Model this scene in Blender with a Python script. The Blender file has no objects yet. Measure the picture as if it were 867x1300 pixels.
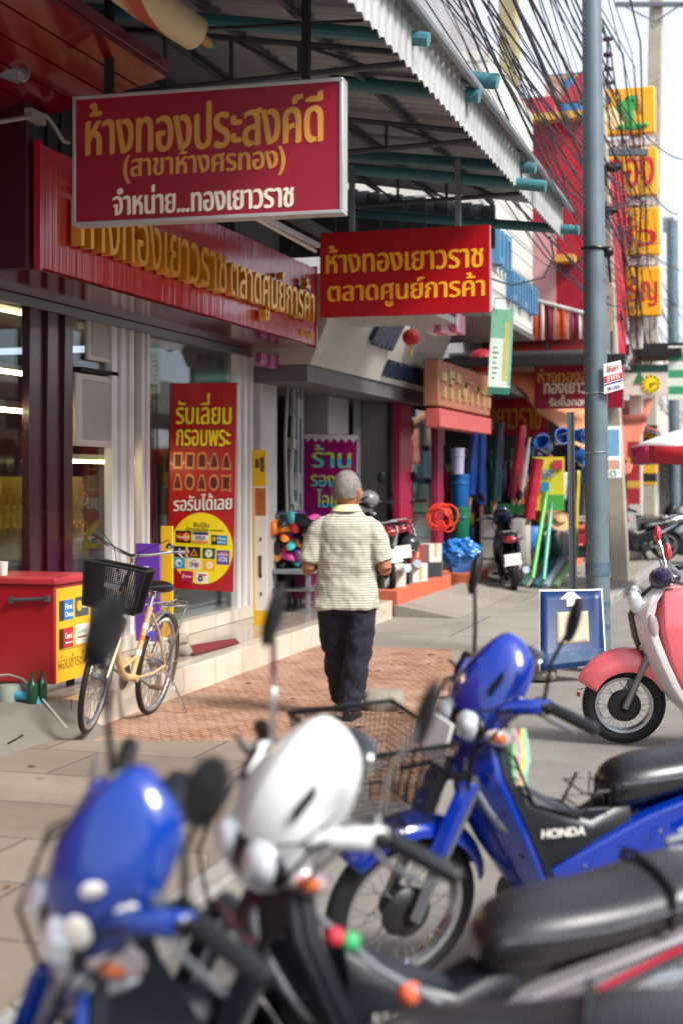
import bpy, bmesh, math, random
from mathutils import Vector, Matrix, Euler, noise
R = math.radians
rnd = random.Random(7)
scene = bpy.context.scene
COL = scene.collection
# ------------------------------------------------------------------ camera
AZ = R(16.93); CAMZ = 1.6; FPX = 1806.0; CX = 433.5; HY = 605.0
cam = bpy.data.cameras.new('camera'); camo = bpy.data.objects.new('camera', cam); COL.objects.link(camo)
camo.location = (0, 0, CAMZ); camo.rotation_euler = (R(90), 0, AZ)
cam.sensor_fit = 'HORIZONTAL'; cam.sensor_width = 24; cam.lens = 50; cam.shift_y = -45.0/867
cam.clip_start = 0.05; cam.clip_end = 3000
cam.dof.use_dof = True; cam.dof.focus_distance = 9.5; cam.dof.aperture_fstop = 1.7
scene.camera = camo
# ------------------------------------------------------------------ light
SUN_EL, SUN_ROT = R(44), R(112)       # rotation clockwise from +Y: the sun stands right and a little behind
w = bpy.data.worlds.new('World'); scene.world = w; w.use_nodes = True
wt = w.node_tree; bg = wt.nodes['Background']
sky = wt.nodes.new('ShaderNodeTexSky'); sky.sky_type = 'NISHITA'; sky.sun_disc = False
sky.sun_elevation = SUN_EL; sky.sun_rotation = SUN_ROT; sky.dust_density = 4.0; sky.air_density = 1.0; sky.ozone_density = 1.0
hs = wt.nodes.new('ShaderNodeHueSaturation'); hs.inputs['Saturation'].default_value = 0.5; hs.inputs['Value'].default_value = 1.0
wt.links.new(sky.outputs[0], hs.inputs['Color'])
# thin bright cloud: whiter and brighter towards the horizon
wtc = wt.nodes.new('ShaderNodeTexCoord'); wsp = wt.nodes.new('ShaderNodeSeparateXYZ'); wt.links.new(wtc.outputs['Generated'], wsp.inputs[0])
wmr = wt.nodes.new('ShaderNodeMapRange'); wmr.inputs[1].default_value = 0.02; wmr.inputs[2].default_value = 0.75; wmr.inputs[3].default_value = 1.0; wmr.inputs[4].default_value = 0.15; wt.links.new(wsp.outputs[2], wmr.inputs[0])
wnz = wt.nodes.new('ShaderNodeTexNoise'); wnz.inputs['Scale'].default_value = 2.2; wnz.inputs['Detail'].default_value = 6; wt.links.new(wtc.outputs['Generated'], wnz.inputs['Vector'])
wmm = wt.nodes.new('ShaderNodeMath'); wmm.operation = 'MULTIPLY'; wt.links.new(wmr.outputs[0], wmm.inputs[0]); wmn = wt.nodes.new('ShaderNodeMapRange'); wmn.inputs[3].default_value = 0.75; wmn.inputs[4].default_value = 1.15; wt.links.new(wnz.outputs['Fac'], wmn.inputs[0]); wt.links.new(wmn.outputs[0], wmm.inputs[1])
wmx = wt.nodes.new('ShaderNodeMix'); wmx.data_type = 'RGBA'; wmx.inputs[7].default_value = (5.3, 5.75, 6.5, 1); wt.links.new(wmm.outputs[0], wmx.inputs[0]); wt.links.new(hs.outputs[0], wmx.inputs[6])
wt.links.new(wmx.outputs[2], bg.inputs['Color']); bg.inputs['Strength'].default_value = 0.105
sl = bpy.data.lights.new('sun', 'SUN'); so = bpy.data.objects.new('sun', sl); COL.objects.link(so)
sl.energy = 2.8; sl.angle = R(15); sl.color = (1.0, 0.975, 0.94)
_sd = Vector((math.sin(SUN_ROT)*math.cos(SUN_EL), math.cos(SUN_ROT)*math.cos(SUN_EL), math.sin(SUN_EL)))
so.rotation_euler = _sd.to_track_quat('Z', 'Y').to_euler(); so.location = (12, -6, 20)
scene.view_settings.view_transform = 'Standard'; scene.view_settings.look = 'None'
scene.view_settings.exposure = 1.1; scene.view_settings.gamma = 1.0; scene.view_settings.use_curve_mapping = False
scene.cycles.max_bounces = 8; scene.cycles.diffuse_bounces = 3; scene.cycles.glossy_bounces = 3
scene.cycles.transparent_max_bounces = 16; scene.cycles.sample_clamp_indirect = 6
# ------------------------------------------------------------------ reading the photo: pixel -> place
SA, CA = math.sin(AZ), math.cos(AZ)
def ray(px, py):
    u = (px-CX)/FPX; v = (HY-py)/FPX
    return Vector((-SA+CA*u, CA+SA*u, v))
def atD(px, py, d): return Vector((0, 0, CAMZ)) + ray(px, py)*d
def onX(px, py, X): r = ray(px, py); return Vector((0, 0, CAMZ)) + r*(X/r.x)
def onY(px, py, Y): r = ray(px, py); return Vector((0, 0, CAMZ)) + r*(Y/r.y)
def onG(px, py, z=0.0): r = ray(px, py); return Vector((0, 0, CAMZ)) + r*((z-CAMZ)/r.z)
# ------------------------------------------------------------------ materials
def lin(c): return c/12.92 if c <= 0.04045 else ((c+0.055)/1.055)**2.4
def H(h): h = h.lstrip('#'); return tuple(lin(int(h[i:i+2], 16)/255) for i in (0, 2, 4))
MATS = {}
def mat(name, col, rough=0.5, metal=0.0, var=0.12, scale=6.0, bump=0.0, bscale=40.0, coat=0.0, dirt=0.0, dirtcol='#4a4238', emit=None, spec=0.5):
    if name in MATS: return MATS[name]
    m = bpy.data.materials.new(name); m.use_nodes = True; nt = m.node_tree; b = nt.nodes['Principled BSDF']
    if isinstance(col, str): col = H(col)
    N, L = nt.nodes.new, nt.links.new
    tc = N('ShaderNodeTexCoord')
    nz = N('ShaderNodeTexNoise'); nz.inputs['Scale'].default_value = scale; nz.inputs['Detail'].default_value = 5; L(tc.outputs['Object'], nz.inputs['Vector'])
    mx = N('ShaderNodeMix'); mx.data_type = 'RGBA'
    mx.inputs[6].default_value = (*[max(0, c*(1-var)) for c in col], 1); mx.inputs[7].default_value = (*[min(1, c*(1+var)) for c in col], 1)
    L(nz.outputs['Fac'], mx.inputs[0]); out = mx.outputs[2]
    if dirt > 0:
        n2 = N('ShaderNodeTexNoise'); n2.inputs['Scale'].default_value = scale*0.45; n2.inputs['Detail'].default_value = 8; n2.inputs['Roughness'].default_value = 0.7
        L(tc.outputs['Object'], n2.inputs['Vector'])
        rp = N('ShaderNodeMapRange'); rp.inputs[1].default_value = 0.48; rp.inputs[2].default_value = 0.72; rp.inputs[4].default_value = dirt
        L(n2.outputs['Fac'], rp.inputs[0])
        m2 = N('ShaderNodeMix'); m2.data_type = 'RGBA'; m2.inputs[7].default_value = (*H(dirtcol), 1)
        L(rp.outputs[0], m2.inputs[0]); L(out, m2.inputs[6]); out = m2.outputs[2]
    L(out, b.inputs['Base Color'])
    b.inputs['Metallic'].default_value = metal; b.inputs['Coat Weight'].default_value = coat; b.inputs['Coat Roughness'].default_value = 0.08
    b.inputs['Specular IOR Level'].default_value = spec
    rr = N('ShaderNodeMapRange'); rr.inputs[3].default_value = max(0.02, rough*0.8); rr.inputs[4].default_value = min(1, rough*1.2)
    L(nz.outputs['Fac'], rr.inputs[0]); L(rr.outputs[0], b.inputs['Roughness'])
    if bump > 0:
        n3 = N('ShaderNodeTexNoise'); n3.inputs['Scale'].default_value = bscale; n3.inputs['Detail'].default_value = 4; L(tc.outputs['Object'], n3.inputs['Vector'])
        bp = N('ShaderNodeBump'); bp.inputs['Strength'].default_value = bump; bp.inputs['Distance'].default_value = 0.01
        L(n3.outputs['Fac'], bp.inputs['Height']); L(bp.outputs[0], b.inputs['Normal'])
    if emit:
        b.inputs['Emission Color'].default_value = (*H(emit[0]), 1); b.inputs['Emission Strength'].default_value = emit[1]
    MATS[name] = m; return m
def nodes_of(m): return m.node_tree, m.node_tree.nodes['Principled BSDF'], m.node_tree.nodes.new, m.node_tree.links.new
def glass(name, tint='#dfe8ea', opac=0.06, rough=0.02):
    if name in MATS: return MATS[name]
    m = bpy.data.materials.new(name); m.use_nodes = True; nt = m.node_tree; N, L = nt.nodes.new, nt.links.new
    out = nt.nodes['Material Output']; nt.nodes.remove(nt.nodes['Principled BSDF'])
    tr = N('ShaderNodeBsdfTransparent'); tr.inputs[0].default_value = (*H(tint), 1)
    gl = N('ShaderNodeBsdfGlossy'); gl.inputs['Roughness'].default_value = rough; gl.inputs['Color'].default_value = (0.9, 0.95, 1, 1)
    lw = N('ShaderNodeLayerWeight'); lw.inputs[0].default_value = 0.5
    pw = N('ShaderNodeMath'); pw.operation = 'POWER'; pw.inputs[1].default_value = 4.0; L(lw.outputs['Facing'], pw.inputs[0])
    ad = N('ShaderNodeMath'); ad.operation = 'MULTIPLY_ADD'; ad.inputs[1].default_value = 0.75; ad.inputs[2].default_value = 0.03+opac; L(pw.outputs[0], ad.inputs[0])
    ms = N('ShaderNodeMixShader'); L(ad.outputs[0], ms.inputs[0]); L(tr.outputs[0], ms.inputs[1]); L(gl.outputs[0], ms.inputs[2]); L(ms.outputs[0], out.inputs[0])
    MATS[name] = m; return m
def banded(name, c1, c2, axis=2, period=0.1, duty=0.5, rough=0.5, distort=0.0, bump=0.0, coat=0.0, soft=0.06):
    """two colours in bands along one object axis"""
    m = mat(name, c1, rough, var=0.06, coat=coat); nt, b, N, L = nodes_of(m)
    if m.get('banded'): return m
    m['banded'] = 1
    tc = N('ShaderNodeTexCoord'); sp = N('ShaderNodeSeparateXYZ')
    if distort > 0:
        nz = N('ShaderNodeTexNoise'); nz.inputs['Scale'].default_value = 5; L(tc.outputs['Object'], nz.inputs['Vector'])
        vm = N('ShaderNodeVectorMath'); vm.operation = 'MULTIPLY_ADD'; vm.inputs[1].default_value = (distort,)*3
        L(nz.outputs['Color'], vm.inputs[0]); L(tc.outputs['Object'], vm.inputs[2]); L(vm.outputs[0], sp.inputs[0])
    else: L(tc.outputs['Object'], sp.inputs[0])
    d = N('ShaderNodeMath'); d.operation = 'DIVIDE'; d.inputs[1].default_value = period; L(sp.outputs[axis], d.inputs[0])
    f = N('ShaderNodeMath'); f.operation = 'FRACT'; L(d.outputs[0], f.inputs[0])
    r = N('ShaderNodeMapRange'); r.inputs[1].default_value = duty-soft; r.inputs[2].default_value = duty+soft; L(f.outputs[0], r.inputs[0])
    mx = N('ShaderNodeMix'); mx.data_type = 'RGBA'
    old = b.inputs['Base Color'].links[0].from_socket; L(old, mx.inputs[6]); mx.inputs[7].default_value = (*H(c2), 1)
    L(r.outputs[0], mx.inputs[0]); L(mx.outputs[2], b.inputs['Base Color'])
    if bump:
        bp = N('ShaderNodeBump'); bp.inputs['Strength'].default_value = bump; bp.inputs['Distance'].default_value = 0.02
        L(r.outputs[0], bp.inputs['Height']); L(bp.outputs[0], b.inputs['Normal'])
    return m
# ------------------------------------------------------------------ mesh building
class MB:
    def __init__(s, M=None): s.v = []; s.f = []; s.m = []; s.mi = 0; s.M = M
    def add(s, vs, fs):
        o = len(s.v)
        if s.M is not None: s.v += [s.M @ Vector(v) for v in vs]
        else: s.v += [Vector(v) for v in vs]
        s.f += [[i+o for i in f] for f in fs]; s.m += [s.mi]*len(fs); return s
    def mat(s, i): s.mi = i; return s
    def box(s, c, d, rot=None):
        c = Vector(c); x, y, z = d[0]/2, d[1]/2, d[2]/2
        q = rot.to_matrix() if isinstance(rot, Euler) else (rot or Matrix.Identity(3))
        vs = [c + q @ Vector((a, b, e)) for a in (-x, x) for b in (-y, y) for e in (-z, z)]
        return s.add(vs, [(0, 1, 3, 2), (4, 6, 7, 5), (0, 4, 5, 1), (2, 3, 7, 6), (0, 2, 6, 4), (1, 5, 7, 3)])
    def bb(s, a, b):
        a, b = Vector(a), Vector(b); return s.box((a+b)/2, [abs(b[i]-a[i]) for i in range(3)])
    def tube(s, pts, r, n=8, closed=False, cap=True):
        pts = [Vector(p) for p in pts]; k = len(pts); rr = r if isinstance(r, (list, tuple)) else [r]*k
        vs = []; fs = []; up = None
        for i, p in enumerate(pts):
            if closed: t = (pts[(i+1) % k]-pts[i-1])
            else: t = pts[min(i+1, k-1)]-pts[max(i-1, 0)]
            t = t.normalized() if t.length > 1e-9 else Vector((0, 0, 1))
            if up is None: up = t.orthogonal().normalized()
            else:
                up = up - t*up.dot(t)
                up = up.normalized() if up.length > 1e-6 else t.orthogonal().normalized()
            sd = t.cross(up)
            vs += [p + (up*math.cos(2*math.pi*j/n)+sd*math.sin(2*math.pi*j/n))*rr[i] for j in range(n)]
        for i in range(k if closed else k-1):
            a = i*n; b = ((i+1) % k)*n
            fs += [(a+j, a+(j+1) % n, b+(j+1) % n, b+j) for j in range(n)]
        if cap and not closed: fs += [tuple(range(n))[::-1], tuple(range((k-1)*n, k*n))]
        return s.add(vs, fs)
    def cyl(s, a, b, r0, r1=None, n=12): return s.tube([a, b], [r0, r0 if r1 is None else r1], n)
    def lathe(s, prof, c=(0, 0, 0), axis=(0, 0, 1), n=20, cap=True):
        """prof: (radius, height along axis)"""
        ax = Vector(axis).normalized(); u = ax.orthogonal().normalized(); w_ = ax.cross(u); c = Vector(c); vs = []; fs = []
        for r, h in prof: vs += [c+ax*h+(u*math.cos(2*math.pi*j/n)+w_*math.sin(2*math.pi*j/n))*r for j in range(n)]
        for i in range(len(prof)-1):
            a = i*n; b = a+n; fs += [(a+j, a+(j+1) % n, b+(j+1) % n, b+j) for j in range(n)]
        if cap: fs += [tuple(range(n))[::-1], tuple(range((len(prof)-1)*n, len(prof)*n))]
        return s.add(vs, fs)
    def loft(s, rings, cap=True, closed=True):
        n = len(rings[0]); vs = [p for r in rings for p in r]; fs = []
        for i in range(len(rings)-1):
            a = i*n; b = a+n
            fs += [(a+j, a+(j+1) % n, b+(j+1) % n, b+j) for j in range(n if closed else n-1)]
        if cap and closed: fs += [tuple(range(n))[::-1], tuple(range((len(rings)-1)*n, len(rings)*n))]
        return s.add(vs, fs)
    def prism(s, poly, o, ux, uy, dz):
        """outline poly (2D) in the plane o,ux,uy, given thickness dz along ux x uy"""
        o, ux, uy = Vector(o), Vector(ux), Vector(uy); nrm = ux.cross(uy).normalized(); n = len(poly)
        a = [o+ux*p[0]+uy*p[1] for p in poly]; b = [p+nrm*dz for p in a]
        return s.add(a+b, [tuple(range(n))[::-1], tuple(range(n, 2*n))]+[(j, (j+1) % n, n+(j+1) % n, n+j) for j in range(n)])
    def ell(s, c, r, n=14, m=9, rot=None):
        c = Vector(c); r = (r, r, r) if not hasattr(r, '__len__') else r; q = rot.to_matrix() if rot else Matrix.Identity(3); rings = []
        for i in range(1, m):
            t = math.pi*i/m
            rings.append([c+q @ Vector((r[0]*math.sin(t)*math.cos(2*math.pi*j/n), r[1]*math.sin(t)*math.sin(2*math.pi*j/n), -r[2]*math.cos(t))) for j in range(n)])
        return s.loft(rings)
    def ring(s, c, R0, r, axis=(0, 0, 1), n=32, k=8, flat=1.0):
        ax = Vector(axis).normalized(); u = ax.orthogonal().normalized(); w_ = ax.cross(u); c = Vector(c); rings = []
        for i in range(n+1):
            t = 2*math.pi*i/n; d = u*math.cos(t)+w_*math.sin(t)
            rings.append([c+d*(R0+r*math.cos(2*math.pi*j/k))+ax*(r*flat*math.sin(2*math.pi*j/k)) for j in range(k)])
        return s.loft(rings, cap=False)
    def quad(s, a, b, c, d): return s.add([a, b, c, d], [(0, 1, 2, 3)])
    def sheet(s, fn, nu, nv):
        vs = [fn(i/nu, j/nv) for j in range(nv+1) for i in range(nu+1)]
        return s.add(vs, [(j*(nu+1)+i, j*(nu+1)+i+1, (j+1)*(nu+1)+i+1, (j+1)*(nu+1)+i) for j in range(nv) for i in range(nu)])
    def text(s, body, o, ux, uy, w=None, h=None, ext=0.004, bold=0.0, shear=0.0, lift=0.002, slant=0.0):
        """writing centred on o, read along ux, up uy, fitted to w x h"""
        vs, fs, (x0, x1, y0, y1) = glyphs(body, 0.0, shear)
        if bold:                                   # a heavier stroke: the outline laid down three times, each a hair prouder
            n0 = len(vs); v0 = vs; f0 = fs
            vs = [(p[0]+d*bold, p[1]+e*bold, p[2]+(0.02*k if p[2] > 0 else 0)) for k, (d, e) in enumerate(((0, 0), (1, 0.25), (-1, -0.25))) for p in v0]
            fs = [tuple(i+n0*k for i in q) for k in range(3) for q in f0]
            x0 -= bold; x1 += bold
        sx = w/(x1-x0) if w else None; sy = h/(y1-y0) if h else None
        sx = sx or sy; sy = sy or sx
        o, ux, uy = Vector(o), Vector(ux).normalized(), Vector(uy).normalized(); nr = ux.cross(uy)
        out = []
        for v in vs:
            x = (v[0]-(x0+x1)/2)*sx; y = (v[1]-(y0+y1)/2)*sy
            out.append(o+ux*x+uy*(y+slant*x)+nr*(lift+v[2]*ext))
        return s.add(out, fs)
    def build(s, name, mats, parent=None, smooth=35, bevel=0.0, sub=0, solid=0.0, remesh=0.0, world=False, seg=2, relax=0):
        me = bpy.data.meshes.new(name)
        base = Vector((0, 0, 0))
        if parent is None and world:
            xs = [v.x for v in s.v]; ys = [v.y for v in s.v]; zs = [v.z for v in s.v]
            base = Vector(((min(xs)+max(xs))/2, (min(ys)+max(ys))/2, min(zs)))
        elif parent is not None and parent.get('_world'):
            base = Vector(parent['_world'])
        me.from_pydata([v-base for v in s.v], [], s.f)
        ml = mats if isinstance(mats, (list, tuple)) else [mats]
        for m in ml: me.materials.append(m)
        me.polygons.foreach_set('material_index', s.m)
        me.validate()
        bm = bmesh.new(); bm.from_mesh(me); bmesh.ops.recalc_face_normals(bm, faces=bm.faces[:]) if not getattr(s, 'keepn', False) else None; bm.to_mesh(me); bm.free()
        if smooth:
            me.polygons.foreach_set('use_smooth', [True]*len(me.polygons)); me.set_sharp_from_angle(angle=R(smooth))
        o = bpy.data.objects.new(name, me); COL.objects.link(o)
        if parent is None: o.location = base
        else:
            o.parent = parent
            if parent.get('_world'): o['_world'] = parent['_world']
        if remesh:
            md = o.modifiers.new('remesh', 'REMESH'); md.mode = 'VOXEL'; md.voxel_size = remesh; md.use_smooth_shade = True
        if relax:
            md = o.modifiers.new('relax', 'SMOOTH'); md.iterations = relax; md.factor = 0.5
        if solid:
            md = o.modifiers.new('solid', 'SOLIDIFY'); md.thickness = solid; md.offset = 0
        if bevel:
            md = o.modifiers.new('bevel', 'BEVEL'); md.width = bevel; md.segments = seg; md.limit_method = 'ANGLE'; md.angle_limit = R(40); md.harden_normals = False
        if sub:
            md = o.modifiers.new('sub', 'SUBSURF'); md.levels = sub; md.render_levels = sub
        return o
# glyph outlines with Thai tone marks lifted clear of upper vowels
_G = {}
_fc = bpy.data.curves.new('scratch', 'FONT'); _fc.resolution_u = 4; _fo = bpy.data.objects.new('scratch', _fc); COL.objects.link(_fo)
def _wind(p, loops):
    n = 0
    for lp in loops:
        for k in range(len(lp)):
            a, b = lp[k-1], lp[k]
            if (a[1] <= p[1]) != (b[1] <= p[1]):
                x = a[0]+(p[1]-a[1])*(b[0]-a[0])/(b[1]-a[1])
                if x > p[0]: n += 1 if b[1] > a[1] else -1
    return n
def _glyph(ch):
    """one character as a solid: its outlines triangulated by winding number, which copes with overlapping strokes"""
    _fc.body = ch; dg = bpy.context.evaluated_depsgraph_get(); dg.update(); cu = _fo.evaluated_get(dg).to_curve(dg); loops = []
    for sp in cu.splines:
        bp = sp.bezier_points; lp = []
        for k in range(len(bp)):
            a, b = bp[k], bp[(k+1) % len(bp)]
            flat = (a.handle_right-a.co).length < 1e-5 and (b.handle_left-b.co).length < 1e-5
            m_ = 1 if flat else 4
            for t in range(m_):
                t /= m_; u = 1-t; q_ = a.co*u**3+a.handle_right*3*u*u*t+b.handle_left*3*u*t*t+b.co*t**3
                if not lp or (Vector((q_.x, q_.y))-lp[-1]).length > 1e-4: lp.append(Vector((q_.x, q_.y)))
        if len(lp) > 2: loops.append(lp)
    _fo.evaluated_get(dg).to_curve_clear()
    if not loops: return [], []
    pts = []; ed = []
    for lp in loops: o = len(pts); pts += lp; ed += [(o+k, o+(k+1) % len(lp)) for k in range(len(lp))]
    from mathutils.geometry import delaunay_2d_cdt
    cv, ce, cf, _a, _b, _c = delaunay_2d_cdt(pts, ed, [], 0, 1e-5)
    tri = []
    for f in cf:
        c = (cv[f[0]]+cv[f[1]]+cv[f[2]])/3
        if _wind(c, loops) != 0: tri.append(tuple(f))
    n = len(cv); vs = [(v.x, v.y, .5) for v in cv]+[(v.x, v.y, -.5) for v in cv]; fs = list(tri)
    cnt = set()
    for f in tri:
        for k in range(3): cnt.add((f[k], f[(k+1) % 3]))
    fs += [(b, a, a+n, b+n) for a, b in cnt if (b, a) not in cnt]
    return vs, fs
def _raw(body, bold, shear):
    k = (body, bold, shear)
    if k not in _G:
        vs = []; fs = []; pre = ''
        for ch in body:
            if ('g', ch) not in _G: _G[('g', ch)] = _glyph(ch)
            v, f = _G[('g', ch)]; dx = _adv(pre) if pre else 0.0; o = len(vs)
            vs += [(p[0]+dx+shear*p[1], p[1], p[2]) for p in v]; fs += [tuple(i+o for i in q) for q in f]; pre += ch
        _G[k] = (vs, fs)
    return _G[k]
def _maxx(body):
    _fc.body = body; dg = bpy.context.evaluated_depsgraph_get(); dg.update(); cu = _fo.evaluated_get(dg).to_curve(dg)
    m_ = max((max(b.co.x for b in sp.bezier_points) for sp in cu.splines), default=0.0); _fo.evaluated_get(dg).to_curve_clear(); return m_
def _adv(body):
    if ('a', body) not in _G: _G[('a', body)] = _maxx(body+'|')-_maxx('|')
    return _G[('a', body)]
UP = '\u0e34\u0e35\u0e36\u0e37\u0e31\u0e4d'; TONE = '\u0e48\u0e49\u0e4a\u0e4b\u0e4c'
def glyphs(body, bold, shear):
    base = ''; extra = []
    for ch in body:
        if ch in TONE:
            hi = 0.17 if (base and base[-1] in UP) else 0.0
            extra.append((ch, base, hi))
        else: base += ch
    vs, fs = _raw(base, bold, shear); vs = list(vs); fs = list(fs)
    for ch, pre, hi in extra:
        a, f = _raw(ch, bold, shear); dx = _adv(pre) if pre else 0; o = len(vs)
        vs += [(p[0]+dx+hi*shear, p[1]+hi, p[2]) for p in a]; fs += [tuple(i+o for i in q) for q in f]
    xs = [v[0] for v in vs]; ys = [v[1] for v in vs]
    return vs, fs, (min(xs), max(xs), min(ys), max(ys))
# ------------------------------------------------------------------ things
def tag(o, label=None, cat=None, group=None, kind=None):
    if label: o['label'] = label
    if cat: o['category'] = cat
    if group: o['group'] = group
    if kind: o['kind'] = kind
    return o
def thing(name, label, cat, loc=(0, 0, 0), rz=0.0, group=None, world=False):
    """an Empty at the base; world=True: its parts are written in world coordinates"""
    o = bpy.data.objects.new(name, None); o.empty_display_size = 0.1; COL.objects.link(o); o.location = loc; o.rotation_euler = (0, 0, rz)
    if world: o['_world'] = tuple(loc)
    return tag(o, label, cat, group)
def copy_tree(o, parent=None):
    c = o.copy(); COL.objects.link(c)
    if parent is not None: c.parent = parent
    for ch in list(o.children): copy_tree(ch, c)
    return c
XV, YV, ZV = Vector((1, 0, 0)), Vector((0, 1, 0)), Vector((0, 0, 1))
# ================================================================== setting
def yX(px, X): return onX(px, 600, X).y
def xY(px, Y): return onY(px, 600, Y).x
STEPX, GLX, FX, KX = -4.15, -5.08, -4.3, -2.05
red_gloss = mat('red_panel', '#b30a2a', 0.24, var=0.08, coat=0.6, dirt=0.08, scale=3)
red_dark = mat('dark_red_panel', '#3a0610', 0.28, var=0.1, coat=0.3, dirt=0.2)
maroon = mat('maroon_paint', '#6d0f22', 0.35, var=0.1)
white_p = mat('white_powder', '#c9c6c4', 0.4, var=0.05, dirt=0.15, scale=3)
grey_conc = mat('concrete', '#8d8a84', 0.85, var=0.18, bump=0.4, dirt=0.4)
steel = mat('galvanised', '#8a9397', 0.45, 0.6, var=0.15, dirt=0.25)
chrome = mat('chrome', '#d8dadc', 0.12, 1.0, var=0.03)
black_pl = mat('black_plastic', '#0a0b0f', 0.4, var=0.15)
rubber = mat('rubber', '#0d0d10', 0.7, var=0.2, bump=0.2, bscale=90)
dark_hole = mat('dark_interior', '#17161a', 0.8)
white_flat = mat('white_vinyl', '#e6e2da', 0.45, var=0.04)
black_ink = mat('black_ink', '#14120f', 0.5)
def brickmat(name, c1, c2, mortar, bw, bh, msz, rot=0.0, rough=0.6, bump=0.25, off=0.5, dirt=0.35, dirtcol='#6b6258', dscale=0.9):
    m = mat(name, c1, rough, var=0.1, scale=2); nt, b, N, L = nodes_of(m)
    tc = N('ShaderNodeTexCoord'); mp = N('ShaderNodeMapping'); mp.inputs['Rotation'].default_value = (0, 0, rot); L(tc.outputs['Object'], mp.inputs[0])
    nv = N('ShaderNodeTexNoise'); nv.inputs['Scale'].default_value = 9; L(tc.outputs['Object'], nv.inputs[0])
    vm = N('ShaderNodeVectorMath'); vm.operation = 'MULTIPLY_ADD'; vm.inputs[1].default_value = (0.012,)*3; L(nv.outputs['Color'], vm.inputs[0]); L(mp.outputs[0], vm.inputs[2])
    br = N('ShaderNodeTexBrick'); br.inputs['Scale'].default_value = 1; br.offset = off; br.inputs['Brick Width'].default_value = bw; br.inputs['Row Height'].default_value = bh
    br.inputs['Mortar Size'].default_value = msz; br.inputs['Mortar Smooth'].default_value = 0.3; br.inputs['Bias'].default_value = 0
    br.inputs['Color1'].default_value = (*H(c1), 1); br.inputs['Color2'].default_value = (*H(c2), 1); br.inputs['Mortar'].default_value = (*H(mortar), 1); L(vm.outputs[0], br.inputs[0])
    n2 = N('ShaderNodeTexNoise'); n2.inputs['Scale'].default_value = dscale; n2.inputs['Detail'].default_value = 9; n2.inputs['Roughness'].default_value = 0.65; L(tc.outputs['Object'], n2.inputs[0])
    rp = N('ShaderNodeMapRange'); rp.inputs[1].default_value = 0.42; rp.inputs[2].default_value = 0.75; rp.inputs[4].default_value = dirt; L(n2.outputs['Fac'], rp.inputs[0])
    m2 = N('ShaderNodeMix'); m2.data_type = 'RGBA'; m2.inputs[7].default_value = (*H(dirtcol), 1); L(rp.outputs[0], m2.inputs[0]); L(br.outputs['Color'], m2.inputs[6])
    n3 = N('ShaderNodeTexNoise'); n3.inputs['Scale'].default_value = 60; n3.inputs['Detail'].default_value = 5; L(tc.outputs['Object'], n3.inputs[0])
    m3 = N('ShaderNodeMix'); m3.data_type = 'RGBA'; m3.blend_type = 'OVERLAY'; m3.inputs[0].default_value = 0.35; L(m2.outputs[2], m3.inputs[6]); L(n3.outputs['Color'], m3.inputs[7])
    hs_ = N('ShaderNodeHueSaturation'); hs_.inputs['Saturation'].default_value = 0.95; L(m3.outputs[2], hs_.inputs['Color'])
    vo = N('ShaderNodeTexVoronoi'); vo.inputs['Scale'].default_value = 1.7; L(tc.outputs['Object'], vo.inputs[0])      # trodden gum and oil spots
    vr = N('ShaderNodeMapRange'); vr.inputs[1].default_value = 0.035; vr.inputs[2].default_value = 0.06; vr.inputs[3].default_value = 0.55; vr.inputs[4].default_value = 0.0; L(vo.outputs['Distance'], vr.inputs[0])
    m4 = N('ShaderNodeMix'); m4.data_type = 'RGBA'; m4.inputs[7].default_value = (0.05, 0.045, 0.04, 1); L(vr.outputs[0], m4.inputs[0]); L(hs_.outputs[0], m4.inputs[6])
    n5 = N('ShaderNodeTexNoise'); n5.inputs['Scale'].default_value = 0.55; n5.inputs['Detail'].default_value = 10; n5.inputs['Roughness'].default_value = 0.75; n5.inputs['Distortion'].default_value = 0.6; L(tc.outputs['Object'], n5.inputs[0])
    r5 = N('ShaderNodeMapRange'); r5.inputs[1].default_value = 0.52; r5.inputs[2].default_value = 0.66; r5.inputs[4].default_value = 0.38; L(n5.outputs['Fac'], r5.inputs[0])
    m5 = N('ShaderNodeMix'); m5.data_type = 'RGBA'; m5.blend_type = 'MULTIPLY'; m5.inputs[7].default_value = (0.42, 0.38, 0.34, 1); L(r5.outputs[0], m5.inputs[0]); L(m4.outputs[2], m5.inputs[6])
    L(m5.outputs[2], b.inputs['Base Color'])
    bp = N('ShaderNodeBump'); bp.inputs['Strength'].default_value = bump; bp.inputs['Distance'].default_value = 0.01; L(br.outputs['Fac'], bp.inputs['Height']); bp.invert = True; L(bp.outputs[0], b.inputs['Normal'])
    return m
asphalt = mat('road_concrete', '#7a7670', 0.85, var=0.25, scale=3, bump=0.5, bscale=120, dirt=0.35, dirtcol='#5f5a52')
slab = brickmat('paving_slab', '#8b7e71', '#776a5d', '#4a423a', 0.9, 0.6, 0.008, dirt=0.6, dirtcol='#5f574e', off=0.37, rough=0.75)
tile = brickmat('orange_tile', '#bb8f70', '#9a694c', '#66422f', 0.12, 0.036, 0.008, rot=R(33), rough=0.6, bump=0.7, dirt=0.6, dirtcol='#bda48e', dscale=2.2)
conc_walk = brickmat('concrete_walk', '#8b857c', '#7f786e', '#58524a', 3.1, 2.0, 0.012, dirt=0.45, dirtcol='#766a59', rough=0.85)
cream_tile = brickmat('cream_step_tile', '#c8bcab', '#bfb19e', '#82776a', 0.6, 0.6, 0.006, rough=0.3, dirt=0.25, dirtcol='#a08b6d')
cream_tile.node_tree.nodes['Principled BSDF'].inputs['Coat Weight'].default_value = 0.4
platform_tile = brickmat('polished_floor_tile', '#a49688', '#998a7d', '#6d6158', 0.4, 0.4, 0.006, rough=0.14, dirt=0.2, bump=0.1)
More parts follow.
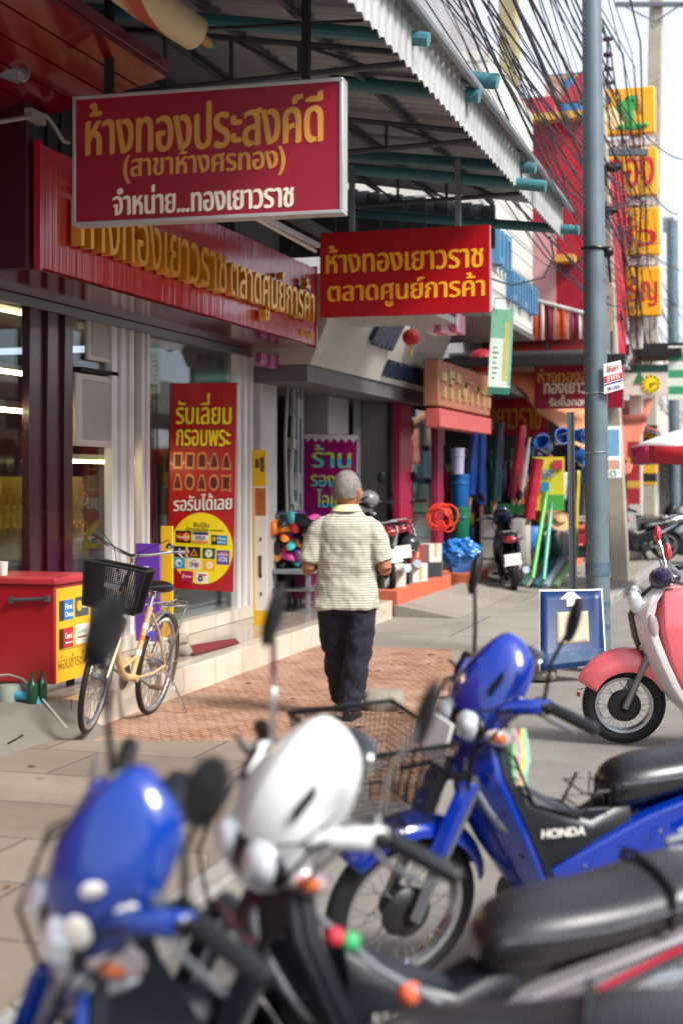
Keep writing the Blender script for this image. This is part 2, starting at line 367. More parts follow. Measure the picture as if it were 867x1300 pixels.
def structure(name, mb, m, **k):
    o = mb.build(name, m, world=False, **k); o['kind'] = 'structure'; return o
structure('road', MB().quad((-600, -600, -0.104), (900, -600, -0.104), (900, 1500, -0.104), (-600, 1500, -0.104)), asphalt, smooth=0)
# pavement: slabs in front, tiled field before the shop, plain concrete beyond
def slabbox(x0, x1, y0, y1, z0, z1): return MB().bb((x0, y0, z0), (x1, y1, z1))
structure('pavement', slabbox(-12, KX-0.14, -6, 90, -0.35, 0.0), conc_walk, smooth=0)
e0, e1 = onG(60, 940, .06), onG(640, 950, .06)
sl_ = [(-12, -5), (KX-.16, -5), (KX-.16, e1.y), (e0.x, e0.y), (-12, e0.y)]
structure('pavement_slabs', MB().prism(sl_, (0, 0, -.2), (1, 0, 0), (0, 1, 0), .26), slab, smooth=0)
f1, f2_ = onG(600, 935), onG(572, 825)
structure('pavement_tiles', MB().prism([(STEPX-.1, 7.2), (f1.x, 7.2), (f1.x, f1.y), (f2_.x, f2_.y), (STEPX-.1, f2_.y-.1)], (0, 0, -.2), (1, 0, 0), (0, 1, 0), .206), tile, smooth=0)
kb = MB(); y = -6.0
while y < 80:
    L_ = 0.98
    dz = rnd.uniform(-0.012, 0.008); dx = rnd.uniform(-0.015, 0.015)
    if not (9.4 < y < 10.6): kb.bb((KX-0.14+dx, y, -0.3), (KX+dx, y+L_-0.02, 0.012+dz))
    y += L_
structure('kerb', kb, grey_conc, bevel=0.02)
structure('terrace', MB().bb((-8, 8.02, -0.2), (STEPX+0.015, 15.5, 0.2)), platform_tile, smooth=0)
ft = MB(); ft.bb((STEPX+0.015, 8.02, -0.15), (STEPX+0.03, 15.5, 0.202)); ft.bb((STEPX-0.12, 8.02, 0.2), (STEPX+0.028, 15.5, 0.206))
structure('terrace_edging', ft, cream_tile, bevel=0.004)
structure('ramp', MB().prism([(0, 0), (0.75, 0), (0, 0.13)], (STEPX, 15.7, 0.003), (1, 0, 0), (0, 0, 1), -5.2), conc_walk, smooth=0)
# ------------------------------------------------------------------ broken kerb stones and rubble
def rock(mb, c, r, sd, sq=0.7):
    q = random.Random(sd); bm = bmesh.new(); bmesh.ops.create_icosphere(bm, subdivisions=3, radius=1); off = Vector((q.uniform(0, 50), q.uniform(0, 50), q.uniform(0, 50)))
    for v in bm.verts:
        n = noise.noise(v.co*1.1+off)*0.35+noise.noise(v.co*3+off)*0.12; v.co *= 1+n; v.co.x = max(-0.85, min(0.85, v.co.x)); v.co.z = max(-0.7, min(0.75, v.co.z))
    vs = [Vector(c)+Vector((v.co.x*r, v.co.y*r*0.9, v.co.z*r*sq)) for v in bm.verts]; fs = [[v.index for v in f.verts] for f in bm.faces]; bm.free(); return mb.add(vs, fs)
stone_m = mat('stone', '#8a8175', 0.9, var=0.3, scale=9, bump=0.6, bscale=30, dirt=0.4)
for i, (px, py, r, z, lab) in enumerate([(229, 832, 0.10, 0.2, 'rough grey stone lying on the shop terrace behind the bicycle'),
        (226, 818, 0.085, 0.33, 'rough stone balanced on top of another stone behind the bicycle'),
        (487, 905, 0.16, -0.02, 'broken lump of kerb concrete behind the wire motorcycle basket'),
        (590, 893, 0.14, -0.02, 'broken kerb lump left of the blue cowl of the middle motorcycle'),
        (690, 862, 0.12, -0.08, 'long broken kerb piece lying below the fallen blue sign')]):
    g = onG(px, py, z); mb = MB(); rock(mb, (g.x, g.y, z+r*0.45), r, i+3); tag(mb.build('stone', stone_m, world=True, smooth=60), lab, 'stone')
# ================================================================== gold shop
gs = thing('gold_shop', 'glossy red gold shop with gold letters, white columns and glass front', 'shop', (-6, 10.5, 0.2), world=True)
rib = MB(); n = 54; y0, y1 = 7.8, 13.25; zb, zt = 2.885, 3.64
prof = []
for i in range(n):
    a = y0+(y1-y0)*i/n; d = (y1-y0)/n
    prof += [(a, 0.0), (a+d*0.62, 0.0), (a+d*0.70, 0.0), (a+d*0.92, 0.0)]
prof.append((y1, 0.0))
rib.add([(FX+p[1], p[0], zb) for p in prof]+[(FX+p[1], p[0], zt) for p in prof], [(i, i+1, len(prof)+i+1, len(prof)+i) for i in range(len(prof)-1)])
rib.bb((-5.7, y0, zb), (FX-0.025, y1, zt))
rib.bb((FX-0.03, y0-0.03, zb-0.02), (FX+0.012, y0, zt+0.02)); rib.bb((FX-0.03, y1, zb-0.02), (FX+0.012, y1+0.04, zt+0.02))
fas_m = mat('fascia_sheet', '#b00a28', 0.24, var=0.08, coat=0.5, dirt=0.1, scale=3)
nt_, bs_, N_, L_f_ = nodes_of(fas_m); tcx = N_('ShaderNodeTexCoord'); mpx = N_('ShaderNodeMapping'); mpx.inputs['Scale'].default_value = (1, 9, .25); L_f_(tcx.outputs['Object'], mpx.inputs[0])      # thin sheet, wavering in upright streaks
nzx = N_('ShaderNodeTexNoise'); nzx.inputs['Scale'].default_value = 1.6; nzx.inputs['Detail'].default_value = 3; L_f_(mpx.outputs[0], nzx.inputs[0]); bpx = N_('ShaderNodeBump'); bpx.inputs['Strength'].default_value = .5; bpx.inputs['Distance'].default_value = .02; L_f_(nzx.outputs['Fac'], bpx.inputs['Height']); L_f_(bpx.outputs[0], bs_.inputs['Normal']); L_f_(bpx.outputs[0], bs_.inputs['Coat Normal'])
fascia = rib.build('fascia', fas_m, gs)
gold = mat('gold_letter', '#e3a838', 0.3, 0.45, var=0.12)
gold_side = gold
lt = MB(); lt.text('ห้างทองเยาวราช', (FX+0.02, (yX(93, FX)+yX(278, FX))/2-0.05, 3.30), (0, 1, 0), ZV, w=yX(276, FX)-yX(88, FX), h=0.46, ext=0.07, bold=0.016, lift=0.03)
lt.text('ตลาดศูนย์การค้า', (FX+0.02, (yX(280, FX)+yX(390, FX))/2, 3.22), (0, 1, 0), ZV, w=yX(390, FX)-yX(282, FX), h=0.52, ext=0.06, bold=0.016, lift=0.03)
lt.build('sign_lettering', gold, fascia)
MB().text('053-1688', (FX+0.004, yX(394, FX)-0.12, 2.97), (0, 1, 0), ZV, w=0.42, h=0.07, ext=0.015, bold=0.01).build('small_lettering', gold, fascia)
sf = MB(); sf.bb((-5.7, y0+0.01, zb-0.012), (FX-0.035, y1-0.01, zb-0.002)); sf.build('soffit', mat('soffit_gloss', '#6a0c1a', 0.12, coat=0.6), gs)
MB().bb((GLX-0.06, 5.0, 2.80), (GLX+0.06, 13.3, 2.87)).build('window_header', mat('aluminium', '#7f8488', 0.35, 0.7, var=0.1), gs, bevel=0.004)
# red panel pillars and white fluted columns
def fluted(name, pxa, pxb, m, depth, k):
    a, b = yX(pxa, GLX+depth), yX(pxb, GLX+depth); mb = MB(); d = (b-a)/k
    for i in range(k):
        mb.bb((GLX-0.015, a+d*i, 0.2), (GLX+depth-(0.03 if i % 2 else 0), a+d*(i+1)-0.002, 2.80))
    return mb.build(name, m, gs, bevel=0.006)
fluted('pillar', 38, 93, red_dark, 0.05, 5)
fluted('column', 143, 171, white_p, 0.06, 5); fluted('column', 181, 191, white_p, 0.06, 3); fluted('column', 302, 330, white_p, 0.06, 7)
fluted('pillar', -60, 0, mat('dark_frame', '#1b1519', 0.4), 0.05, 3)
gl = glass('shop_glass', '#e3ecec', 0.0)
for (a, b) in ((0, 38), (93, 143), (171, 181), (191, 302)):
    MB().bb((GLX-0.012, yX(a, GLX), 0.32), (GLX, yX(b, GLX), 2.80)).build('window_pane', gl, gs)
MB().bb((GLX-0.03, yX(36, GLX), 0.3), (GLX+0.03, yX(40, GLX), 2.8)).build('window_mullion', black_pl, gs)
th = MB(); th.bb((GLX-0.3, 7.0, 0.2), (GLX+0.12, 13.3, 0.32)); th.build('threshold', cream_tile, gs, bevel=0.006)
rm = MB(); ZR = 2.95
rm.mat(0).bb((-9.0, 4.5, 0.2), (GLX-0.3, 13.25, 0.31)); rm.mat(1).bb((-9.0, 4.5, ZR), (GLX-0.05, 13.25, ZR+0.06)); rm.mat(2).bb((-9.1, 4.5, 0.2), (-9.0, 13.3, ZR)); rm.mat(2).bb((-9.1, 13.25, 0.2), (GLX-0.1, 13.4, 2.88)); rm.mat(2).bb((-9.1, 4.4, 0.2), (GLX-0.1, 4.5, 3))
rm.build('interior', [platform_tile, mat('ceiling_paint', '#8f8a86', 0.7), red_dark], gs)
uw = MB(); uw.bb((-9.2, 7.9, 3.66), (-5.3, 13.3, 9.0)); uw.build('upper_wall', mat('upper_plaster', '#8e8f92', 0.8, var=0.15, dirt=0.4), gs)
rr_ = MB()
for i in range(50):
    a = 7.9+i*0.108; rr_.bb((-5.3, a, 3.7), (-5.25-0.02*(i % 2), a+0.1, 5.3))
rr_.build('siding', mat('grey_siding', '#5d646b', 0.5, 0.4, var=0.15, dirt=0.3), gs)
# near neighbour: its red plank ceiling and end wall reach into the picture at top left
nb = thing('neighbour_shop', 'dark red shopfront at left edge with sloping red plank ceiling', 'shop', (-6, 5, 0), world=True)
def ceil(u, v):
    i = u*12; x = -5.9+(2.36)*u; z = 3.50+0.44*u*1.0+(0.014 if (int(i*2) % 2) else 0); return Vector((x, 2.5+5.55*v, z+0.1))
cl = MB()
for i in range(12):
    u0, u1 = i/12, (i+0.93)/12; zz = lambda u: 3.53+0.53*u; xx = lambda u: -5.9+2.34*u
    cl.add([(xx(u0), 2.5, zz(u0)), (xx(u1), 2.5, zz(u1)), (xx(u1), 8.05, zz(u1)), (xx(u0), 8.05, zz(u0)), (xx(u0), 2.5, zz(u0)+0.03), (xx(u1), 2.5, zz(u1)+0.03), (xx(u1), 8.05, zz(u1)+0.03), (xx(u0), 8.05, zz(u0)+0.03)],
           [(0, 1, 2, 3), (4, 5, 6, 7), (0, 1, 5, 4), (1, 2, 6, 5), (2, 3, 7, 6), (3, 0, 4, 7)])
cl.add([(-5.9, 2.5, 3.562), (-3.56, 2.5, 4.095), (-3.56, 8.05, 4.095), (-5.9, 8.05, 3.562), (-5.9, 2.5, 3.63), (-3.56, 2.5, 4.16), (-3.56, 8.05, 4.16), (-5.9, 8.05, 3.63)], [(0, 1, 2, 3), (4, 5, 6, 7), (0, 1, 5, 4), (1, 2, 6, 5), (2, 3, 7, 6), (3, 0, 4, 7)])
cl.build('plank_ceiling', mat('plank_red', '#6e0a1a', 0.2, var=0.1, coat=0.5), nb)
MB().bb((-6.4, 7.70, 2.87), (-4.345, 7.795, 3.9)).build('end_wall', mat('maroon_gloss', '#3a0710', 0.35, coat=0.2), nb)
MB().bb((-8.5, -2, 0.0), (-6.2, 6.8, 6.0)).build('wall', maroon, nb)
cd = MB(); cd.tube([onX(0, 154, -4.32), onX(35, 148, -4.32), onX(58, 146, -4.32), onX(68, 158, -4.32), onX(80, 178, -4.30), onX(88, 181, -4.28)], 0.014, 8); cd.box(onX(45, 148, -4.33), (0.05, 0.18, 0.07))
cd.build('conduit', mat('conduit_grey', '#9a958d', 0.5, dirt=0.3), nb)
lampb = thing('flood_lamp', 'grey bullet shaped lamp under red plank ceiling at left edge', 'lamp', onX(10, 85, -4.2), world=True)
p = onX(12, 86, -4.2); MB().cyl(p+Vector((-0.25, -0.05, 0.08)), p+Vector((0.06, 0.02, -0.03)), 0.055, 0.06, 16).build('housing', steel, lampb)
MB().ell(p+Vector((0.06, 0.02, -0.03)), 0.055).build('lens', mat('lamp_lens', '#5b6064', 0.1, coat=1), lampb)
MB().tube([p+Vector((-0.1, 0, 0.05)), p+Vector((-0.1, 0.0, 0.25))], 0.012).build('bracket', steel, lampb)
roll = thing('rolled_awning', 'rolled up cream canvas awning on wooden pole at top edge', 'awning', onY(215, 15, 7.0), world=True)
a_, b_ = onY(150, -25, 6.6), onY(262, 52, 7.2); dv = (b_-a_)
MB().tube([a_+dv*t for t in (0, 0.3, 0.6, 0.86)], [0.1, 0.11, 0.10, 0.095], 16).build('canvas', banded('canvas', '#c8b58e', '#a44a3a', 0, 0.5, 0.82, 0.9), roll)
MB().cyl(a_+dv*0.8, a_+dv*1.04, 0.028, n=10).build('pole', mat('wood_pole', '#b3835a', 0.6), roll)
MB().cyl(a_+dv*1.04, a_+dv*1.07, 0.03, n=10).build('pole_cap', mat('teal_paint', '#2f7378', 0.5, var=0.2, dirt=0.25), roll)
# things inside the window
cab = thing('wall_cabinet', 'pale grey metal cabinet fixed to the shop window beside red pillar', 'cabinet', onX(118, 572, GLX-0.35), world=True)
def rectX(mb, pxa, pxb, pya, pyb, X, t):
    a = onX(pxa, pya, X); b = onX(pxb, pyb, X); mb.bb((X-t, min(a.y, b.y), min(a.z, b.z)), (X, max(a.y, b.y), max(a.z, b.z)))
mb = MB(); rectX(mb, 97, 145, 472, 568, GLX+0.035, 0.035); mb.build('body', mat('cabinet_grey', '#b7aea8', 0.45, dirt=0.2), cab, bevel=0.01)
mb = MB(); rectX(mb, 106, 144, 481, 560, GLX+0.042, 0.02); mb.build('door', mat('cabinet_door', '#988f8b', 0.4, dirt=0.2), cab, bevel=0.01)
cab2 = thing('wall_cabinet', 'upper pale metal cabinet fixed high on the window beside white column', 'cabinet', onX(125, 462, GLX-0.35), world=True)
mb = MB(); rectX(mb, 112, 145, 398, 462, GLX+0.035, 0.035); mb.build('body', MATS['cabinet_grey'], cab2, bevel=0.01)
mb = MB(); rectX(mb, 117, 144, 398, 456, GLX+0.042, 0.02); mb.build('door', MATS['cabinet_door'], cab2, bevel=0.01)
tag(MB().bb((GLX-0.2, yX(94, GLX), onX(118,474,GLX).z+.0), (GLX+0.06, yX(142, GLX), onX(118,474,GLX).z+.03)).build('shelf', dark_hole, world=True), 'dark shelf above the lower pale cabinet on the shop window', 'shelf')
goldm = mat('gold_goods', '#d79a23', 0.3, 0.7, var=0.3, scale=25)
def gold_case(label, x, ya, yb, zt=1.55):
    t = thing('display_case', label, 'display case', (x, (ya+yb)/2, 0.31), world=True)
    MB().bb((x-0.5, ya, 0.31), (x, yb, 0.95)).build('base', red_dark, t, bevel=0.01)
    MB().bb((x-0.5, ya, 0.95), (x-0.47, yb, zt)).build('backing', mat('yellow_velvet', '#c8901c', 0.8, var=0.3, scale=8), t)
    mb = MB(); q = random.Random(int(ya*10))
    yy = ya+0.08
    while yy < yb-0.05:
        for zz in (zt-0.06, zt-0.32):
            for k in range(2): mb.ring((x-0.45+0.03*k, yy, zz-0.10-0.03*k), 0.04+0.012*k, 0.006, (1, 0, 0), 14, 5)
            mb.tube([(x-0.44, yy, zz), (x-0.44, yy, zz-0.22)], 0.008, 5)
        yy += 0.11
    mb.build('necklaces', goldm, t)
    MB().bb((x-0.46, ya, 0.95), (x-0.01, yb, zt)).build('glass', glass('case_glass', '#f4fafa', 0.02), t)
gold_case('gold necklace case on a red counter seen through leftmost shop window', -5.3, 6.9, 9.55, 1.95)
gold_case('gold chain case behind the tall pane between red pillar and columns', -5.3, 9.75, 11.2, 1.6)
for i in range(5):
    yy = 7.2+i*.75; t_ = thing('gold_garland', 'gold wedding garland hanging behind the leftmost shop window', 'garland', (-6.3, yy, 1.5), world=True, group='gold garlands in left window')
    mb = MB()
    for k in range(14): mb.ell((-6.3, yy+.05*math.sin(k*1.3), 2.35-k*.07), (.03, .07, .035), 8, 6)
    mb.build('strand', goldm, t_); MB().bb((-6.36, yy-.2, 1.3), (-6.34, yy+.2, 2.5)).build('red_backing', mat('velvet_red', '#7a0f1c', .8), t_)
gold_case('gold case on counter at the back of the shop doorway', -7.6, 11.0, 13.1, 1.6)
tube = thing('tube_light', 'small lit greenish tube light on ceiling behind left window', 'lamp', (-6.9, 9.6, 2.75), world=True)
MB().bb((-7.1, 9.55, 2.88), (-6.5, 9.65, 2.94)).build('housing', white_p, tube)
MB().cyl((-7.1, 9.6, 2.86), (-6.5, 9.6, 2.86), 0.018).build('tube', mat('lit_tube', '#d8fff0', 0.4, emit=('#c8ffe8', 16.0)), tube)
tube2 = thing('tube_light', 'added warm fill tube brightening the gold counter inside the shop', 'lamp', (-5.4, 8.0, 2.2), world=True)  # invented tube, added to brighten the gold behind the left window
MB().bb((-5.36, 6.9, 2.10), (-5.28, 9.5, 2.15)).build('housing', white_p, tube2)
MB().cyl((-5.32, 6.9, 2.08), (-5.32, 9.5, 2.08), 0.014).build('tube', mat('added_warm_tube', '#fff0cf', 0.4, emit=('#ffd79a', 22.0)), tube2)
tube4 = thing('tube_light', 'added warm fill tube brightening the gold case between pillar and columns', 'lamp', (-5.35, 10.5, 1.7), world=True)  # made-up tube, put in to light the case behind this pane
MB().bb((-5.36, 9.8, 1.74), (-5.28, 11.2, 1.78)).build('housing', white_p, tube4)
MB().cyl((-5.32, 9.8, 1.72), (-5.32, 11.2, 1.72), 0.012).build('tube', MATS['added_warm_tube'], tube4)
tube3 = thing('tube_light', 'added warm fill tube brightening the rear gold counter inside the doorway', 'lamp', (-7.0, 12.2, 2.6), world=True)  # extra tube with no known source, added to lift the dark interior
MB().bb((-7.05, 11.2, 2.62), (-6.95, 13.0, 2.67)).build('housing', white_p, tube3)
MB().cyl((-7.0, 11.2, 2.60), (-7.0, 13.0, 2.60), 0.018).build('tube', MATS['added_warm_tube'], tube3)
# fluorescent fitting on the canopy beam behind the first hanging sign
ff = thing('strip_light', 'long white strip light fitting below the canopy beside gold lettering', 'lamp', onX(362, 300, -4.0), world=True)
a_, b_ = onX(322, 274, -3.9), onX(402, 318, -3.9)
MB().box((a_+b_)/2+Vector((0, 0, 0.03)), (0.09, (b_-a_).length, 0.04)).build('housing', white_p, ff, bevel=0.005)
MB().cyl(a_+Vector((0, 0.04, -0.01)), b_+Vector((0, -0.04, -0.01)), 0.016).build('tube', mat('dead_tube', '#d6d0c6', 0.3), ff)
# ================================================================== second shop (shoe shop)
s2 = thing('shoe_shop', 'grey shop with tilted pale sign panel and dark open front', 'shop', (-6, 16, 0.15), world=True)
ty = onX(545, 495, -4.4).y
tp = MB(); A0 = Vector((-4.42, 13.45, 2.72)); A1 = Vector((-4.42, ty, 2.72)); B0 = Vector((-4.05, 13.45, 3.62)); B1 = Vector((-4.05, ty+0.1, 3.62)); K = Vector((-0.9, 0, 0))
tp.add([A0, A1, B1, B0, A0+K, A1+K, B1+K, B0+K], [(0, 1, 2, 3), (4, 5, 6, 7), (0, 1, 5, 4), (1, 2, 6, 5), (2, 3, 7, 6), (3, 0, 4, 7)])
f2 = tp.build('sign_panel', mat('pale_sign_panel', '#b3aea6', 0.45, var=0.06, dirt=0.25, scale=2), s2)
navy = mat('navy_letter', '#16283f', 0.4)
lm = MB(); nrm = (A1-A0).cross(B0-A0).normalized(); up2 = (B0-A0).normalized()
def onpan(py_, s): return A0+YV*py_+up2*s+nrm*0.01
for i in range(7):                                    # thick raised block letters, seen edge on
    yy = yX(489+i*9.0, -4.35)-13.45; hh = 0.20
    for k in range(3): lm.box(onpan(yy+k*0.10, 0.17)+nrm*0.02, (0.05, 0.045, hh if k != 1 else hh*0.5), Euler((0, R(22), 0)))
    lm.box(onpan(yy+0.10, 0.17+hh*0.42)+nrm*0.02, (0.05, 0.22, 0.045), Euler((0, R(22), 0)))
for i in range(5): lm.box(onpan(yX(473+i*5.5, -4.25)-13.45, 0.60)+nrm*0.02, (0.05, 0.17, 0.42), Euler((R(-18), R(22), 0)))
lm.build('sign_lettering', navy, f2)
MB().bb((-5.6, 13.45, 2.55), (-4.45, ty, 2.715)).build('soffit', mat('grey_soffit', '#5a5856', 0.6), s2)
def pillar2(pxa, pxb, X, m, z1=2.55, name='pillar'):
    return MB().bb((X-0.35, yX(pxa, X), 0.0), (X, yX(pxb, X), z1)).build(name, m, s2, bevel=0.01)
grey_pil = mat('grey_plaster', '#918f8c', 0.75, var=0.1, dirt=0.2, scale=2)
pillar2(331, 352, -4.95, mat('light_grey_plaster', '#a7a3a0', 0.7, var=0.06, dirt=0.15)); pillar2(417, 443, -5.0, grey_pil); pillar2(491, 507, -4.8, grey_pil)
for px, X in ((378, -4.95), (383, -4.95), (453, -4.9), (456, -4.9)): MB().bb((X-0.05, yX(px, X), 0.2), (X, yX(px, X)+0.06, 2.55)).build('door_rail', steel, s2)
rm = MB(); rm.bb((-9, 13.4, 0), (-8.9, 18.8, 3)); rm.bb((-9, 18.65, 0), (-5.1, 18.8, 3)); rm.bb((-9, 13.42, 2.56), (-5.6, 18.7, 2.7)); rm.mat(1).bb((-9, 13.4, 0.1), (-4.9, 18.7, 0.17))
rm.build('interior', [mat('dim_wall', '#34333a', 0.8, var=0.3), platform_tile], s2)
MB().bb((-9, 13.4, 3.66), (-5.2, 18.7, 9)).build('upper_wall', MATS['upper_plaster'], s2)
mb = MB(); q = random.Random(4); X = -5.0
for k in range(7):
    py = 475+k*44+q.uniform(-6, 6); c = onX(372+q.uniform(-5, 5), py, X); mb.box(c, (0.08, 0.10+q.random()*0.12, 0.10+q.random()*0.14), Euler((q.uniform(-0.4, 0.4), 0, 0)))
mb.tube([onX(371, 465, X), onX(373, 520, X), onX(369, 600, X), onX(372, 740, X)], 0.03); mb.tube([onX(366, 470, X), onX(362, 560, X), onX(366, 740, X)], 0.02)
mb.build('meter_pipes', mat('pipe_grey', '#8e8c8c', 0.5, dirt=0.4), s2)
pk = MB(); rectX(pk, 331, 369, 447, 472, -4.75, 0.05); tag(pk.build('poster', banded('pink_flower_print', '#b06a92', '#7e2a5e', 1, 0.31, 0.5, 0.6, distort=0.3), world=True), 'pink flowered banner above the grey pillar beside gold shop', 'banner')
# white hanging fascia edge + pink light box over sign two
# ================================================================== third shop (maroon frame)
s3 = thing('hardware_shop', 'maroon framed glass shop with goods hung outside, behind red motorcycles', 'shop', (-6, 21, 0.1), world=True)
X3 = -4.55
def rect3(name, m, *rs, X=X3, t=0.1, bevel=0.008):
    mb = MB()
    for r_ in rs: rectX(mb, *r_, X, t)
    return mb.build(name, m, s3, bevel=bevel)
rect3('door_frame', mat('wine_frame', '#8c1236', 0.35, var=0.1), (508, 523, 500, 760), (556, 563, 500, 760), (523, 556, 500, 517))
MB().bb((X3-0.06, yX(523, X3), 0.1), (X3-0.05, yX(556, X3), 2.5)).build('door_glass', gl, s3)
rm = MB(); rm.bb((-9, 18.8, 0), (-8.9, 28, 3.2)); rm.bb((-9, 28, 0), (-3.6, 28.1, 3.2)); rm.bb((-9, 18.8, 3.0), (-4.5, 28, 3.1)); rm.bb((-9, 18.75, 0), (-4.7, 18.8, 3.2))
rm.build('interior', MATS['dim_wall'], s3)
rect3('lintel', mat('mauve_lintel', '#6b2c49', 0.5), (505, 572, 470, 500), X=-4.5, t=0.3)
MB().bb((-9, 18.75, 3.3), (-4.6, 23, 9)).build('upper_wall', MATS['upper_plaster'], s3)
# shelf goods glimpsed through the door
gq = random.Random(11)
for i in range(10):
    c = onX(530+ (i % 3)*9+gq.uniform(-2, 2), 548+(i//3)*42, -5.2)
    tag(MB().box(c, (0.3, 0.35, 0.42)).build('box', mat('box%d' % i, ['#c8d8c0', '#d9dccf', '#b98a3a', '#9cc2cf', '#dfe0da'][i % 5], 0.5), world=True, bevel=0.01), ['pale green', 'cream', 'ochre', 'sky blue', 'white'][i % 5]+' carton on a shelf behind the maroon framed door', 'carton', 'cartons behind the maroon door')
# carved brown sign
bs = thing('carved_sign', 'brown carved wooden shop sign with tall raised characters', 'sign', onX(590, 530, -3.95), world=True)
a_ = onX(557, 520, -3.95); b_ = onX(622, 535, -3.95); zt0, zb0 = onX(557, 455, -3.95).z, onX(557, 515, -3.95).z
MB().bb((-4.15, a_.y, zb0), (-3.95, b_.y, zt0)).build('board', mat('carved_wood', '#a5684f', 0.6, var=0.25, dirt=0.3), bs, bevel=0.02)
mb = MB(); q = random.Random(5); n = 8
for i in range(n):
    yy = a_.y+0.2+(b_.y-a_.y-0.4)*i/(n-1)
    mb.bb((-3.95, yy-0.05, zb0+0.12), (-3.91, yy+0.05, zt0-0.32)); mb.bb((-3.95, yy-0.14, zb0+0.2+0.2*q.random()), (-3.915, yy+0.14, zb0+0.28+0.2*q.random()))
    if i % 2: mb.bb((-3.95, yy-0.08, zt0-0.28), (-3.915, yy+0.10, zt0-0.2))
mb.build('characters', mat('tan_relief', '#b59a6c', 0.5, var=0.2), bs)
MB().bb((-4.12, a_.y, zb0-0.26), (-3.93, b_.y, zb0-0.03)).build('lower_board', mat('salmon_board', '#b5524f', 0.5), bs, bevel=0.01)

q = random.Random(66); leafc = [mat('dry_leaf', '#6a4a2a', .8, var=.4, scale=30), mat('pale_leaf', '#8a7448', .8, var=.4, scale=30)]
for i in range(34):
    x, y = q.uniform(-4.0, -2.3), q.uniform(4.2, 12.5)
    if q.random() < .4: x, y = q.uniform(-2.0, .6), q.uniform(5.2, 12)
    z = .063 if (x < KX-.17 and y < 7.5) else (.008 if x < KX-.15 else -.102)
    mb = MB(); L_ = q.uniform(.025, .05); a_ = q.uniform(0, 6.28)
    mb.add([(0, -L_, .002), (L_*.45, 0, .012), (0, L_, .004), (-L_*.45, 0, .010), (0, 0, .003)], [(0, 1, 4), (1, 2, 4), (2, 3, 4), (3, 0, 4)]); mb.keepn = True
    o = mb.build('dry_leaf', leafc[i % 2], smooth=0); o.location = (x, y, z); o.rotation_euler = (0, 0, a_)
    tag(o, 'small dry leaf lying on the paving of the street', 'leaf', 'dry leaves on the ground')
# ================================================================== canopy over the pavement
teal = mat('pipe_teal', '#3a737c', 0.5, var=0.15, dirt=0.2)
tin = banded('corrugated_tin', '#7b7f86', '#5f636b', 1, 0.12, 0.5, 0.4, bump=0.4, soft=0.25)
rust = mat('painted_steel', '#4c535c', 0.5, 0.3, var=0.2, dirt=0.25)
white_tin = mat('white_tin', '#a3a4a2', 0.45, 0.1, var=0.06, dirt=0.3, scale=3)
can = thing('canopy', 'corrugated tin street canopy with teal pipe beams and white pleated edge', 'canopy', (-3.6, 10, 4.2), world=True)
EX = -2.08; CY0, CY1 = 3.0, 14.7; SL = 0.17
def cz(x): return 4.37+(EX-x)*SL
# roof sheets: waves run down the slope
def wave(a, amp): return amp*math.cos(2*math.pi*a/0.16)
def roof(u, v):
    y = CY0+(CY1-CY0)*v; x = -5.7+(EX+0.07+5.7)*u; return Vector((x, y, cz(x)+0.02+wave(y, 0.018)))
MB().sheet(roof, 1, 450).build('roof_sheet', mat('tin_roof', '#8b9299', 0.4, 0.3, var=0.12, dirt=0.35, scale=3), can, smooth=60)
MB().bb((-5.75, CY0, cz(-5.7)-0.35), (-5.6, CY1, cz(-5.7)+0.1)).build('wall_beam', rust, can)
# white pleated flap along the edge with a toothed foot
def flap_pts(z):
    pts = []; y = CY0; st = 0.15
    while y < CY1:
        pts += [(EX, y), (EX, y+0.06), (EX-0.018, y+0.075), (EX-0.018, y+0.135)]; y += st
    return pts
fp = flap_pts(0); mb = MB(); nf = len(fp)
mb.add([(x, y, 4.05+(-.035 if i % 4 == 1 else 0)) for i, (x, y) in enumerate(fp)]+[(x, y, 4.36) for x, y in fp], [(i, i+1, nf+i+1, nf+i) for i in range(nf-1)])
mb.build('edge_flap', white_tin, can, solid=0.004, smooth=0)
MB().tube([(EX+0.08, CY0, cz(EX+0.07)-0.01), (EX+0.08, CY1, cz(EX+0.07)-0.01)], 0.03, 8).build('gutter', mat('gutter_grey', '#8c9196', 0.5, 0.3, dirt=0.4), can)
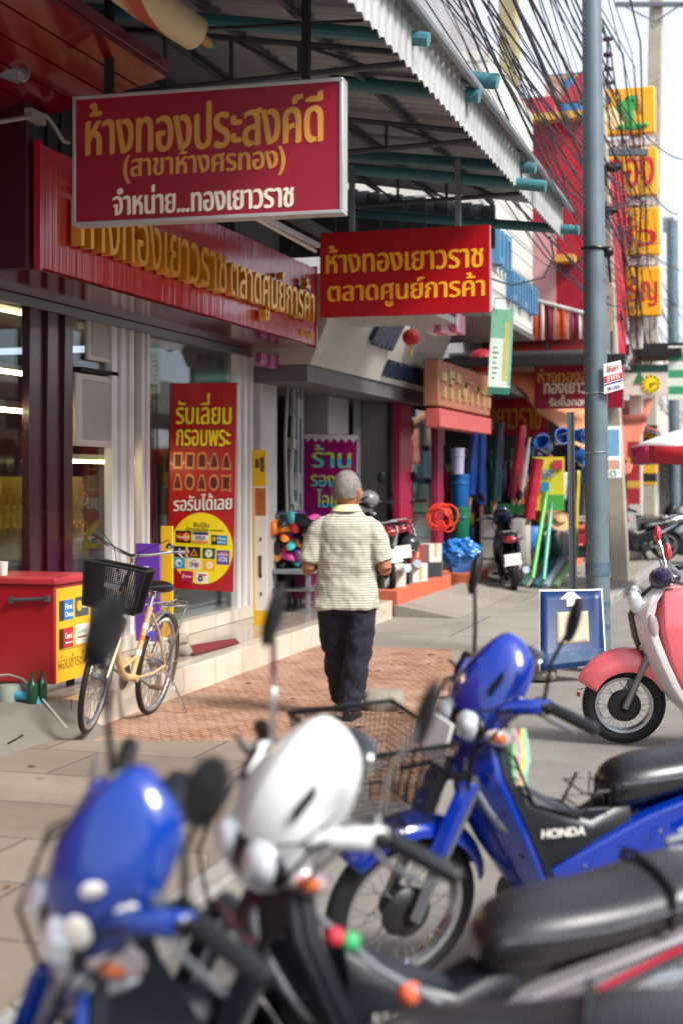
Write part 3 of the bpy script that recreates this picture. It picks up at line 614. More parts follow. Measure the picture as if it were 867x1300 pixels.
# purlins, rafters, trusses
mb = MB()
for k in range(6):
    x = -5.3+k*0.62; mb.bb((x-0.02, CY0, cz(x)-0.06), (x+0.02, CY1, cz(x)-0.012))
mb.build('purlins', rust, can)
def pipe(pa, pb, Y, r=0.05):
    return MB().tube([onY(*pa, Y), onY(*pb, Y)], r, 14).build('beam', teal, can)
pipe((195, 60), (632, 103), 10.1, 0.058); pipe((420, 103), (609, 121), 9.85, 0.052); pipe((430, 195), (680, 213), 12.1, 0.05); pipe((438, 213), (693, 236), 11.9, 0.05)
pipe((430, 268), (735, 292), 14.5, 0.05)
for Y in (4.2, 6.4, 8.3):
    mb = MB(); mb.tube([(-5.6, Y, cz(-5.6)-0.12), (EX+0.1, Y, cz(EX)-0.15)], 0.045, 10); mb.build('beam', teal, can)
for Y in (8.9, 11.1, 13.3):
    mb = MB(); zt_ = lambda x: cz(x)-0.07
    zl = cz(-5.5)-0.75
    mb.tube([(-5.55, Y, zl), (EX-0.06, Y, zt_(EX-0.06)-0.04)], 0.022, 6); mb.tube([(-5.55, Y, zt_(-5.55)), (EX-0.06, Y, zt_(EX-0.06))], 0.022, 6)
    for k in range(6):
        x = -5.4+0.48*k; f = (x+5.55)/(EX-0.06+5.55); zb_ = zl+(zt_(EX-0.06)-0.04-zl)*f
        mb.tube([(x, Y, zb_), (x, Y, zt_(x))], 0.016, 6)
        x2 = x+0.48; f2_ = (x2+5.55)/(EX-0.06+5.55); mb.tube([(x, Y, zt_(x)), (x2, Y, zl+(zt_(EX-0.06)-0.04-zl)*f2_)], 0.012, 6)
    mb.build('truss', rust, can)
mb = MB()
for k in range(20): mb.bb((-5.3+k*.125, CY1+.05-.012*(k % 2), 4.0), (-5.3+k*.125+.12, CY1+0.08, cz(-5.3+k*.125+.06)-.05))
mb.build('end_sheet', mat('grey_siding', '#5d646b', 0.5, 0.4), can)
MB().bb((-4.05, 8.2, 3.82), (-3.97, 15.0, 3.90)).build('hanger_rail', rust, can)
wr = MB(); wr.tube([onY(0, 76, 7.55), onY(60, 60, 7.6), onY(140, 8, 7.6)], 0.008, 5); wr.tube([onY(140, 38, 7.9), onY(300, 34, 8.1), onY(480, 24, 8.3)], 0.01, 5)
wr.build('wiring', black_pl, can)
# ================================================================== signs
def flat_sign(name, label, Y, pl, pr, pt, pb, thick, mface, mframe, fr=0.02, yaw=0.0, texts=(), cat='sign', x0x1=None, zz=None, tilt=0.0, group=None):
    """a board square to the street; pixel box -> place, texts: (body, fx, fz, fw, fh, material, bold) as fractions of the face"""
    a = onY(pl, (pt+pb)/2, Y); b = onY(pr, (pt+pb)/2, Y); pm = (pl+pr)/2
    z1, z0 = onY(pm, pt, Y).z, onY(pm, pb, Y).z
    W = b.x-a.x; Hh = z1-z0
    c = Vector(((a.x+b.x)/2, Y, z0)); t = thing(name, label, cat, c, R(yaw), group)
    if fr > 0:
        mb = MB()
        for (p0, p1) in (((-W/2, z0, 0), 0),): pass
        mb.bb((-W/2, 0, 0), (W/2, thick, fr)); mb.bb((-W/2, 0, Hh-fr), (W/2, thick, Hh)); mb.bb((-W/2, 0, fr), (-W/2+fr, thick, Hh-fr)); mb.bb((W/2-fr, 0, fr), (W/2, thick, Hh-fr))
        mb.build('frame', mframe, t, bevel=0.004)
    f = MB().bb((-W/2+fr, 0.008, fr), (W/2-fr, max(thick-0.008, 0.012), Hh-fr)).build('face', mface, t)
    by = {}
    for (body, fx, fz, fw, fh, m, bold) in texts:
        mb = by.setdefault(m.name, (MB(), m))[0]
        mb.text(body, (-W/2+fx*W, 0.008, fz*Hh), XV, ZV, w=fw*W, h=fh*Hh if fh else None, ext=0.003, bold=bold, lift=0.002)
    for k, (mb, m) in by.items(): mb.build('lettering', m, f)
    return t, W, Hh
ochre = mat('ochre_letter', '#c98f3a', 0.5, var=0.1); cream_l = mat('cream_letter', '#e6dcc8', 0.5); yellow_l = mat('yellow_letter', '#f0ae1c', 0.5, var=0.08)
sign_red = mat('sign_crimson', '#8f0d2b', 0.3, var=0.15, scale=2, dirt=0.3, dirtcol='#5a1020'); sign_red2 = mat('sign_red', '#a80c18', 0.3, var=0.12, scale=2, dirt=0.25, dirtcol='#5a1010')
alu = mat('alu_frame', '#b4b4b2', 0.4, 0.5, var=0.08, dirt=0.2)
S1, W1, H1 = flat_sign('hanging_sign', 'crimson hanging sign with ochre and white Thai lines in grey metal frame', 7.5, 95, 433, 109, 278, 0.11, sign_red, alu, 0.022, texts=[
    ('ห้างทองประสงค์ดี', 0.49, 0.735, 0.88, 0.40, ochre, 0.034), ('(สาขาห้างศรทอง)', 0.495, 0.43, 0.60, 0.25, ochre, 0.03), ('จำหน่าย...ทองเยาวราช', 0.49, 0.175, 0.67, 0.22, cream_l, 0.036)])
S1.rotation_euler = (0, 0, R(2.5))
def hangers(parent, xs, z0, z1, r, m, y=0.05):
    for x in xs: MB().bb((x-r, y-r, z0), (x+r, y+r, z1)).build('hanger', m, parent)
hangers(S1, [onY(137, 100, 7.5).x-S1.location.x, onY(384, 100, 7.5).x-S1.location.x], H1, H1+0.75, 0.022, dark_hole)
S2_, W2, H2 = flat_sign('hanging_sign', 'red hanging sign with two bright yellow Thai lines and no frame', 11.8, 406, 621, 290, 399, 0.09, sign_red2, sign_red2, 0.0, texts=[
    ('ห้างทองเยาวราช', 0.50, 0.68, 0.93, 0.33, yellow_l, 0.03), ('ตลาดศูนย์การค้า', 0.51, 0.28, 0.93, 0.36, yellow_l, 0.03)])
hangers(S2_, [onY(445, 280, 11.8).x-S2_.location.x, onY(580, 280, 11.8).x-S2_.location.x], H2, H2+0.58, 0.022, steel)
S3_, W3, H3 = flat_sign('hanging_sign', 'far crimson hanging sign with three Thai lines behind the steel pole', 22.0, 678, 791, 462, 518, 0.12, sign_red, sign_red, 0.0, texts=[
    ('ห้างทองสวัสดี', 0.45, 0.76, 0.82, 0.34, ochre, 0.034), ('ทองเยาวราช', 0.45, 0.46, 0.68, 0.24, cream_l, 0.036), ('รับซื้อทองเก่า', 0.46, 0.18, 0.58, 0.26, cream_l, 0.034)])
hangers(S3_, [-0.5, 0.5], H3, H3+0.5, 0.02, rust)
flat_sign('shop_banner', 'wide red banner with gold Thai letters beneath the peach tarpaulin', 25.5, 592, 695, 505, 553, 0.03, mat('banner_red', '#a3122a', 0.5, var=0.1), sign_red, 0.0, texts=[('ทองเยาวราช', 0.45, 0.45, 0.95, 0.55, ochre, 0.03)], cat='banner')
# red stand banner
bt, W, Hh = flat_sign('stand_banner', 'tall red stand banner with yellow Thai lines and yellow circle of card logos', 11.3, 209, 298, 486, 749, 0.012, mat('banner_vinyl', '#b00d18', 0.35, var=0.06, scale=2, coat=0.15), sign_red, 0.0, cat='banner')
bt.rotation_euler = (0, R(1.2), R(-8))
face = bt.children[0]
def P2(fx, fz): return Vector(((fx-0.5)*W, 0.008, fz*Hh))
lemon = mat('lemon_print', '#f2dc12', 0.45)
mb = MB(); mb.text('รับเลี่ยม', P2(0.51, 0.875), XV, ZV, w=0.86*W, h=0.155*Hh, ext=0.0012, bold=0.06, lift=0.001); mb.text('กรอบพระ', P2(0.51, 0.735), XV, ZV, w=0.84*W, h=0.085*Hh, ext=0.0012, bold=0.06, lift=0.001); mb.build('letter_outline', black_ink, face)
mb = MB(); mb.text('รับเลี่ยม', P2(0.51, 0.875), XV, ZV, w=0.85*W, h=0.15*Hh, ext=0.002, bold=0.03, lift=0.0035); mb.text('กรอบพระ', P2(0.51, 0.735), XV, ZV, w=0.83*W, h=0.08*Hh, ext=0.002, bold=0.03, lift=0.0035); mb.build('lettering', lemon, face)
mb = MB(); mb.text('รอรับได้เลย', P2(0.52, 0.425), XV, ZV, w=0.90*W, h=0.085*Hh, ext=0.0012, bold=0.06, lift=0.001, slant=0.06); mb.build('letter_outline', black_ink, face)
mb = MB(); mb.text('รอรับได้เลย', P2(0.52, 0.425), XV, ZV, w=0.89*W, h=0.08*Hh, ext=0.002, bold=0.03, lift=0.0035, slant=0.06); mb.build('lettering', white_flat, face)
copper = mat('amulet_copper', '#c98a5a', 0.4, 0.3, var=0.3, scale=30); darkred = mat('amulet_dark', '#5a1512', 0.5)
def frame_shape(kind, s):
    if kind == 'r': return [(-.4, -.5), (.4, -.5), (.4, .45), (-.4, .45)]
    if kind == 'b': return [(-.42, -.5), (.42, -.5), (.42, .3), (.2, .5), (-.2, .5), (-.42, .3)]
    if kind == 't': return [(-.42, -.5), (.42, -.5), (.36, -.1), (.12, .45), (-.12, .45), (-.36, -.1)]
    if kind == 'o': return [(.45*math.cos(a*math.pi/8), .48*math.sin(a*math.pi/8)) for a in range(16)]
    return [(-.45, -.5), (0, -.42), (.45, -.5), (.36, 0), (.45, .5), (0, .42), (-.45, .5), (-.36, 0)]
for r_, kinds in enumerate((['r', 'r', 'b', 't', 't'], ['t', 'o', 't', 'o', 'x'])):
    for i, k in enumerate(kinds):
        c = P2(0.13+0.185*i, 0.625-0.105*r_); sw, sh = 0.17*W, 0.085*Hh
        o = MB().prism([(x*sw, z*sh) for x, z in frame_shape(k, 1)], c+Vector((0, -0.001, 0)), XV, ZV, 0.002).build('amulet_frame', copper, face)
        mb = MB(); mb.prism([(x*sw*0.68, z*sh*0.72) for x, z in frame_shape(k, 1)], c+Vector((0, -0.0035, 0)), XV, ZV, 0.0012); mb.build('opening', darkred, o)
yc = P2(0.515, 0.20); rr0 = 0.475*W
MB().prism([(rr0*math.cos(i*math.pi/28), rr0*math.sin(i*math.pi/28)) for i in range(56)], yc+Vector((0, -0.001, 0)), XV, ZV, 0.002).build('circle', lemon, face)
mb = MB(); mb.text('ยินดีรับ', P2(0.51, 0.315), XV, ZV, w=0.24*W, h=0.026*Hh, ext=0.001, bold=0.02, lift=0.0035); mb.text('บัตรเครดิต', P2(0.44, 0.291), XV, ZV, w=0.34*W, h=0.024*Hh, ext=0.001, bold=0.02, lift=0.0035); mb.text('ทุกธนาคาร', P2(0.74, 0.288), XV, ZV, w=0.20*W, h=0.011*Hh, ext=0.001, bold=0.02, lift=0.0035); mb.build('lettering', black_ink, face)
def prnt(h): return mat('print_'+h.strip('#'), h, 0.45, var=0.03)
def card(parent, c, w_, h_, col, inner=(), ux=XV, uy=ZV):
    nr = Vector(ux).cross(Vector(uy)).normalized(); ms = [prnt(col)]; mb = MB(); mb.prism([(-w_/2, -h_/2), (w_/2, -h_/2), (w_/2, h_/2), (-w_/2, h_/2)], c+nr*0.003, ux, uy, 0.001)
    for k, it in enumerate(inner):
        ms.append(prnt(it[1])); mb.mat(len(ms)-1); o = c+Vector(ux)*it[2]*w_+Vector(uy)*it[3]*h_+nr*(0.0045+0.0012*k)
        if it[0] == 'disc': mb.prism([(it[4]*h_*math.cos(i*math.pi/10), it[4]*h_*math.sin(i*math.pi/10)) for i in range(20)], o, ux, uy, 0.0008)
        elif it[0] == 'bar': mb.prism([(-it[4]*w_/2, -it[5]*h_/2), (it[4]*w_/2, -it[5]*h_/2), (it[4]*w_/2, it[5]*h_/2), (-it[4]*w_/2, it[5]*h_/2)], o, ux, uy, 0.0008)
        elif it[0] == 'ring':
            n = 24; mb.loft([[o+Vector(ux)*(math.cos(a)*rq)+Vector(uy)*(math.sin(a)*rq) for a in [2*math.pi*i/n for i in range(n)]] for rq in (it[4]*h_, it[5]*h_)], cap=False)
        elif it[0] == 'poly': mb.prism([(p[0]*h_, p[1]*h_) for p in it[4]], o, ux, uy, 0.0008)
        elif it[0] == 'txt': mb.text(it[6], o, ux, uy, w=it[4]*w_, h=it[5]*h_, ext=0.0006, bold=0.02, lift=0.0003)
    return mb.build('card_logo', ms, parent, smooth=0)
cw, ch = 0.19*W, 0.052*Hh
def pc(fx, fz): return P2(fx, fz)
drop = [(0, .36), (.2, 0), (.16, -.24), (0, -.32), (-.16, -.24), (-.2, 0)]
card(face, pc(0.235, 0.253), 0.235*W, 0.058*Hh, '#1a1512', [('disc', '#c0202a', -.2, 0, .36), ('disc', '#e8912a', .2, 0, .36), ('txt', '#f2e9dc', 0, 0, .8, .22, 'MasterCard')])
card(face, pc(0.50, 0.252), 0.235*W, 0.054*Hh, '#ece8e2', [('bar', '#1c2f6e', 0, .38, 1, .22), ('bar', '#d98a2a', 0, -.38, 1, .22), ('txt', '#1c2f6e', 0, 0, .72, .38, 'VISA')])
card(face, pc(0.785, 0.245), 0.24*W, 0.046*Hh, '#2a86b8', [('bar', '#2d2a28', -.33, 0, .34, 1), ('disc', '#c99a3a', -.33, .1, .25), ('txt', '#d9edf5', .17, .15, .5, .25, 'First'), ('txt', '#d9edf5', .17, -.2, .55, .22, 'Choice')])
card(face, pc(0.18, 0.180), cw, ch, '#15151b', [('poly', '#e6e6ea', 0, 0, drop), ('poly', '#15151b', 0, -.04, [(x*.5, y*.5) for x, y in drop])])
card(face, pc(0.405, 0.180), cw, ch, '#1d1614', [('poly', '#e08a2a', 0, 0, [(0, .38), (.42, -.34), (-.42, -.34)]), ('poly', '#1d1614', 0, -.05, [(0, .18), (.2, -.16), (-.2, -.16)])])
card(face, pc(0.63, 0.178), cw, ch, '#1d5a34', [('disc', '#eae6da', 0, 0, .38), ('poly', '#2c8a48', 0, 0, [(0, -.25), (.12, .1), (.24, .2), (.05, .14), (-.18, .22), (-.03, .0)])])
card(face, pc(0.845, 0.162), cw, 0.068*Hh, '#5b4aa6', [('bar', '#dcd6ee', 0, .2, .8, .08), ('bar', '#e08a3a', .05, .32, .6, .08), ('txt', '#e6e2f4', 0, -.12, .7, .36, 'AEON')])
card(face, pc(0.17, 0.125), cw, ch, '#2aa0d0', [('disc', '#e6f2f6', 0, 0, .36), ('poly', '#2a7fc0', .05, -.05, [(-.2, -.1), (.2, -.15), (.24, .1), (-.05, .22)])])
card(face, pc(0.405, 0.123), cw*1.05, ch, '#e9e4dc', [('txt', '#c02a3a', -.27, -.05, .22, .42, 'T'), ('txt', '#2a5fae', .0, -.05, .3, .42, 'M'), ('txt', '#c02a3a', .29, -.05, .22, .42, 'B'), ('bar', '#2a5fae', 0, .36, .3, .06)])
card(face, pc(0.64, 0.121), cw, ch, '#f0b41c', [('disc', '#f6ead0', 0, 0, .34), ('ring', '#f0b41c', 0, 0, .1, .16)])
card(face, pc(0.30, 0.062), cw, ch, '#b01452', [('bar', '#e8c4d4', -.3, 0, .12, .4), ('txt', '#f2dbe6', .12, 0, .5, .2, 'Shatta')])
card(face, pc(0.53, 0.060), cw, ch, '#ece8e4', [('bar', '#c23a2a', .05, .25, .6, .14), ('ring', '#15151b', -.1, -.1, .12, .27)])
mb = MB(); mb.tube([P2(-0.03, 1.0)+Vector((0, 0.03, 0)), P2(-0.03, -0.32)+Vector((0, 0.03, 0))], 0.012, 8); mb.tube([P2(-0.03, -0.3)+Vector((0, 0.03, 0)), P2(0.3, -0.32)+Vector((0, 0.03, 0)), P2(1.0, -0.32)+Vector((0, 0.5, 0))], 0.012, 8)
mb.tube([P2(-0.03, 0.99)+Vector((0, 0.03, 0)), P2(1.0, 0.995)+Vector((0, 0.02, 0))], 0.008, 6); mb.build('stand', black_pl, bt)
# purple shoe shop banner
pbm = mat('magenta_print', '#a0156e', 0.45, var=0.1, scale=2)
bt2, Wp, Hp = flat_sign('stand_banner', 'purple stand banner with bright Thai letters behind the walking man', 15.6, 380, 452, 551, 668, 0.012, pbm, pbm, 0.0, cat='banner')
bt2.rotation_euler = (0, R(2), R(-10)); face2 = bt2.children[0]
def P3(fx, fz): return Vector(((fx-0.5)*Wp, 0.008, fz*Hp))
mb = MB(); pts = [(-.5*Wp, 0), (.5*Wp, 0)]+[((.5-k/14)*Wp, -0.04-0.05*abs(math.sin(k*1.57))) for k in range(15)]; mb.prism(pts[::-1], P3(.5, .995)+Vector((0, -0.001, 0)), XV, ZV, 0.002); mb.build('drip_edge', prnt('#d9d6e2'), face2, smooth=0)
sky_o = prnt('#1b3f9c'); lime = banded('lime_print', '#d9e23a', '#4fd0d8', 2, 0.26, 0.5, 0.45, soft=0.4)
for bold, lift, m, nm in ((0.07, 0.001, sky_o, 'letter_outline'), (0.025, 0.0045, lime, 'lettering')):
    mb = MB()
    for body, fx, fz, fw, fh in (('ร้าน', .53, .76, .74, .25), ('รองเท้า', .58, .52, .86, .19), ('ไอเดีย', .60, .30, .66, .2), ('แฟชั่น', .55, .10, .6, .14)): mb.text(body, P3(fx, fz), XV, ZV, w=fw*Wp, h=fh*Hp, ext=0.0012, bold=bold, lift=lift)
    mb.build(nm, m, face2)
MB().tube([P3(0.5, 0)+Vector((0, 0.03, 0)), P3(0.5, 0)+Vector((0, 0.03, -1.1))], 0.014).build('stand', black_pl, bt2)
# small card with a shoe picture standing under the table
# yellow narrow banner by the last column
nbm, Wn, Hn = flat_sign('stand_banner', 'narrow yellow and white advertising banner stand beside the last white column', 12.55, 321, 340, 571, 803, 0.02, white_flat, white_flat, 0.0, cat='banner')
nbm.rotation_euler = (0, R(-0.6), R(-6)); f5 = nbm.children[0]
mb = MB(); bb2 = lambda x0, x1, z0, z1, l: mb.bb(((x0-.5)*Wn, 0.008-l, z0*Hn), ((x1-.5)*Wn, 0.0085, z1*Hn))
bb2(0, 1, .80, 1, .002); bb2(0, 1, 0, .12, .002); bb2(0, .14, .1, .81, .0025); mb.build('yellow_print', prnt('#e8b61e'), f5)
mb = MB(); bb2(.2, .95, .64, .79, .002); mb.build('picture', mat('food_print', '#b5653a', 0.5, var=0.6, scale=22), f5)
mb = MB(); bb2(.25, .5, .9, .95, .004); bb2(.6, .85, .88, .96, .004); bb2(.4, .6, .30, .42, .004)
for k in range(4): bb2(.5, .62, .2+.1*k, .22+.1*k, .004)
mb.build('marks', prnt('#4a4640'), f5)
# green and white hanging banner
gb, Wg, Hg = flat_sign('hanging_banner', 'green and white vinyl banner hanging below the white tiled fascia', 15.8, 619, 647, 392, 500, 0.008, mat('milk_vinyl', '#c3d3c6', 0.4, var=0.08), white_flat, 0.0, cat='banner')
gb.rotation_euler = (0, R(3), R(20)); f6 = gb.children[0]
def gq_(mb, x0, x1, z0, z1, l): mb.bb(((x0-.5)*Wg, 0.008-l, z0*Hg), ((x1-.5)*Wg, 0.0085, z1*Hg))
mb = MB(); gq_(mb, 0, 1, .66, 1, .002); gq_(mb, .86, 1, .1, .66, .002); mb.build('green_print', mat('green_print', '#6fa88a', 0.45, var=0.35, scale=9), f6)
mb = MB(); gq_(mb, 0, 1, 0, .08, .002); mb.build('foot_band', prnt('#1d6a52'), f6)
mb = MB(); gq_(mb, .62, .84, .16, .85, .0035); mb.build('bottle_picture', mat('gold_print', '#b6a85a', 0.45, var=0.4, scale=14), f6)
mb = MB()
for k in range(7): gq_(mb, .15, .3+.05*(k % 3), .18+.06*k, .195+.06*k, .0035)
mb.text('ศูนย์บริการ', Vector((0, 0.006, 0.04*Hg)), XV, ZV, w=0.6*Wg, h=0.035*Hg, ext=0.002); mb.build('print_lines', prnt('#5c6f66'), f6)
MB().tube([(-0.4*Wg, 0, Hg), (-0.4*Wg, 0, Hg+0.12), (0.4*Wg, 0, Hg+0.12), (0.4*Wg, 0, Hg)], 0.006, 5).build('cord', black_pl, gb)
# ------------------------------------------------------------------ white tiled fascia with blue letters, beyond the canopy
wf = thing('fascia_wall', 'white tiled upper fascia with thick blue raised letters above green banner', 'building', (-3.6, 18, 3.4), world=True)
XW = -3.2; ya, yb = 16.4, onX(676, 420, XW).y; zb_ = onX(640, 404, XW).z
MB().bb((XW-2.0, ya, zb_), (XW, yb, 6.6)).build('wall', banded('white_courses', '#dedad2', '#a39d93', 2, 0.22, 0.9, 0.5, bump=0.3), wf)
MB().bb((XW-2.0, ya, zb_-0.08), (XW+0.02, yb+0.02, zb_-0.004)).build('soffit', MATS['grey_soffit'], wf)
bl = mat('blue_letter', '#4d86ad', 0.4, var=0.1)
def lets(pa, pb, zc, hh, n):
    mb = MB(); y0_ = yX(pa, XW); y1_ = yX(pb, XW); d = (y1_-y0_)/n
    for i in range(n):
        yc_ = y0_+d*(i+.5); mb.bb((XW, yc_-d*.36, zc-hh/2), (XW+.10, yc_-d*.16, zc+hh/2)); mb.bb((XW, yc_+d*.16, zc-hh/2), (XW+.10, yc_+d*.36, zc+hh/2)); mb.bb((XW, yc_-d*.16, zc+hh*(.5 if i % 2 else -.3)-.07), (XW+.098, yc_+d*.16, zc+hh*(.5 if i % 2 else -.3)+.002))
    return mb.build('sign_lettering', bl, wf)
lets(641, 675, onX(657, 372, XW).z, 0.36, 5); lets(622, 641, onX(632, 318, XW).z, 0.42, 2)
MB().tube([onX(622, 353, XW+.12), onX(650, 362, XW+.12), onX(690, 352, XW+.4), onX(703, 325, XW+.4), onX(698, 300, XW+.4)], 0.012, 5).build('hanging_wire', black_pl, wf)
# pink box light below it
mb = MB(); A_ = onY(540, 397, 14.6); B_ = onY(579, 420, 14.6); mb.bb((A_.x, 14.6, B_.z), (B_.x, 15.05, A_.z))
lbx = mb.build('light_box', banded('pink_print', '#c75a86', '#e6d4da', 0, 0.19, 0.5, 0.4, distort=0.2), world=True); tag(lbx, 'small pink printed light box below the right end of red hanging sign', 'sign')
mb = MB(); mb.bb((-4.6, 13.6, onY(500, 400, 14).z-0.05), (onY(579, 400, 14.6).x, 14.55, onY(500, 400, 14).z+0.02)); tag(mb.build('awning_board', mat('pale_board', '#aaa7a2', 0.5, dirt=0.3), world=True), 'flat pale awning board above the tilted sign panel', 'awning')
# ------------------------------------------------------------------ red building and striped awning beyond
rb = thing('red_building', 'bright crimson tall building rising behind the street cables', 'building', (-4.3, 24, 0), world=True)
YB = 21.5; xl, xr = -6.5, onY(745, 300, YB).x
MB().bb((xl, YB, 3.8), (xr, YB+6, onY(700, 150, YB).z)).build('wall', mat('crimson_wall', '#b50f2d', 0.6, var=0.2, scale=1.5, dirt=0.4, dirtcol='#7a2030'), rb)
MB().bb((xl, YB-0.03, 3.85), (onY(706, 300, YB).x, YB-0.003, onY(690, 285, YB).z)).build('pink_panel', mat('pink_wall', '#d9a3a4', 0.6, var=0.15, scale=3), rb)
MB().bb((onY(657, 160, YB).x, YB+0.3, onY(700, 165, YB).z), (onY(700, 160, YB).x, YB+2.5, onY(680, 116, YB).z)).build('roof_room', mat('rose_wall', '#b83248', 0.6, var=0.15), rb)
MB().bb((onY(672, 150, YB).x, YB-0.25, onY(700, 156, YB).z), (onY(742, 150, YB).x, YB-0.003, onY(700, 147, YB).z)).build('ledge', mat('yellow_ledge', '#d9a23a', 0.6), rb)
MB().bb((onY(707, 335, YB).x, YB-0.3, onY(720, 335, YB).z), (onY(732, 335, YB).x, YB-0.003, onY(720, 326, YB).z)).build('bracket_lamp', MATS['yellow_ledge'], rb)
mb = MB(); mb.tube([onY(708, 333, YB-.05), onY(742, 368, YB-.5)], 0.02, 5); mb.tube([onY(712, 352, YB-.05), onY(745, 322, YB-.5)], 0.02, 5); mb.build('stay_rods', rust, rb)
bsn = thing('rooftop_sign', 'cream rooftop sign with blue and red figures behind the cables', 'sign', onY(715, 165, 26), world=True)
mb = MB(); a = onY(692, 150, 26); b = onY(742, 92, 26); mb.bb((a.x, 26, a.z), (b.x, 26.2, b.z)); mb.build('board', mat('cream_board', '#d0b79c', 0.6, var=0.2), bsn)
mb = MB(); a = onY(690, 97, 25.98); b = onY(742, 92, 25.98); mb.bb((a.x, 25.9, a.z), (b.x, 25.98, b.z)); a = onY(712, 150, 25.95); b = onY(738, 130, 25.95); mb.bb((a.x, 25.93, a.z), (b.x, 25.98, b.z)); mb.ell(onY(723, 112, 25.95), (0.1, 0.03, 0.22)); mb.build('blue_figures', prnt('#2f78b0'), bsn)
mb = MB(); mb.prism([(-.38, 0), (.38, 0), (0.05, .55)], onY(735, 128, 25.95), XV, ZV, 0.03); mb.build('red_figure', prnt('#a8303c'), bsn)
aw = thing('striped_awning', 'striped awning of orange, maroon and white bands below crimson wall', 'awning', onY(720, 405, 20.2), world=True)
YA = 20.2; bm3 = (mat('orange_cloth', '#c9522e', 0.7), mat('maroon_cloth', '#7e2036', 0.7), mat('white_cloth', '#d8d0c6', 0.7))
A = onY(677, 382, YA); B = onY(765, 405, YA); zbt = onY(700, 431, YA).z; Wd = B.x-A.x
seq = [(0, .11), (2, .05), (1, .13), (2, .045), (0, .15), (2, .045), (1, .14), (2, .045), (0, .13), (2, .05), (1, .11)]
tot = sum(s_[1] for s_ in seq); u = 0
for ci, wd in seq:
    u2 = u+wd/tot; f = lambda t: A.z+(B.z-A.z)*t
    nn = 4; bnd = MB()
    for k in range(nn):
        a0, a1 = u+(u2-u)*k/nn, u+(u2-u)*(k+1)/nn; yo = lambda t: YA-0.02*math.sin(t*60)
        bnd.add([(A.x+Wd*a0, yo(a0), zbt), (A.x+Wd*a1, yo(a1), zbt), (A.x+Wd*a1, yo(a1), f(a1)), (A.x+Wd*a0, yo(a0), f(a0))], [(0, 1, 2, 3)])
    bnd.build(['orange_band', 'maroon_band', 'white_band'][ci], bm3[ci], aw, solid=0.006); u = u2
MB().tube([A+Vector((0, 0, .02)), B+Vector((0, 0, .02))], 0.03, 8).build('rail', white_p, aw)
MB().bb((A.x-2.2, YA+0.02, zbt-0.35), (B.x+0.3, YA+0.3, zbt-0.22)).build('beam', dark_hole, aw)
mb = MB(); mb.bb((A.x-2.0, YA+.35, zbt-0.16), (B.x, YA+4, zbt-0.12)); mb.build('roof_sheet', tin, aw)
# peach tarpaulin, brown awning, bank sign with clock
def tarp(u, v):
    P0, P1, P2_, P3_ = onY(598, 445, 27), onY(745, 470, 27), onY(742, 566, 23.2), onY(668, 500, 23.2)
    a = P0.lerp(P1, u); b = P3_.lerp(P2_, u); p = a.lerp(b, v); p.z += 0.06*math.sin(u*9)*math.sin(v*5)-0.12*math.sin(math.pi*u); return p
tag(MB().sheet(tarp, 24, 12).build('tarpaulin', mat('peach_tarp', '#d9956c', 0.7, var=0.15, scale=2, dirt=0.2), world=True, solid=0.01, smooth=80), 'peach orange tarpaulin slung above the hardware goods', 'tarpaulin')
def tarp2(u, v):
    P0, P1, P2_, P3_ = onY(742, 490, 29), onY(830, 505, 29), onY(800, 600, 25.5), onY(735, 590, 25.5)
    p = P0.lerp(P1, u).lerp(P3_.lerp(P2_, u), v); p.z -= 0.15*math.sin(math.pi*u); return p
tag(MB().sheet(tarp2, 16, 10).build('tarpaulin', mat('salmon_tarp', '#c4725c', 0.7, var=0.2, scale=2, dirt=0.25), world=True, solid=0.01, smooth=80), 'salmon tarpaulin sloping down behind the steel pole', 'tarpaulin')
bk, Wb, Hb = flat_sign('bank_sign', 'white projecting bank sign with round yellow clock and green emblem', 27.5, 788, 848, 463, 501, 0.25, mat('bank_white', '#d8d4c8', 0.4), mat('bank_green', '#2c7a52', 0.4), 0.0, texts=[('ธนาคาร', 0.42, 0.86, 0.6, 0.16, prnt('#dfe6e0'), 0.02)])
fb = [c for c in bk.children][0]
mb = MB(); mb.bb((-Wb/2, 0.0, Hb*.75), (Wb/2, 0.006, Hb)); mb.build('green_band', mat('deep_green', '#16513f', 0.4), fb)
cc = Vector((0.14*Wb, 0.004, 0.36*Hb)); rc = 0.30*Hb
ck = MB().prism([(rc*math.cos(i*math.pi/16), rc*math.sin(i*math.pi/16)) for i in range(32)], cc+Vector((0, -0.004, 0)), XV, ZV, 0.01).build('clock_face', prnt('#efd81e'), bk)
mb = MB(); mb.box(cc+Vector((rc*.28, -0.012, 0)), (rc*.62, 0.006, 0.03)); mb.box(cc+Vector((-rc*.02, -0.018, -rc*.2)), (0.03, 0.005, rc*.45))
for i in range(12): a = i*math.pi/6; mb.box(cc+Vector((rc*.84*math.cos(a), -0.012, rc*.84*math.sin(a))), (0.04, 0.004, 0.04))
mb.build('clock_hands', black_ink, ck)
MB().prism([(-.12, -.1), (.12, -.1), (0, .14)], Vector((-.1*Wb, 0.0, .55*Hb)), XV, ZV, 0.006).build('emblem', MATS['bank_green'], fb)
cxp = xY(848, 27.5)-bk.location.x
g2 = MB(); g2.bb((cxp, 0.02, -.1), (cxp+.5, .2, Hb+.35)); g2.build('green_end', banded('green_white', '#3a9a6a', '#d9e6da', 2, .31, .5, .4), bk)
mb = MB(); mb.bb((bk.location.x-1.2, 28.5, bk.location.z+Hb+.35), (bk.location.x+1.2, 29.5, bk.location.z+Hb+.5)); mb.bb((bk.location.x-.2, 27.4, bk.location.z+Hb+.15), (bk.location.x+.7, 28.6, bk.location.z+Hb+.3))
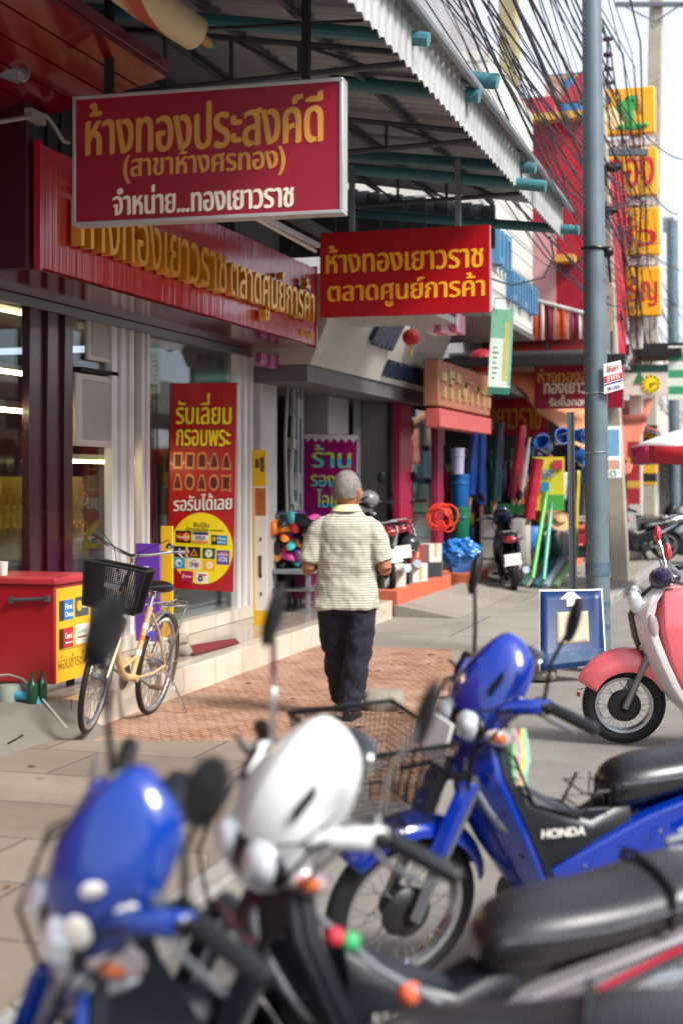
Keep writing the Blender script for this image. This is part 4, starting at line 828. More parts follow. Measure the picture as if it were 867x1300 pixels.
tag(mb.build('awning', dark_hole, world=True), 'dark awning frame above the bank clock sign', 'awning')
# yellow tower sign: four boards on a post
yt = thing('tower_sign', 'tall yellow tower sign of four boards with green lizard emblem on top', 'sign', (-2.6, 28.2, 0), world=True)
YS = 28.0; yb_m = mat('signal_yellow', '#e6a80f', 0.45, var=0.05); red_l = prnt('#c01c2e')
def tb(pl, pr, pt, pb): 
    a = onY(pl, pb, YS); b = onY(pr, pt, YS); return MB().bb((a.x, YS, a.z), (b.x, YS+.25, b.z)).build('board', yb_m, yt, bevel=0.02), (a+b)/2, b.x-a.x, b.z-a.z
boards = [tb(765, 831, 108, 171), tb(767, 834, 186, 250), tb(770, 837, 262, 325), tb(773, 838, 338, 402)]
for (bd, c, wd, hg), tx in zip(boards[1:], ('ทอง', 'ฮั่ว', 'เจริญ')):
    MB().text(tx, (c.x+0.02, YS, c.z), XV, ZV, w=wd*.86, h=hg*.62, ext=0.01, bold=0.02).build('lettering', red_l, bd)
bd, c, wd, hg = boards[0]; lg = prnt('#2f9e4a'); e = lambda x, z, rx, rz, mb, l: mb.ell((c.x+x*wd, YS-l, c.z+z*hg), (rx*wd, 0.012, rz*hg), 16, 8)
mb = MB(); e(-.30, -.1, .17, .2, mb, .004); e(-.18, -.3, .2, .13, mb, .004); mb.build('pale_belly', prnt('#e2d69a'), bd)
mb = MB(); e(-.05, .08, .2, .16, mb, .012); e(.05, .2, .14, .14, mb, .012); e(.02, -.16, .1, .2, mb, .012); e(.04, -.36, .3, .08, mb, .012)
mb.tube([(c.x+.2*wd, YS-.015, c.z-.36*hg), (c.x+.36*wd, YS-.015, c.z-.34*hg), (c.x+.38*wd, YS-.015, c.z-.27*hg)], [.05, .04, .015], 8); mb.build('lizard', lg, bd)
mb = MB()
for k in range(5): e(.17+.02*k, .32-.09*k, .045, .05, mb, .014)
mb.build('crest', prnt('#b98a3a'), bd)
mb = MB(); e(-.03, .26, .03, .03, mb, .026); e(.08, .22, .03, .03, mb, .026); mb.build('eyes', black_ink, bd)
px0 = onY(805, 200, YS).x
MB().bb((px0-.12, YS+.26, 0), (px0+.12, YS+.5, onY(800, 110, YS).z)).build('post', white_p, yt)
for (p0, p1) in ((172, 185), (251, 261), (326, 337)):
    a = onY(772, p1, YS); b = onY(829, p0, YS); MB().bb((a.x, YS+.06, a.z+.005), (b.x, YS+.24, b.z-.005)).build('spacer', white_p, yt)
# ================================================================== poles
grey_paint = mat('grey_pole_paint', '#62717a', 0.5, 0.2, var=0.15, scale=4, dirt=0.6, dirtcol='#3f4a52')
conc_pole = mat('pole_concrete', '#a39c8e', 0.85, var=0.15, scale=5, bump=0.3, dirt=0.35)
D0 = 12.4
sp = thing('steel_pole', 'round grey steel pole standing by the fallen blue sign', 'pole', atD(760, 800, D0).xy.to_3d(), world=True)
base = atD(760, 836, D0); base.z = -0.1; top = atD(751, 0, D0); dirp = (top-base); top2 = base+dirp*1.35
MB().tube([base, base+dirp*0.5, top2], [0.105, 0.10, 0.072], 24).build('shaft', grey_paint, sp)
for py, hh in ((722, .12), (770, .10), (795, .05)):
    t = (HY-py)/FPX*D0+CAMZ; f = (t-base.z)/(dirp.z); p = base+dirp*f; MB().cyl(p-ZV*hh/2, p+ZV*hh/2, 0.1075, n=24).build('dark_band', mat('faded_band', '#3d5566', 0.6, var=0.4, scale=14, dirt=0.5, dirtcol='#7d8a90'), sp)
for py in (499, 574): 
    t = (HY-py)/FPX*D0+CAMZ; f = (t-base.z)/(dirp.z); p = base+dirp*f; MB().ring(p, 0.106, 0.004, n=24, k=5).build('strap', chrome, sp)
p = base+dirp*((onY(760, 303, 12).z-base.z)/dirp.z); mb = MB(); mb.ring(p, 0.105, 0.014, n=24); mb.ell(p+Vector((0.12, 0, -.03)), 0.05); mb.tube([p+Vector((.12, 0, -.05)), p+Vector((.14, 0, -.3))], 0.012, 6); mb.build('cable_clamp', black_pl, sp)
def card_sign(name, label, D, c4, m, prints, cat='sign'):
    """flat card with corners read off the photo at one distance"""
    pts = [atD(x, y, D) for x, y in c4]; o = sum(pts, Vector())/4; ux = (pts[1]-pts[0]+pts[2]-pts[3]).normalized(); uy = (pts[0]-pts[3]).normalized(); nr = ux.cross(uy).normalized()
    t = thing(name, label, cat, o, world=True)
    MB().add(pts+[p-nr*0.015 for p in pts], [(3, 2, 1, 0), (4, 5, 6, 7), (0, 1, 5, 4), (1, 2, 6, 5), (2, 3, 7, 6), (3, 0, 4, 7)]).build('board', m, t)
    bd = t.children[0]
    def at(fx, fy): return pts[0].lerp(pts[1], fx).lerp(pts[3].lerp(pts[2], fx), fy)
    for it in prints:
        if it[0] == 'q':
            _, x0, x1, y0_, y1_, pm, l = it; q4 = [at(x0, y0_), at(x1, y0_), at(x1, y1_), at(x0, y1_)]
            MB().add([p+nr*l for p in q4]+[p+nr*(l+.002) for p in q4], [(3, 2, 1, 0), (4, 5, 6, 7), (0, 1, 5, 4), (1, 2, 6, 5), (2, 3, 7, 6), (3, 0, 4, 7)]).build('print_panel', pm, bd)
        else:
            _, body, fx, fy, w_, h_, pm = it; MB().text(body, at(fx, fy)+nr*.004, ux, uy, w=w_, h=h_, ext=0.002, bold=0.015, slant=0).build('lettering', pm, bd)
    return t
ca = card_sign('notice', 'small white red and blue notice strapped to steel pole', D0-.14, [(766, 462), (788, 457), (792, 493), (767, 500)], white_flat, [
    ('q', .02, .98, .42, .64, prnt('#b32234'), .002), ('t', 'ให้เช่า', .5, .2, .1, .06, prnt('#b32234')), ('t', 'อาคาร', .5, .53, .11, .04, white_flat), ('q', .02, .98, .68, .73, prnt('#2b3f8a'), .002), ('t', '081-5316', .5, .87, .11, .035, prnt('#2b3f8a'))])
pb_ = thing('concrete_pole', 'square beige concrete utility pole right behind the steel pole', 'pole', onG(790, 738), world=True)
g = onG(788, 736); t0 = atD(753, 0, g.length/math.sqrt(1+((788-CX)/FPX)**2+((HY-736)/FPX)**2)); dv = t0-Vector((g.x, g.y, 0))
def sqpole(mb, a, b, wa, wb):
    rings = [[Vector(p)+Vector((x*w_, y*w_, 0)) for x, y in ((-.5, -.5), (.5, -.5), (.5, .5), (-.5, .5))] for p, w_ in ((a, wa), (b, wb))]; return mb.loft(rings)
sqpole(MB(), (g.x, g.y, -.1), Vector((g.x, g.y, 0))+dv*1.15, 0.27, 0.2).build('shaft', conc_pole, pb_, bevel=0.02)
ins = MB()
Dg = g.y/ray(780, 600).y
for k, py in enumerate((52, 72, 90, 108)): ins.lathe([(0.03, 0), (.085, .02), (.085, .05), (.03, .08)], atD(771, py, Dg), n=12)
ins.tube([atD(764, 28, Dg), atD(771, 52, Dg), atD(771, 112, Dg)], 0.02, 6); ins.build('insulators', mat('brown_glaze', '#2c2233', 0.25), pb_)
arm = MB()
for py, x0_, x1_ in ((193, 735, 822), (127, 735, 775)):
    arm.box((atD(x0_, py, Dg)+atD(x1_, py, Dg))/2, ((atD(x0_, py, Dg)-atD(x1_, py, Dg)).length, .1, .1), Euler((0, 0, AZ)))
arm.build('crossarm', rust, pb_)
bo = MB()
for px, py in ((771, 267), (778, 212)): bo.ell(atD(px, py, Dg-.3), (.16, .1, .08), 10, 6)
bo.build('cable_boxes', black_pl, pb_)
card_sign('notice_board', 'pale blue and white framed notice board on the concrete pole', 19.6, [(742, 541), (788, 541), (789, 606), (743, 606)], white_flat, [('q', .05, .95, .06, .58, mat('photo_print', '#5f8fb0', 0.4, var=0.35, scale=6), .002), ('q', .05, .95, .66, .84, mat('skin_print', '#b58a72', 0.5, var=0.3, scale=9), .002), ('t', 'ตลาด', .5, .92, .35, .08, prnt('#2f7a52'))])
cpl = thing('concrete_pole', 'concrete utility pole rising behind the white tiled fascia', 'pole', (-3.45, 19.2, 3.5), world=True)
a = onY(652, 180, 19.2); b = onY(645, -60, 19.2); sqpole(MB(), (a.x, 19.2, 3.5), b, .27, .24).build('shaft', mat('mossy_concrete', '#9a8f6c', 0.9, var=0.2, dirt=0.4), cpl, bevel=0.02)
c3 = thing('concrete_pole', 'far concrete utility pole with yellow and black striped foot', 'pole', onG(820, 690), world=True)
g3 = onG(820, 690); d3 = g3.y/ray(820, 690).y; tp3 = atD(834, -40, d3)
sqpole(MB(), (g3.x, g3.y, 0), tp3, .42, .3).build('shaft', conc_pole, c3, bevel=0.02)
f_ = lambda py: Vector((g3.x, g3.y, 0)).lerp(tp3, ((HY-py)/FPX*d3+CAMZ)/tp3.z)
mb = MB(); a, b = f_(615), f_(540); sqpole(mb, a, b, .43, .42); mb.build('hazard_stripes', banded('hazard', '#e0a51c', '#1c1a18', 2, 0.42, 0.5, 0.6), c3)
mb = MB(); mb.box(f_(9)+Vector((0, -.25, 0)), (1.9, .1, .1), Euler((0, 0, AZ))); mb.tube([f_(9)+Vector((-.7, -.25, 0)), f_(30)+Vector((0, -.2, 0))], .02, 5); mb.tube([f_(9)+Vector((.7, -.25, 0)), f_(30)+Vector((0, -.2, 0))], .02, 5); mb.build('crossarm', rust, c3)
c4 = thing('steel_pole', 'far grey steel pole at the right edge of the street', 'pole', onG(856, 680), world=True)
g4 = onG(857, 678); d4 = g4.y/ray(857, 678).y; t4 = atD(853, 280, d4); MB().tube([(g4.x, g4.y, 0), t4], .16, 14).build('shaft', grey_paint, c4)
MB().box(t4+Vector((-.1, 0, -.1)), (.3, .2, .4)).build('transformer', steel, c4)
pst = thing('channel_post', 'thin perforated steel channel post above the fallen sign', 'post', atD(728, 850, 12.6).xy.to_3d(), world=True)
a = atD(728, 852, 12.6); b = atD(724, 523, 12.6); mb = MB(); sd = Vector((CA, SA, 0))
mb.loft([[p+sd*x*.033+Vector((-SA, CA, 0))*y*.02 for x, y in ((-1, -1), (-.55, -1), (-.4, 1), (.4, 1), (.55, -1), (1, -1), (1, -.8), (.62, -.8), (.45, 1.25), (-.45, 1.25), (-.62, -.8), (-1, -.8))] for p in (Vector((a.x, a.y, -.1)), b)]); mb.build('channel', steel, pst, smooth=20)
# fallen blue sign leaning on the pole
blue_s = mat('sign_blue', '#052c5e', 0.4, var=0.1, scale=3, dirt=0.35, dirtcol='#1a3558')
bsg = thing('road_sign', 'fallen blue road sign with white arrow leaning on the steel pole', 'sign', atD(725, 850, 11.9), world=True)
c4_ = [atD(684, 749, 11.95), atD(764, 748, 11.95), atD(770, 842, 11.8), atD(684, 853, 11.65)]
ux = (c4_[1]-c4_[0]).normalized(); uy = (c4_[0]-c4_[3]).normalized(); nr = ux.cross(uy).normalized()
at4 = lambda fx, fy: c4_[0].lerp(c4_[1], fx).lerp(c4_[3].lerp(c4_[2], fx), fy)
def q4(mb, x0, x1, y0_, y1_, l, th=.002):
    N_ = 8; vs = []
    f1 = lambda u, v: at4(x0+(x1-x0)*u, y0_+(y1_-y0_)*v)+nr*(l+0.035*max(0, (x0+(x1-x0)*u-.82))*3*max(0, 1-(y0_+(y1_-y0_)*v)*1.5))
    mb.sheet(f1, N_, N_); return mb
q4(MB(), 0, 1, 0, 1, 0).build('plate', white_flat, bsg, solid=0.004)
plate = bsg.children[0]
q4(MB(), .022, .98, .022, 1, .004).build('blue_field', blue_s, plate, solid=0.001)
q4(MB(), .27, .76, .29, .70, .007).build('faded_panel', mat('faded_white', '#b3a88f', 0.6, var=0.2, scale=5, dirt=0.8, dirtcol='#5f6a58'), plate, solid=0.001)
mb = MB(); o = at4(.5, .13)+nr*.008; mb.prism([(-.035, -.065), (.035, -.065), (.035, 0), (.09, 0), (0, .085), (-.09, 0), (-.035, 0)], o, ux, uy, .002); mb.build('arrow', white_flat, plate)
q4(MB(), .06, .95, .80, .95, .007).build('scuffs', mat('scuffed_blue', '#123a60', 0.6, var=0.5, scale=20, dirt=0.5, dirtcol='#4f6a80'), plate, solid=0.001)
# ================================================================== overhead cables
cabm = mat('cable_black', '#1b1c26', 0.6, var=0.1)
q = random.Random(21)
P_near = [(-3.5+2.3*q.random(), -2.0, 5.4+3.4*q.random()) for _ in range(38)]
for i in range(38):
    thick = q.random() < 0.22
    a = Vector(P_near[i]); mid = Vector((g.x+q.uniform(-.35, .45), g.y, 4.3+3.9*(a.z-5.2)/3.4+q.uniform(-.35, .35))); b = Vector((g3.x+q.uniform(-.4, .4), g3.y, 5.4+q.uniform(-1.9, 1.6))); e_ = b+Vector((q.uniform(-.4, .6), 30, q.uniform(-.2, .8)))
    pts = []
    for (p0, p1, sag) in ((a, mid, q.uniform(.1, .45)), (mid, b, q.uniform(.15, .6)), (b, e_, .5)):
        for k in range(9): t = k/9; p = p0.lerp(p1, t); p.z -= sag*4*t*(1-t); pts.append(p)
    pts.append(e_)
    o = MB().tube(pts, 0.015 if thick else q.uniform(.004, .008), 5).build('cable', cabm, world=True)
    tag(o, 'black overhead cable in the tangle strung along the street poles', 'cable', 'overhead street cables')
for i in range(16):
    a = Vector((-1.95+q.uniform(-.05, .2), q.uniform(7, 15), 4.62+q.uniform(0, .25))); b = Vector((g.x+q.uniform(-.3, .5), g.y-.2, 4.0+q.uniform(0, 2.6))); sag = q.uniform(.1, .5); pts = []
    for k in range(11): t = k/10; p = a.lerp(b, t); p.z -= sag*4*t*(1-t); pts.append(p)
    tag(MB().tube(pts, q.uniform(.004, .009), 5).build('cable', cabm, world=True), 'thin black service cable running from canopy edge to concrete pole', 'cable', 'service cables off the canopy')
for i in range(7):
    a = Vector((g.x+q.uniform(-.1, .3), g.y-.2, 3.9+q.uniform(0, 2.2))); b = Vector((g3.x+q.uniform(-.4, .5), g3.y, 3.9+q.uniform(0, 1.5))); sag = q.uniform(.4, 1.1); pts = []
    for k in range(11): t = k/10; p = a.lerp(b, t); p.z -= sag*4*t*(1-t); pts.append(p)
    tag(MB().tube(pts, q.uniform(.008, .02), 5).build('cable', cabm, world=True), 'slack dark cable drooping between the two concrete poles', 'cable', 'slack cables between poles')
q = random.Random(404)
for i in range(16):
    a = Vector((q.uniform(-3.4, -2.0), q.uniform(12.5, 19.0), q.uniform(4.9, 7.4))); b = Vector((g.x+q.uniform(-.4, 1.2), g.y+q.uniform(-1, 6), q.uniform(4.2, 7.6))); sag = q.uniform(.3, 1.1); pts = []
    for k in range(13): t = k/12; p = a.lerp(b, t); p.z -= sag*4*t*(1-t); pts.append(p)
    tag(MB().tube(pts, q.uniform(.005, .011), 5).build('cable', cabm, world=True), 'sagging cable crossing in front of the crimson building', 'cable', 'sagging cables before crimson building')
# ================================================================== street beyond
q = random.Random(31); yy = 28.2; cols = ['#b9b2a6', '#c7b59a', '#9fa9ad', '#b88f86', '#cfc9bd', '#a7a08f', '#c2a68a', '#b4b9b4']; colname = ['stone grey', 'sand', 'blue grey', 'rose', 'white', 'olive grey', 'tan', 'mist']
for i in range(8):
    L_ = q.uniform(5.5, 8); h_ = q.uniform(5.2, 8.2); x1 = -4.2+q.uniform(-.2, .3)
    t = thing('shophouse', colname[i]+' shophouse, number-less front far along the left pavement' if False else colname[i]+' plastered shophouse far along the left side of the street', 'building', (-8, yy+L_/2, 0), world=True)
    MB().bb((-12, yy, 0), (x1, yy+L_-.02, h_)).build('wall', mat('house_%d' % i, cols[i], 0.8, var=0.12, dirt=0.3, scale=1.5), t)
    aw_ = MB(); aw_.add([(x1+.003, yy, 3.0), (x1+1.7, yy, 2.6), (x1+1.7, yy+L_-.1, 2.6), (x1+.003, yy+L_-.1, 3.0), (x1+.003, yy, 3.04), (x1+1.7, yy, 2.64), (x1+1.7, yy+L_-.1, 2.64), (x1+.003, yy+L_-.1, 3.04)], [(0, 1, 2, 3), (4, 5, 6, 7), (0, 1, 5, 4), (1, 2, 6, 5), (2, 3, 7, 6), (3, 0, 4, 7)])
    aw_.build('awning', mat('awn_%d' % i, ['#9a3a32', '#47708a', '#b07a4a', '#5d7a62', '#a5566a', '#6a6e78', '#b5623a', '#4a6a9a'][i], 0.6, dirt=0.2), t)
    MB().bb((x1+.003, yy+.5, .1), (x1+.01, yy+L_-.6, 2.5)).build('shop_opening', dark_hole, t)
    for k in range(2):
        wy = yy+1+k*(L_-2)/1.6; wo = MB().bb((x1+.003, wy, 4.2), (x1+.06, wy+1.3, 5.4)).build('window', white_p, t); MB().bb((x1+.06, wy+.08, 4.28), (x1+.065, wy+1.22, 5.32)).build('pane', mat('dark_pane', '#2a3238', 0.1), wo)
    yy += L_
mb = MB().bb((-40, 112, 0), (60, 118, 7)); tag(mb.build('building', mat('far_building', '#b7b4ae', 0.8), world=True), 'long pale building closing the far end of the street', 'building')
# opposite side of the street: seen only in the glass and from other places
q = random.Random(77)
for i in range(6):
    y0_ = -12+i*11; h_ = [5.2, 4.4, 5.8, 5.0, 4.6, 5.4][i]; nm_ = ['ivory', 'grey', 'buff', 'pale green', 'peach', 'white'][i]
    t = thing('shophouse', nm_+' shophouse on the opposite side of the road', 'building', (18, y0_+5, 0), world=True)
    MB().bb((13, y0_, 0), (22, y0_+10.9, h_)).build('wall', mat('opp_%d' % i, ['#c9c2b0', '#a5a6a4', '#b8a684', '#a9b8a4', '#c6a389', '#d0cec6'][i], 0.8, dirt=0.25, scale=1), t)
    for k in range(3): 
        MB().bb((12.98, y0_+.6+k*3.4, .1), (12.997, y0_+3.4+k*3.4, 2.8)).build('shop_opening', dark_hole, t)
        MB().bb((12.98, y0_+1.0+k*3.4, 3.1), (12.997, y0_+3.0+k*3.4, 4.1)).build('window', MATS['dark_pane'], t)
# ================================================================== two wheelers
rimm = mat('rim_alloy', '#b9bcc0', 0.25, 0.9, var=0.1, dirt=0.2); spokem = mat('spoke_steel', '#a8abae', 0.3, 0.9)
alloy = mat('alloy_grey', '#8b8f93', 0.35, 0.8, var=0.15, dirt=0.2); engm = mat('engine_black', '#26282b', 0.45, 0.4, var=0.2, dirt=0.3)
def rotM(c, axis, ang): return Matrix.Translation(Vector(c)) @ Matrix.Rotation(ang, 4, Vector(axis)) @ Matrix.Translation(-Vector(c))
def wheel(parent, c, r, tr, M=None, nsp=32, hub=0.05, hw=0.05, seg=40, disc=False, rimcol=None, fine=True):
    c = Vector(c); mb = MB(M)
    mb.lathe([(hub*.6, -hw), (hub, -hw*.8), (hub, -hw*.55), (hub*.7, -hw*.4), (hub*.7, hw*.4), (hub, hw*.55), (hub, hw*.8), (hub*.6, hw)], c, YV, 18)
    if disc: mb.lathe([(hub*1.45, hw*.3), (hub*1.5, hw*.6), (hub*1.2, hw*.9), (hub*.7, hw*1.0)], c, YV, 24)
    w_ = mb.build('wheel', engm if disc else alloy, parent)
    t = MB(M); prof = []
    k = 10
    n = seg; rings = []
    for i in range(n+1):
        a = 2*math.pi*i/n; d = Vector((math.cos(a), 0, math.sin(a)))
        rings.append([c+d*(r-tr+tr*math.cos(2*math.pi*j/k))+YV*(tr*0.92*math.sin(2*math.pi*j/k)) for j in range(k)])
    t.loft(rings, cap=False).build('tyre', rubber, w_)
    rr_ = r-2*tr+0.004; rings = []
    for i in range(n+1):
        a = 2*math.pi*i/n; d = Vector((math.cos(a), 0, math.sin(a)))
        rings.append([c+d*(rr_+p)+YV*q_ for p, q_ in ((.006, -tr*.8), (-.012, -tr*.7), (-.02, -tr*.2), (-.02, tr*.2), (-.012, tr*.7), (.006, tr*.8))])
    MB(M).loft(rings, cap=False).build('rim', rimcol or rimm, w_)
    if nsp:
        s_ = MB(M)
        for i in range(nsp):
            a = 2*math.pi*i/nsp; sd = 1 if i % 2 else -1; b = a+(.5 if (i//2) % 2 else -.5)
            s_.tube([c+Vector((math.cos(b)*hub*.95, sd*hw*.65, math.sin(b)*hub*.95)), c+Vector((math.cos(a)*(rr_-.015), sd*.006, math.sin(a)*(rr_-.015)))], 0.0021, 4, cap=False)
        s_.build('spokes', spokem, w_)
    return w_
def superring(x, hw, zl, zh, n=12, p=2.6, slope=0.0):
    out = []; zc, hh = (zl+zh)/2, (zh-zl)/2
    for i in range(n):
        a = 2*math.pi*i/n; ca, sa = math.cos(a), math.sin(a)
        yy = math.copysign(abs(ca)**(2/p), ca)*hw; zz = math.copysign(abs(sa)**(2/p), sa)*hh
        out.append(Vector((x+slope*zz, yy, zc+zz)))
    return out
def crescents(levels, th, n=10, tmax=1.0, tmin=-1.0, off=0.0):
    rings = []
    for z, x0, hw, sw in levels:
        o = []; i_ = []
        for k in range(n+1):
            t = tmin+(tmax-tmin)*k/n; x = x0-sw*abs(t)**1.5+off; o.append(Vector((x, hw*t, z))); i_.append(Vector((x-th, hw*t*.97, z)))
        rings.append(o+i_[::-1])
    return rings
def underbone(name, label, loc, rz, pal, lean=-7, steer=0, basket=False, rack=False, group=None, detail=True, lettering=True, hub_disc=True, beads=False):
    """small step-through motorcycle: x forward, y to its left, origin on the ground between the wheels"""
    main, low, seatm, cowlm, panel = pal
    t = thing(name, label, 'motorcycle', loc, rz, group); t.rotation_euler = (R(lean), 0, rz)
    S = rotM((.40, 0, .85), (-0.42, 0, 0.9), R(steer))
    nsp = 32 if detail else 16
    wheel(t, (.62, 0, .283), .283, .036, S, nsp, .06, .06, disc=True); wheel(t, (-.62, 0, .283), .283, .042, None, nsp, .075, .06, disc=True)
    mb = MB(S)
    for s in (-1, 1): mb.tube([(.62, s*.085, .283), (.55, s*.085, .46)], .021, 10); mb.tube([(.56, s*.085, .44), (.43, s*.085, .74)], .027, 10)
    mb.tube([(.44, -.1, .73), (.44, .1, .73)], .03, 8); mb.build('front_fork', alloy, t)
    def fend(u, v):
        a = R(42+120*u); k = 2*v-1; rad = .325-.055*abs(k)**2.2+0.01*math.sin(u*3.1); return Vector((.62+rad*math.cos(a), k*(.066+.012*math.sin(math.pi*u)), .283+rad*math.sin(a)))
    MB(S).sheet(fend, 20, 8).build('front_fender', main, t, solid=.006, smooth=60)
    for s in (-1, 1):
        mb = MB(S); mb.loft([[Vector((x0+dx, s*(.085+dy), z0)) for dx, dy in ((-.05, 0), (-.02, .026), (.02, .026), (.05, 0), (.02, -.012), (-.02, -.012))] for x0, z0 in ((.548, .50), (.50, .62), (.45, .74))]); mb.build('fork_cover', main, t, smooth=60, bevel=.004)
    lv = [(.94, .37, .06, .02), (.86, .43, .10, .05), (.76, .47, .145, .10), (.64, .45, .185, .13), (.50, .365, .20, .11), (.38, .28, .185, .08), (.27, .20, .14, .05)]
    MB().loft(crescents(lv, .022)).build('leg_shield', main, t, smooth=50, bevel=.006)
    sh = t.children[-1] if False else [c for c in t.children if c.name.startswith('leg_shield')][-1]
    mb = MB()
    for s in (-1, 1):
        mb.tube([(x0-sw*.55**1.5+.003, s*hw*.55, z) for z, x0, hw, sw in lv[1:]], .003, 5)
        for z, x0, hw, sw in lv[2:6]: mb.ell((x0-sw*.85**1.5+.003, s*hw*.85, z), .007, 8, 5)
    mb.build('seam', black_pl, sh)
    MB().loft(crescents([(z, x-.026, h*.96, s_) for z, x, h, s_ in lv], .03)).build('inner_shield', low, t, smooth=50)
    for s in (-1, 1):                                 # silver flash down each wing
        rings = []
        for f in range(8):
            z = .80-.026*f*1.2; i = 0
            while not (lv[i][0] >= z >= lv[i+1][0]): i += 1
            g_ = (lv[i][0]-z)/(lv[i][0]-lv[i+1][0]); x0, hw, sw = [lv[i][k]*(1-g_)+lv[i+1][k]*g_ for k in (1, 2, 3)]
            row = []
            for tt in (.30+.055*f, .44+.055*f): row.append(Vector((x0-sw*tt**1.5+.004, s*(hw*tt+.002), z)))
            rings.append(row)
        MB().loft(rings, cap=False, closed=False).build('decal', mat('silver_decal', '#aab0b6', 0.3, 0.5), sh, solid=.002)
    def cring(x, hw, zl, zh, tw=.55):
        h = zh-zl; return [Vector((x+dx, y, z)) for dx, y, z in ((.012, 0, zl), (.004, hw*.62, zl+.03*h), (-.012, hw*.98, zl+.24*h), (-.02, hw, zl+.48*h), (-.02, hw*.86, zl+.74*h), (-.012, hw*tw, zh-.07*h), (.012, 0, zh), (-.012, -hw*tw, zh-.07*h), (-.02, -hw*.86, zl+.74*h), (-.02, -hw, zl+.48*h), (-.012, -hw*.98, zl+.24*h), (.004, -hw*.62, zl+.03*h))]
    cow = MB(S).loft([cring(*r_) for r_ in ((.475, .06, .865, .93, .8), (.47, .108, .845, 1.0, .62), (.435, .140, .84, 1.09, .45), (.375, .142, .87, 1.165, .33), (.31, .125, .92, 1.215, .28), (.262, .09, .99, 1.205, .32), (.238, .06, 1.03, 1.14, .5))]).build('headlight_cowl', cowlm, t, sub=1, smooth=45, bevel=0)
    for s in (-1, 1): MB(S).loft([[Vector((x+dx, s*y, z+dz)) for dx, dz in ((.035, -.03), (.045, .0), (.02, .03), (-.03, .028), (-.04, -.02))] for x, y, z in ((.395, .11, .985), (.35, .155, 1.005), (.30, .205, 1.02), (.28, .225, 1.02))]).build('cowl_wing', cowlm, cow, sub=1, smooth=50)
    lensm = MATS.get('headlight_glass') or mat('headlight_glass', '#cfd6da', 0.08, 0.35, coat=1); amber = mat('amber_lens', '#c4602a', 0.12, coat=1)
    bz = MB(S).ell((.438, 0, .915), (.05, .122, .066), 18, 10).build('bezel', black_pl, cow)
    for s in (-1, 1):
        MB(S).ell((.456, s*.052, .92), (.044, .055, .054), 14, 9, Euler((0, 0, s*R(-16)))).build('headlight', lensm, bz)
        ib = MB(S).ell((.388, s*.120, .90), (.06, .032, .034), 14, 8, Euler((0, R(-18), s*R(-20)))).build('indicator', mat('clear_lens', '#b7a7a8', 0.1, coat=1), cow)
        MB(S).ell((.395, s*.131, .902), (.036, .024, .022), 12, 8, Euler((0, R(-18), s*R(-20)))).build('amber_bulb', amber, ib)
        MB(S).tube([(.462, s*.100, .985), (.425, s*.134, 1.0), (.36, s*.134, 1.03), (.285, s*.108, 1.07)], .0035, 5).build('seam', black_pl, cow)
        MB(S).loft([[Vector((x, s*y, z)) for y, z in ((yy-.004, zz-.012), (yy+.006, zz-.012), (yy+.006, zz+.012), (yy-.004, zz+.012))] for x, yy, zz in ((.425, .100, 1.045), (.385, .108, 1.10))]).build('vent', black_pl, cow)
    MB(S).ell((.215, 0, 1.115), (.05, .075, .018), 16, 8, Euler((0, R(22), 0))).build('dash', mat('dash_glass', '#2b3036', 0.06, 0.1, coat=1), cow)
    hb = MB(S); hb.tube([(.20, -.36, .99), (.28, -.20, 1.02), (.33, -.08, 1.01), (.33, .08, 1.01), (.28, .20, 1.02), (.20, .36, .99)], .012, 8); hand = hb.build('handlebar', alloy, t)
    for s in (-1, 1):
        MB(S).tube([(.265, s*.225, 1.018), (.20, s*.36, .992), (.195, s*.372, .99)], [.020, .021, .018], 10).build('grip', black_pl, hand)
        MB(S).box((.285, s*.195, 1.015), (.06, .06, .05), Euler((0, 0, s*R(20)))).build('switch_box', black_pl, hand, bevel=.01)
        MB(S).tube([(.30, s*.20, 1.01), (.31, s*.26, 1.0), (.27, s*.36, .985)], .007, 6).build('lever', alloy, hand)
        mr = MB(S).tube([(.28, s*.20, 1.03), (.28, s*.215, 1.17), (.265, s*.26, 1.28)], .007, 6).build('mirror', black_pl if not beads else chrome, hand)
        MB(S).ell((.258, s*.275, 1.325), (.02, .052, .078), 14, 8, Euler((R(-s*14), R(-8), -R(steer)-R(22)))).build('mirror_head', black_pl, mr)
    mb = MB(S)
    for s, k in ((-1, 0), (1, 0), (1, .03)): mb.tube([(.29, s*.17, 1.02), (.42, s*(.16+k), 1.0-k), (.50, s*(.13+k), .86), (.47, s*.10, .70), (.545, s*.10, .48)], .005, 6)
    mb.build('brake_hose', black_pl, hand)
    MB().loft([superring(*r_, p=3.2) for r_ in ((.24, .085, .30, .70), (.10, .09, .30, .62), (-.02, .09, .32, .57), (-.16, .095, .36, .64))]).build('centre_cover', low, t, smooth=50, bevel=.008)
    cc_ = [c for c in t.children if c.name.startswith('centre_cover')][-1]
    if lettering:
        mb = MB()
        for s in (-1, 1): mb.text('HONDA', (.10, s*.099, .54), (-s, 0, 0), ZV, w=.16, h=.03, ext=.002, bold=.03)
        mb.build('lettering', white_flat, cc_)
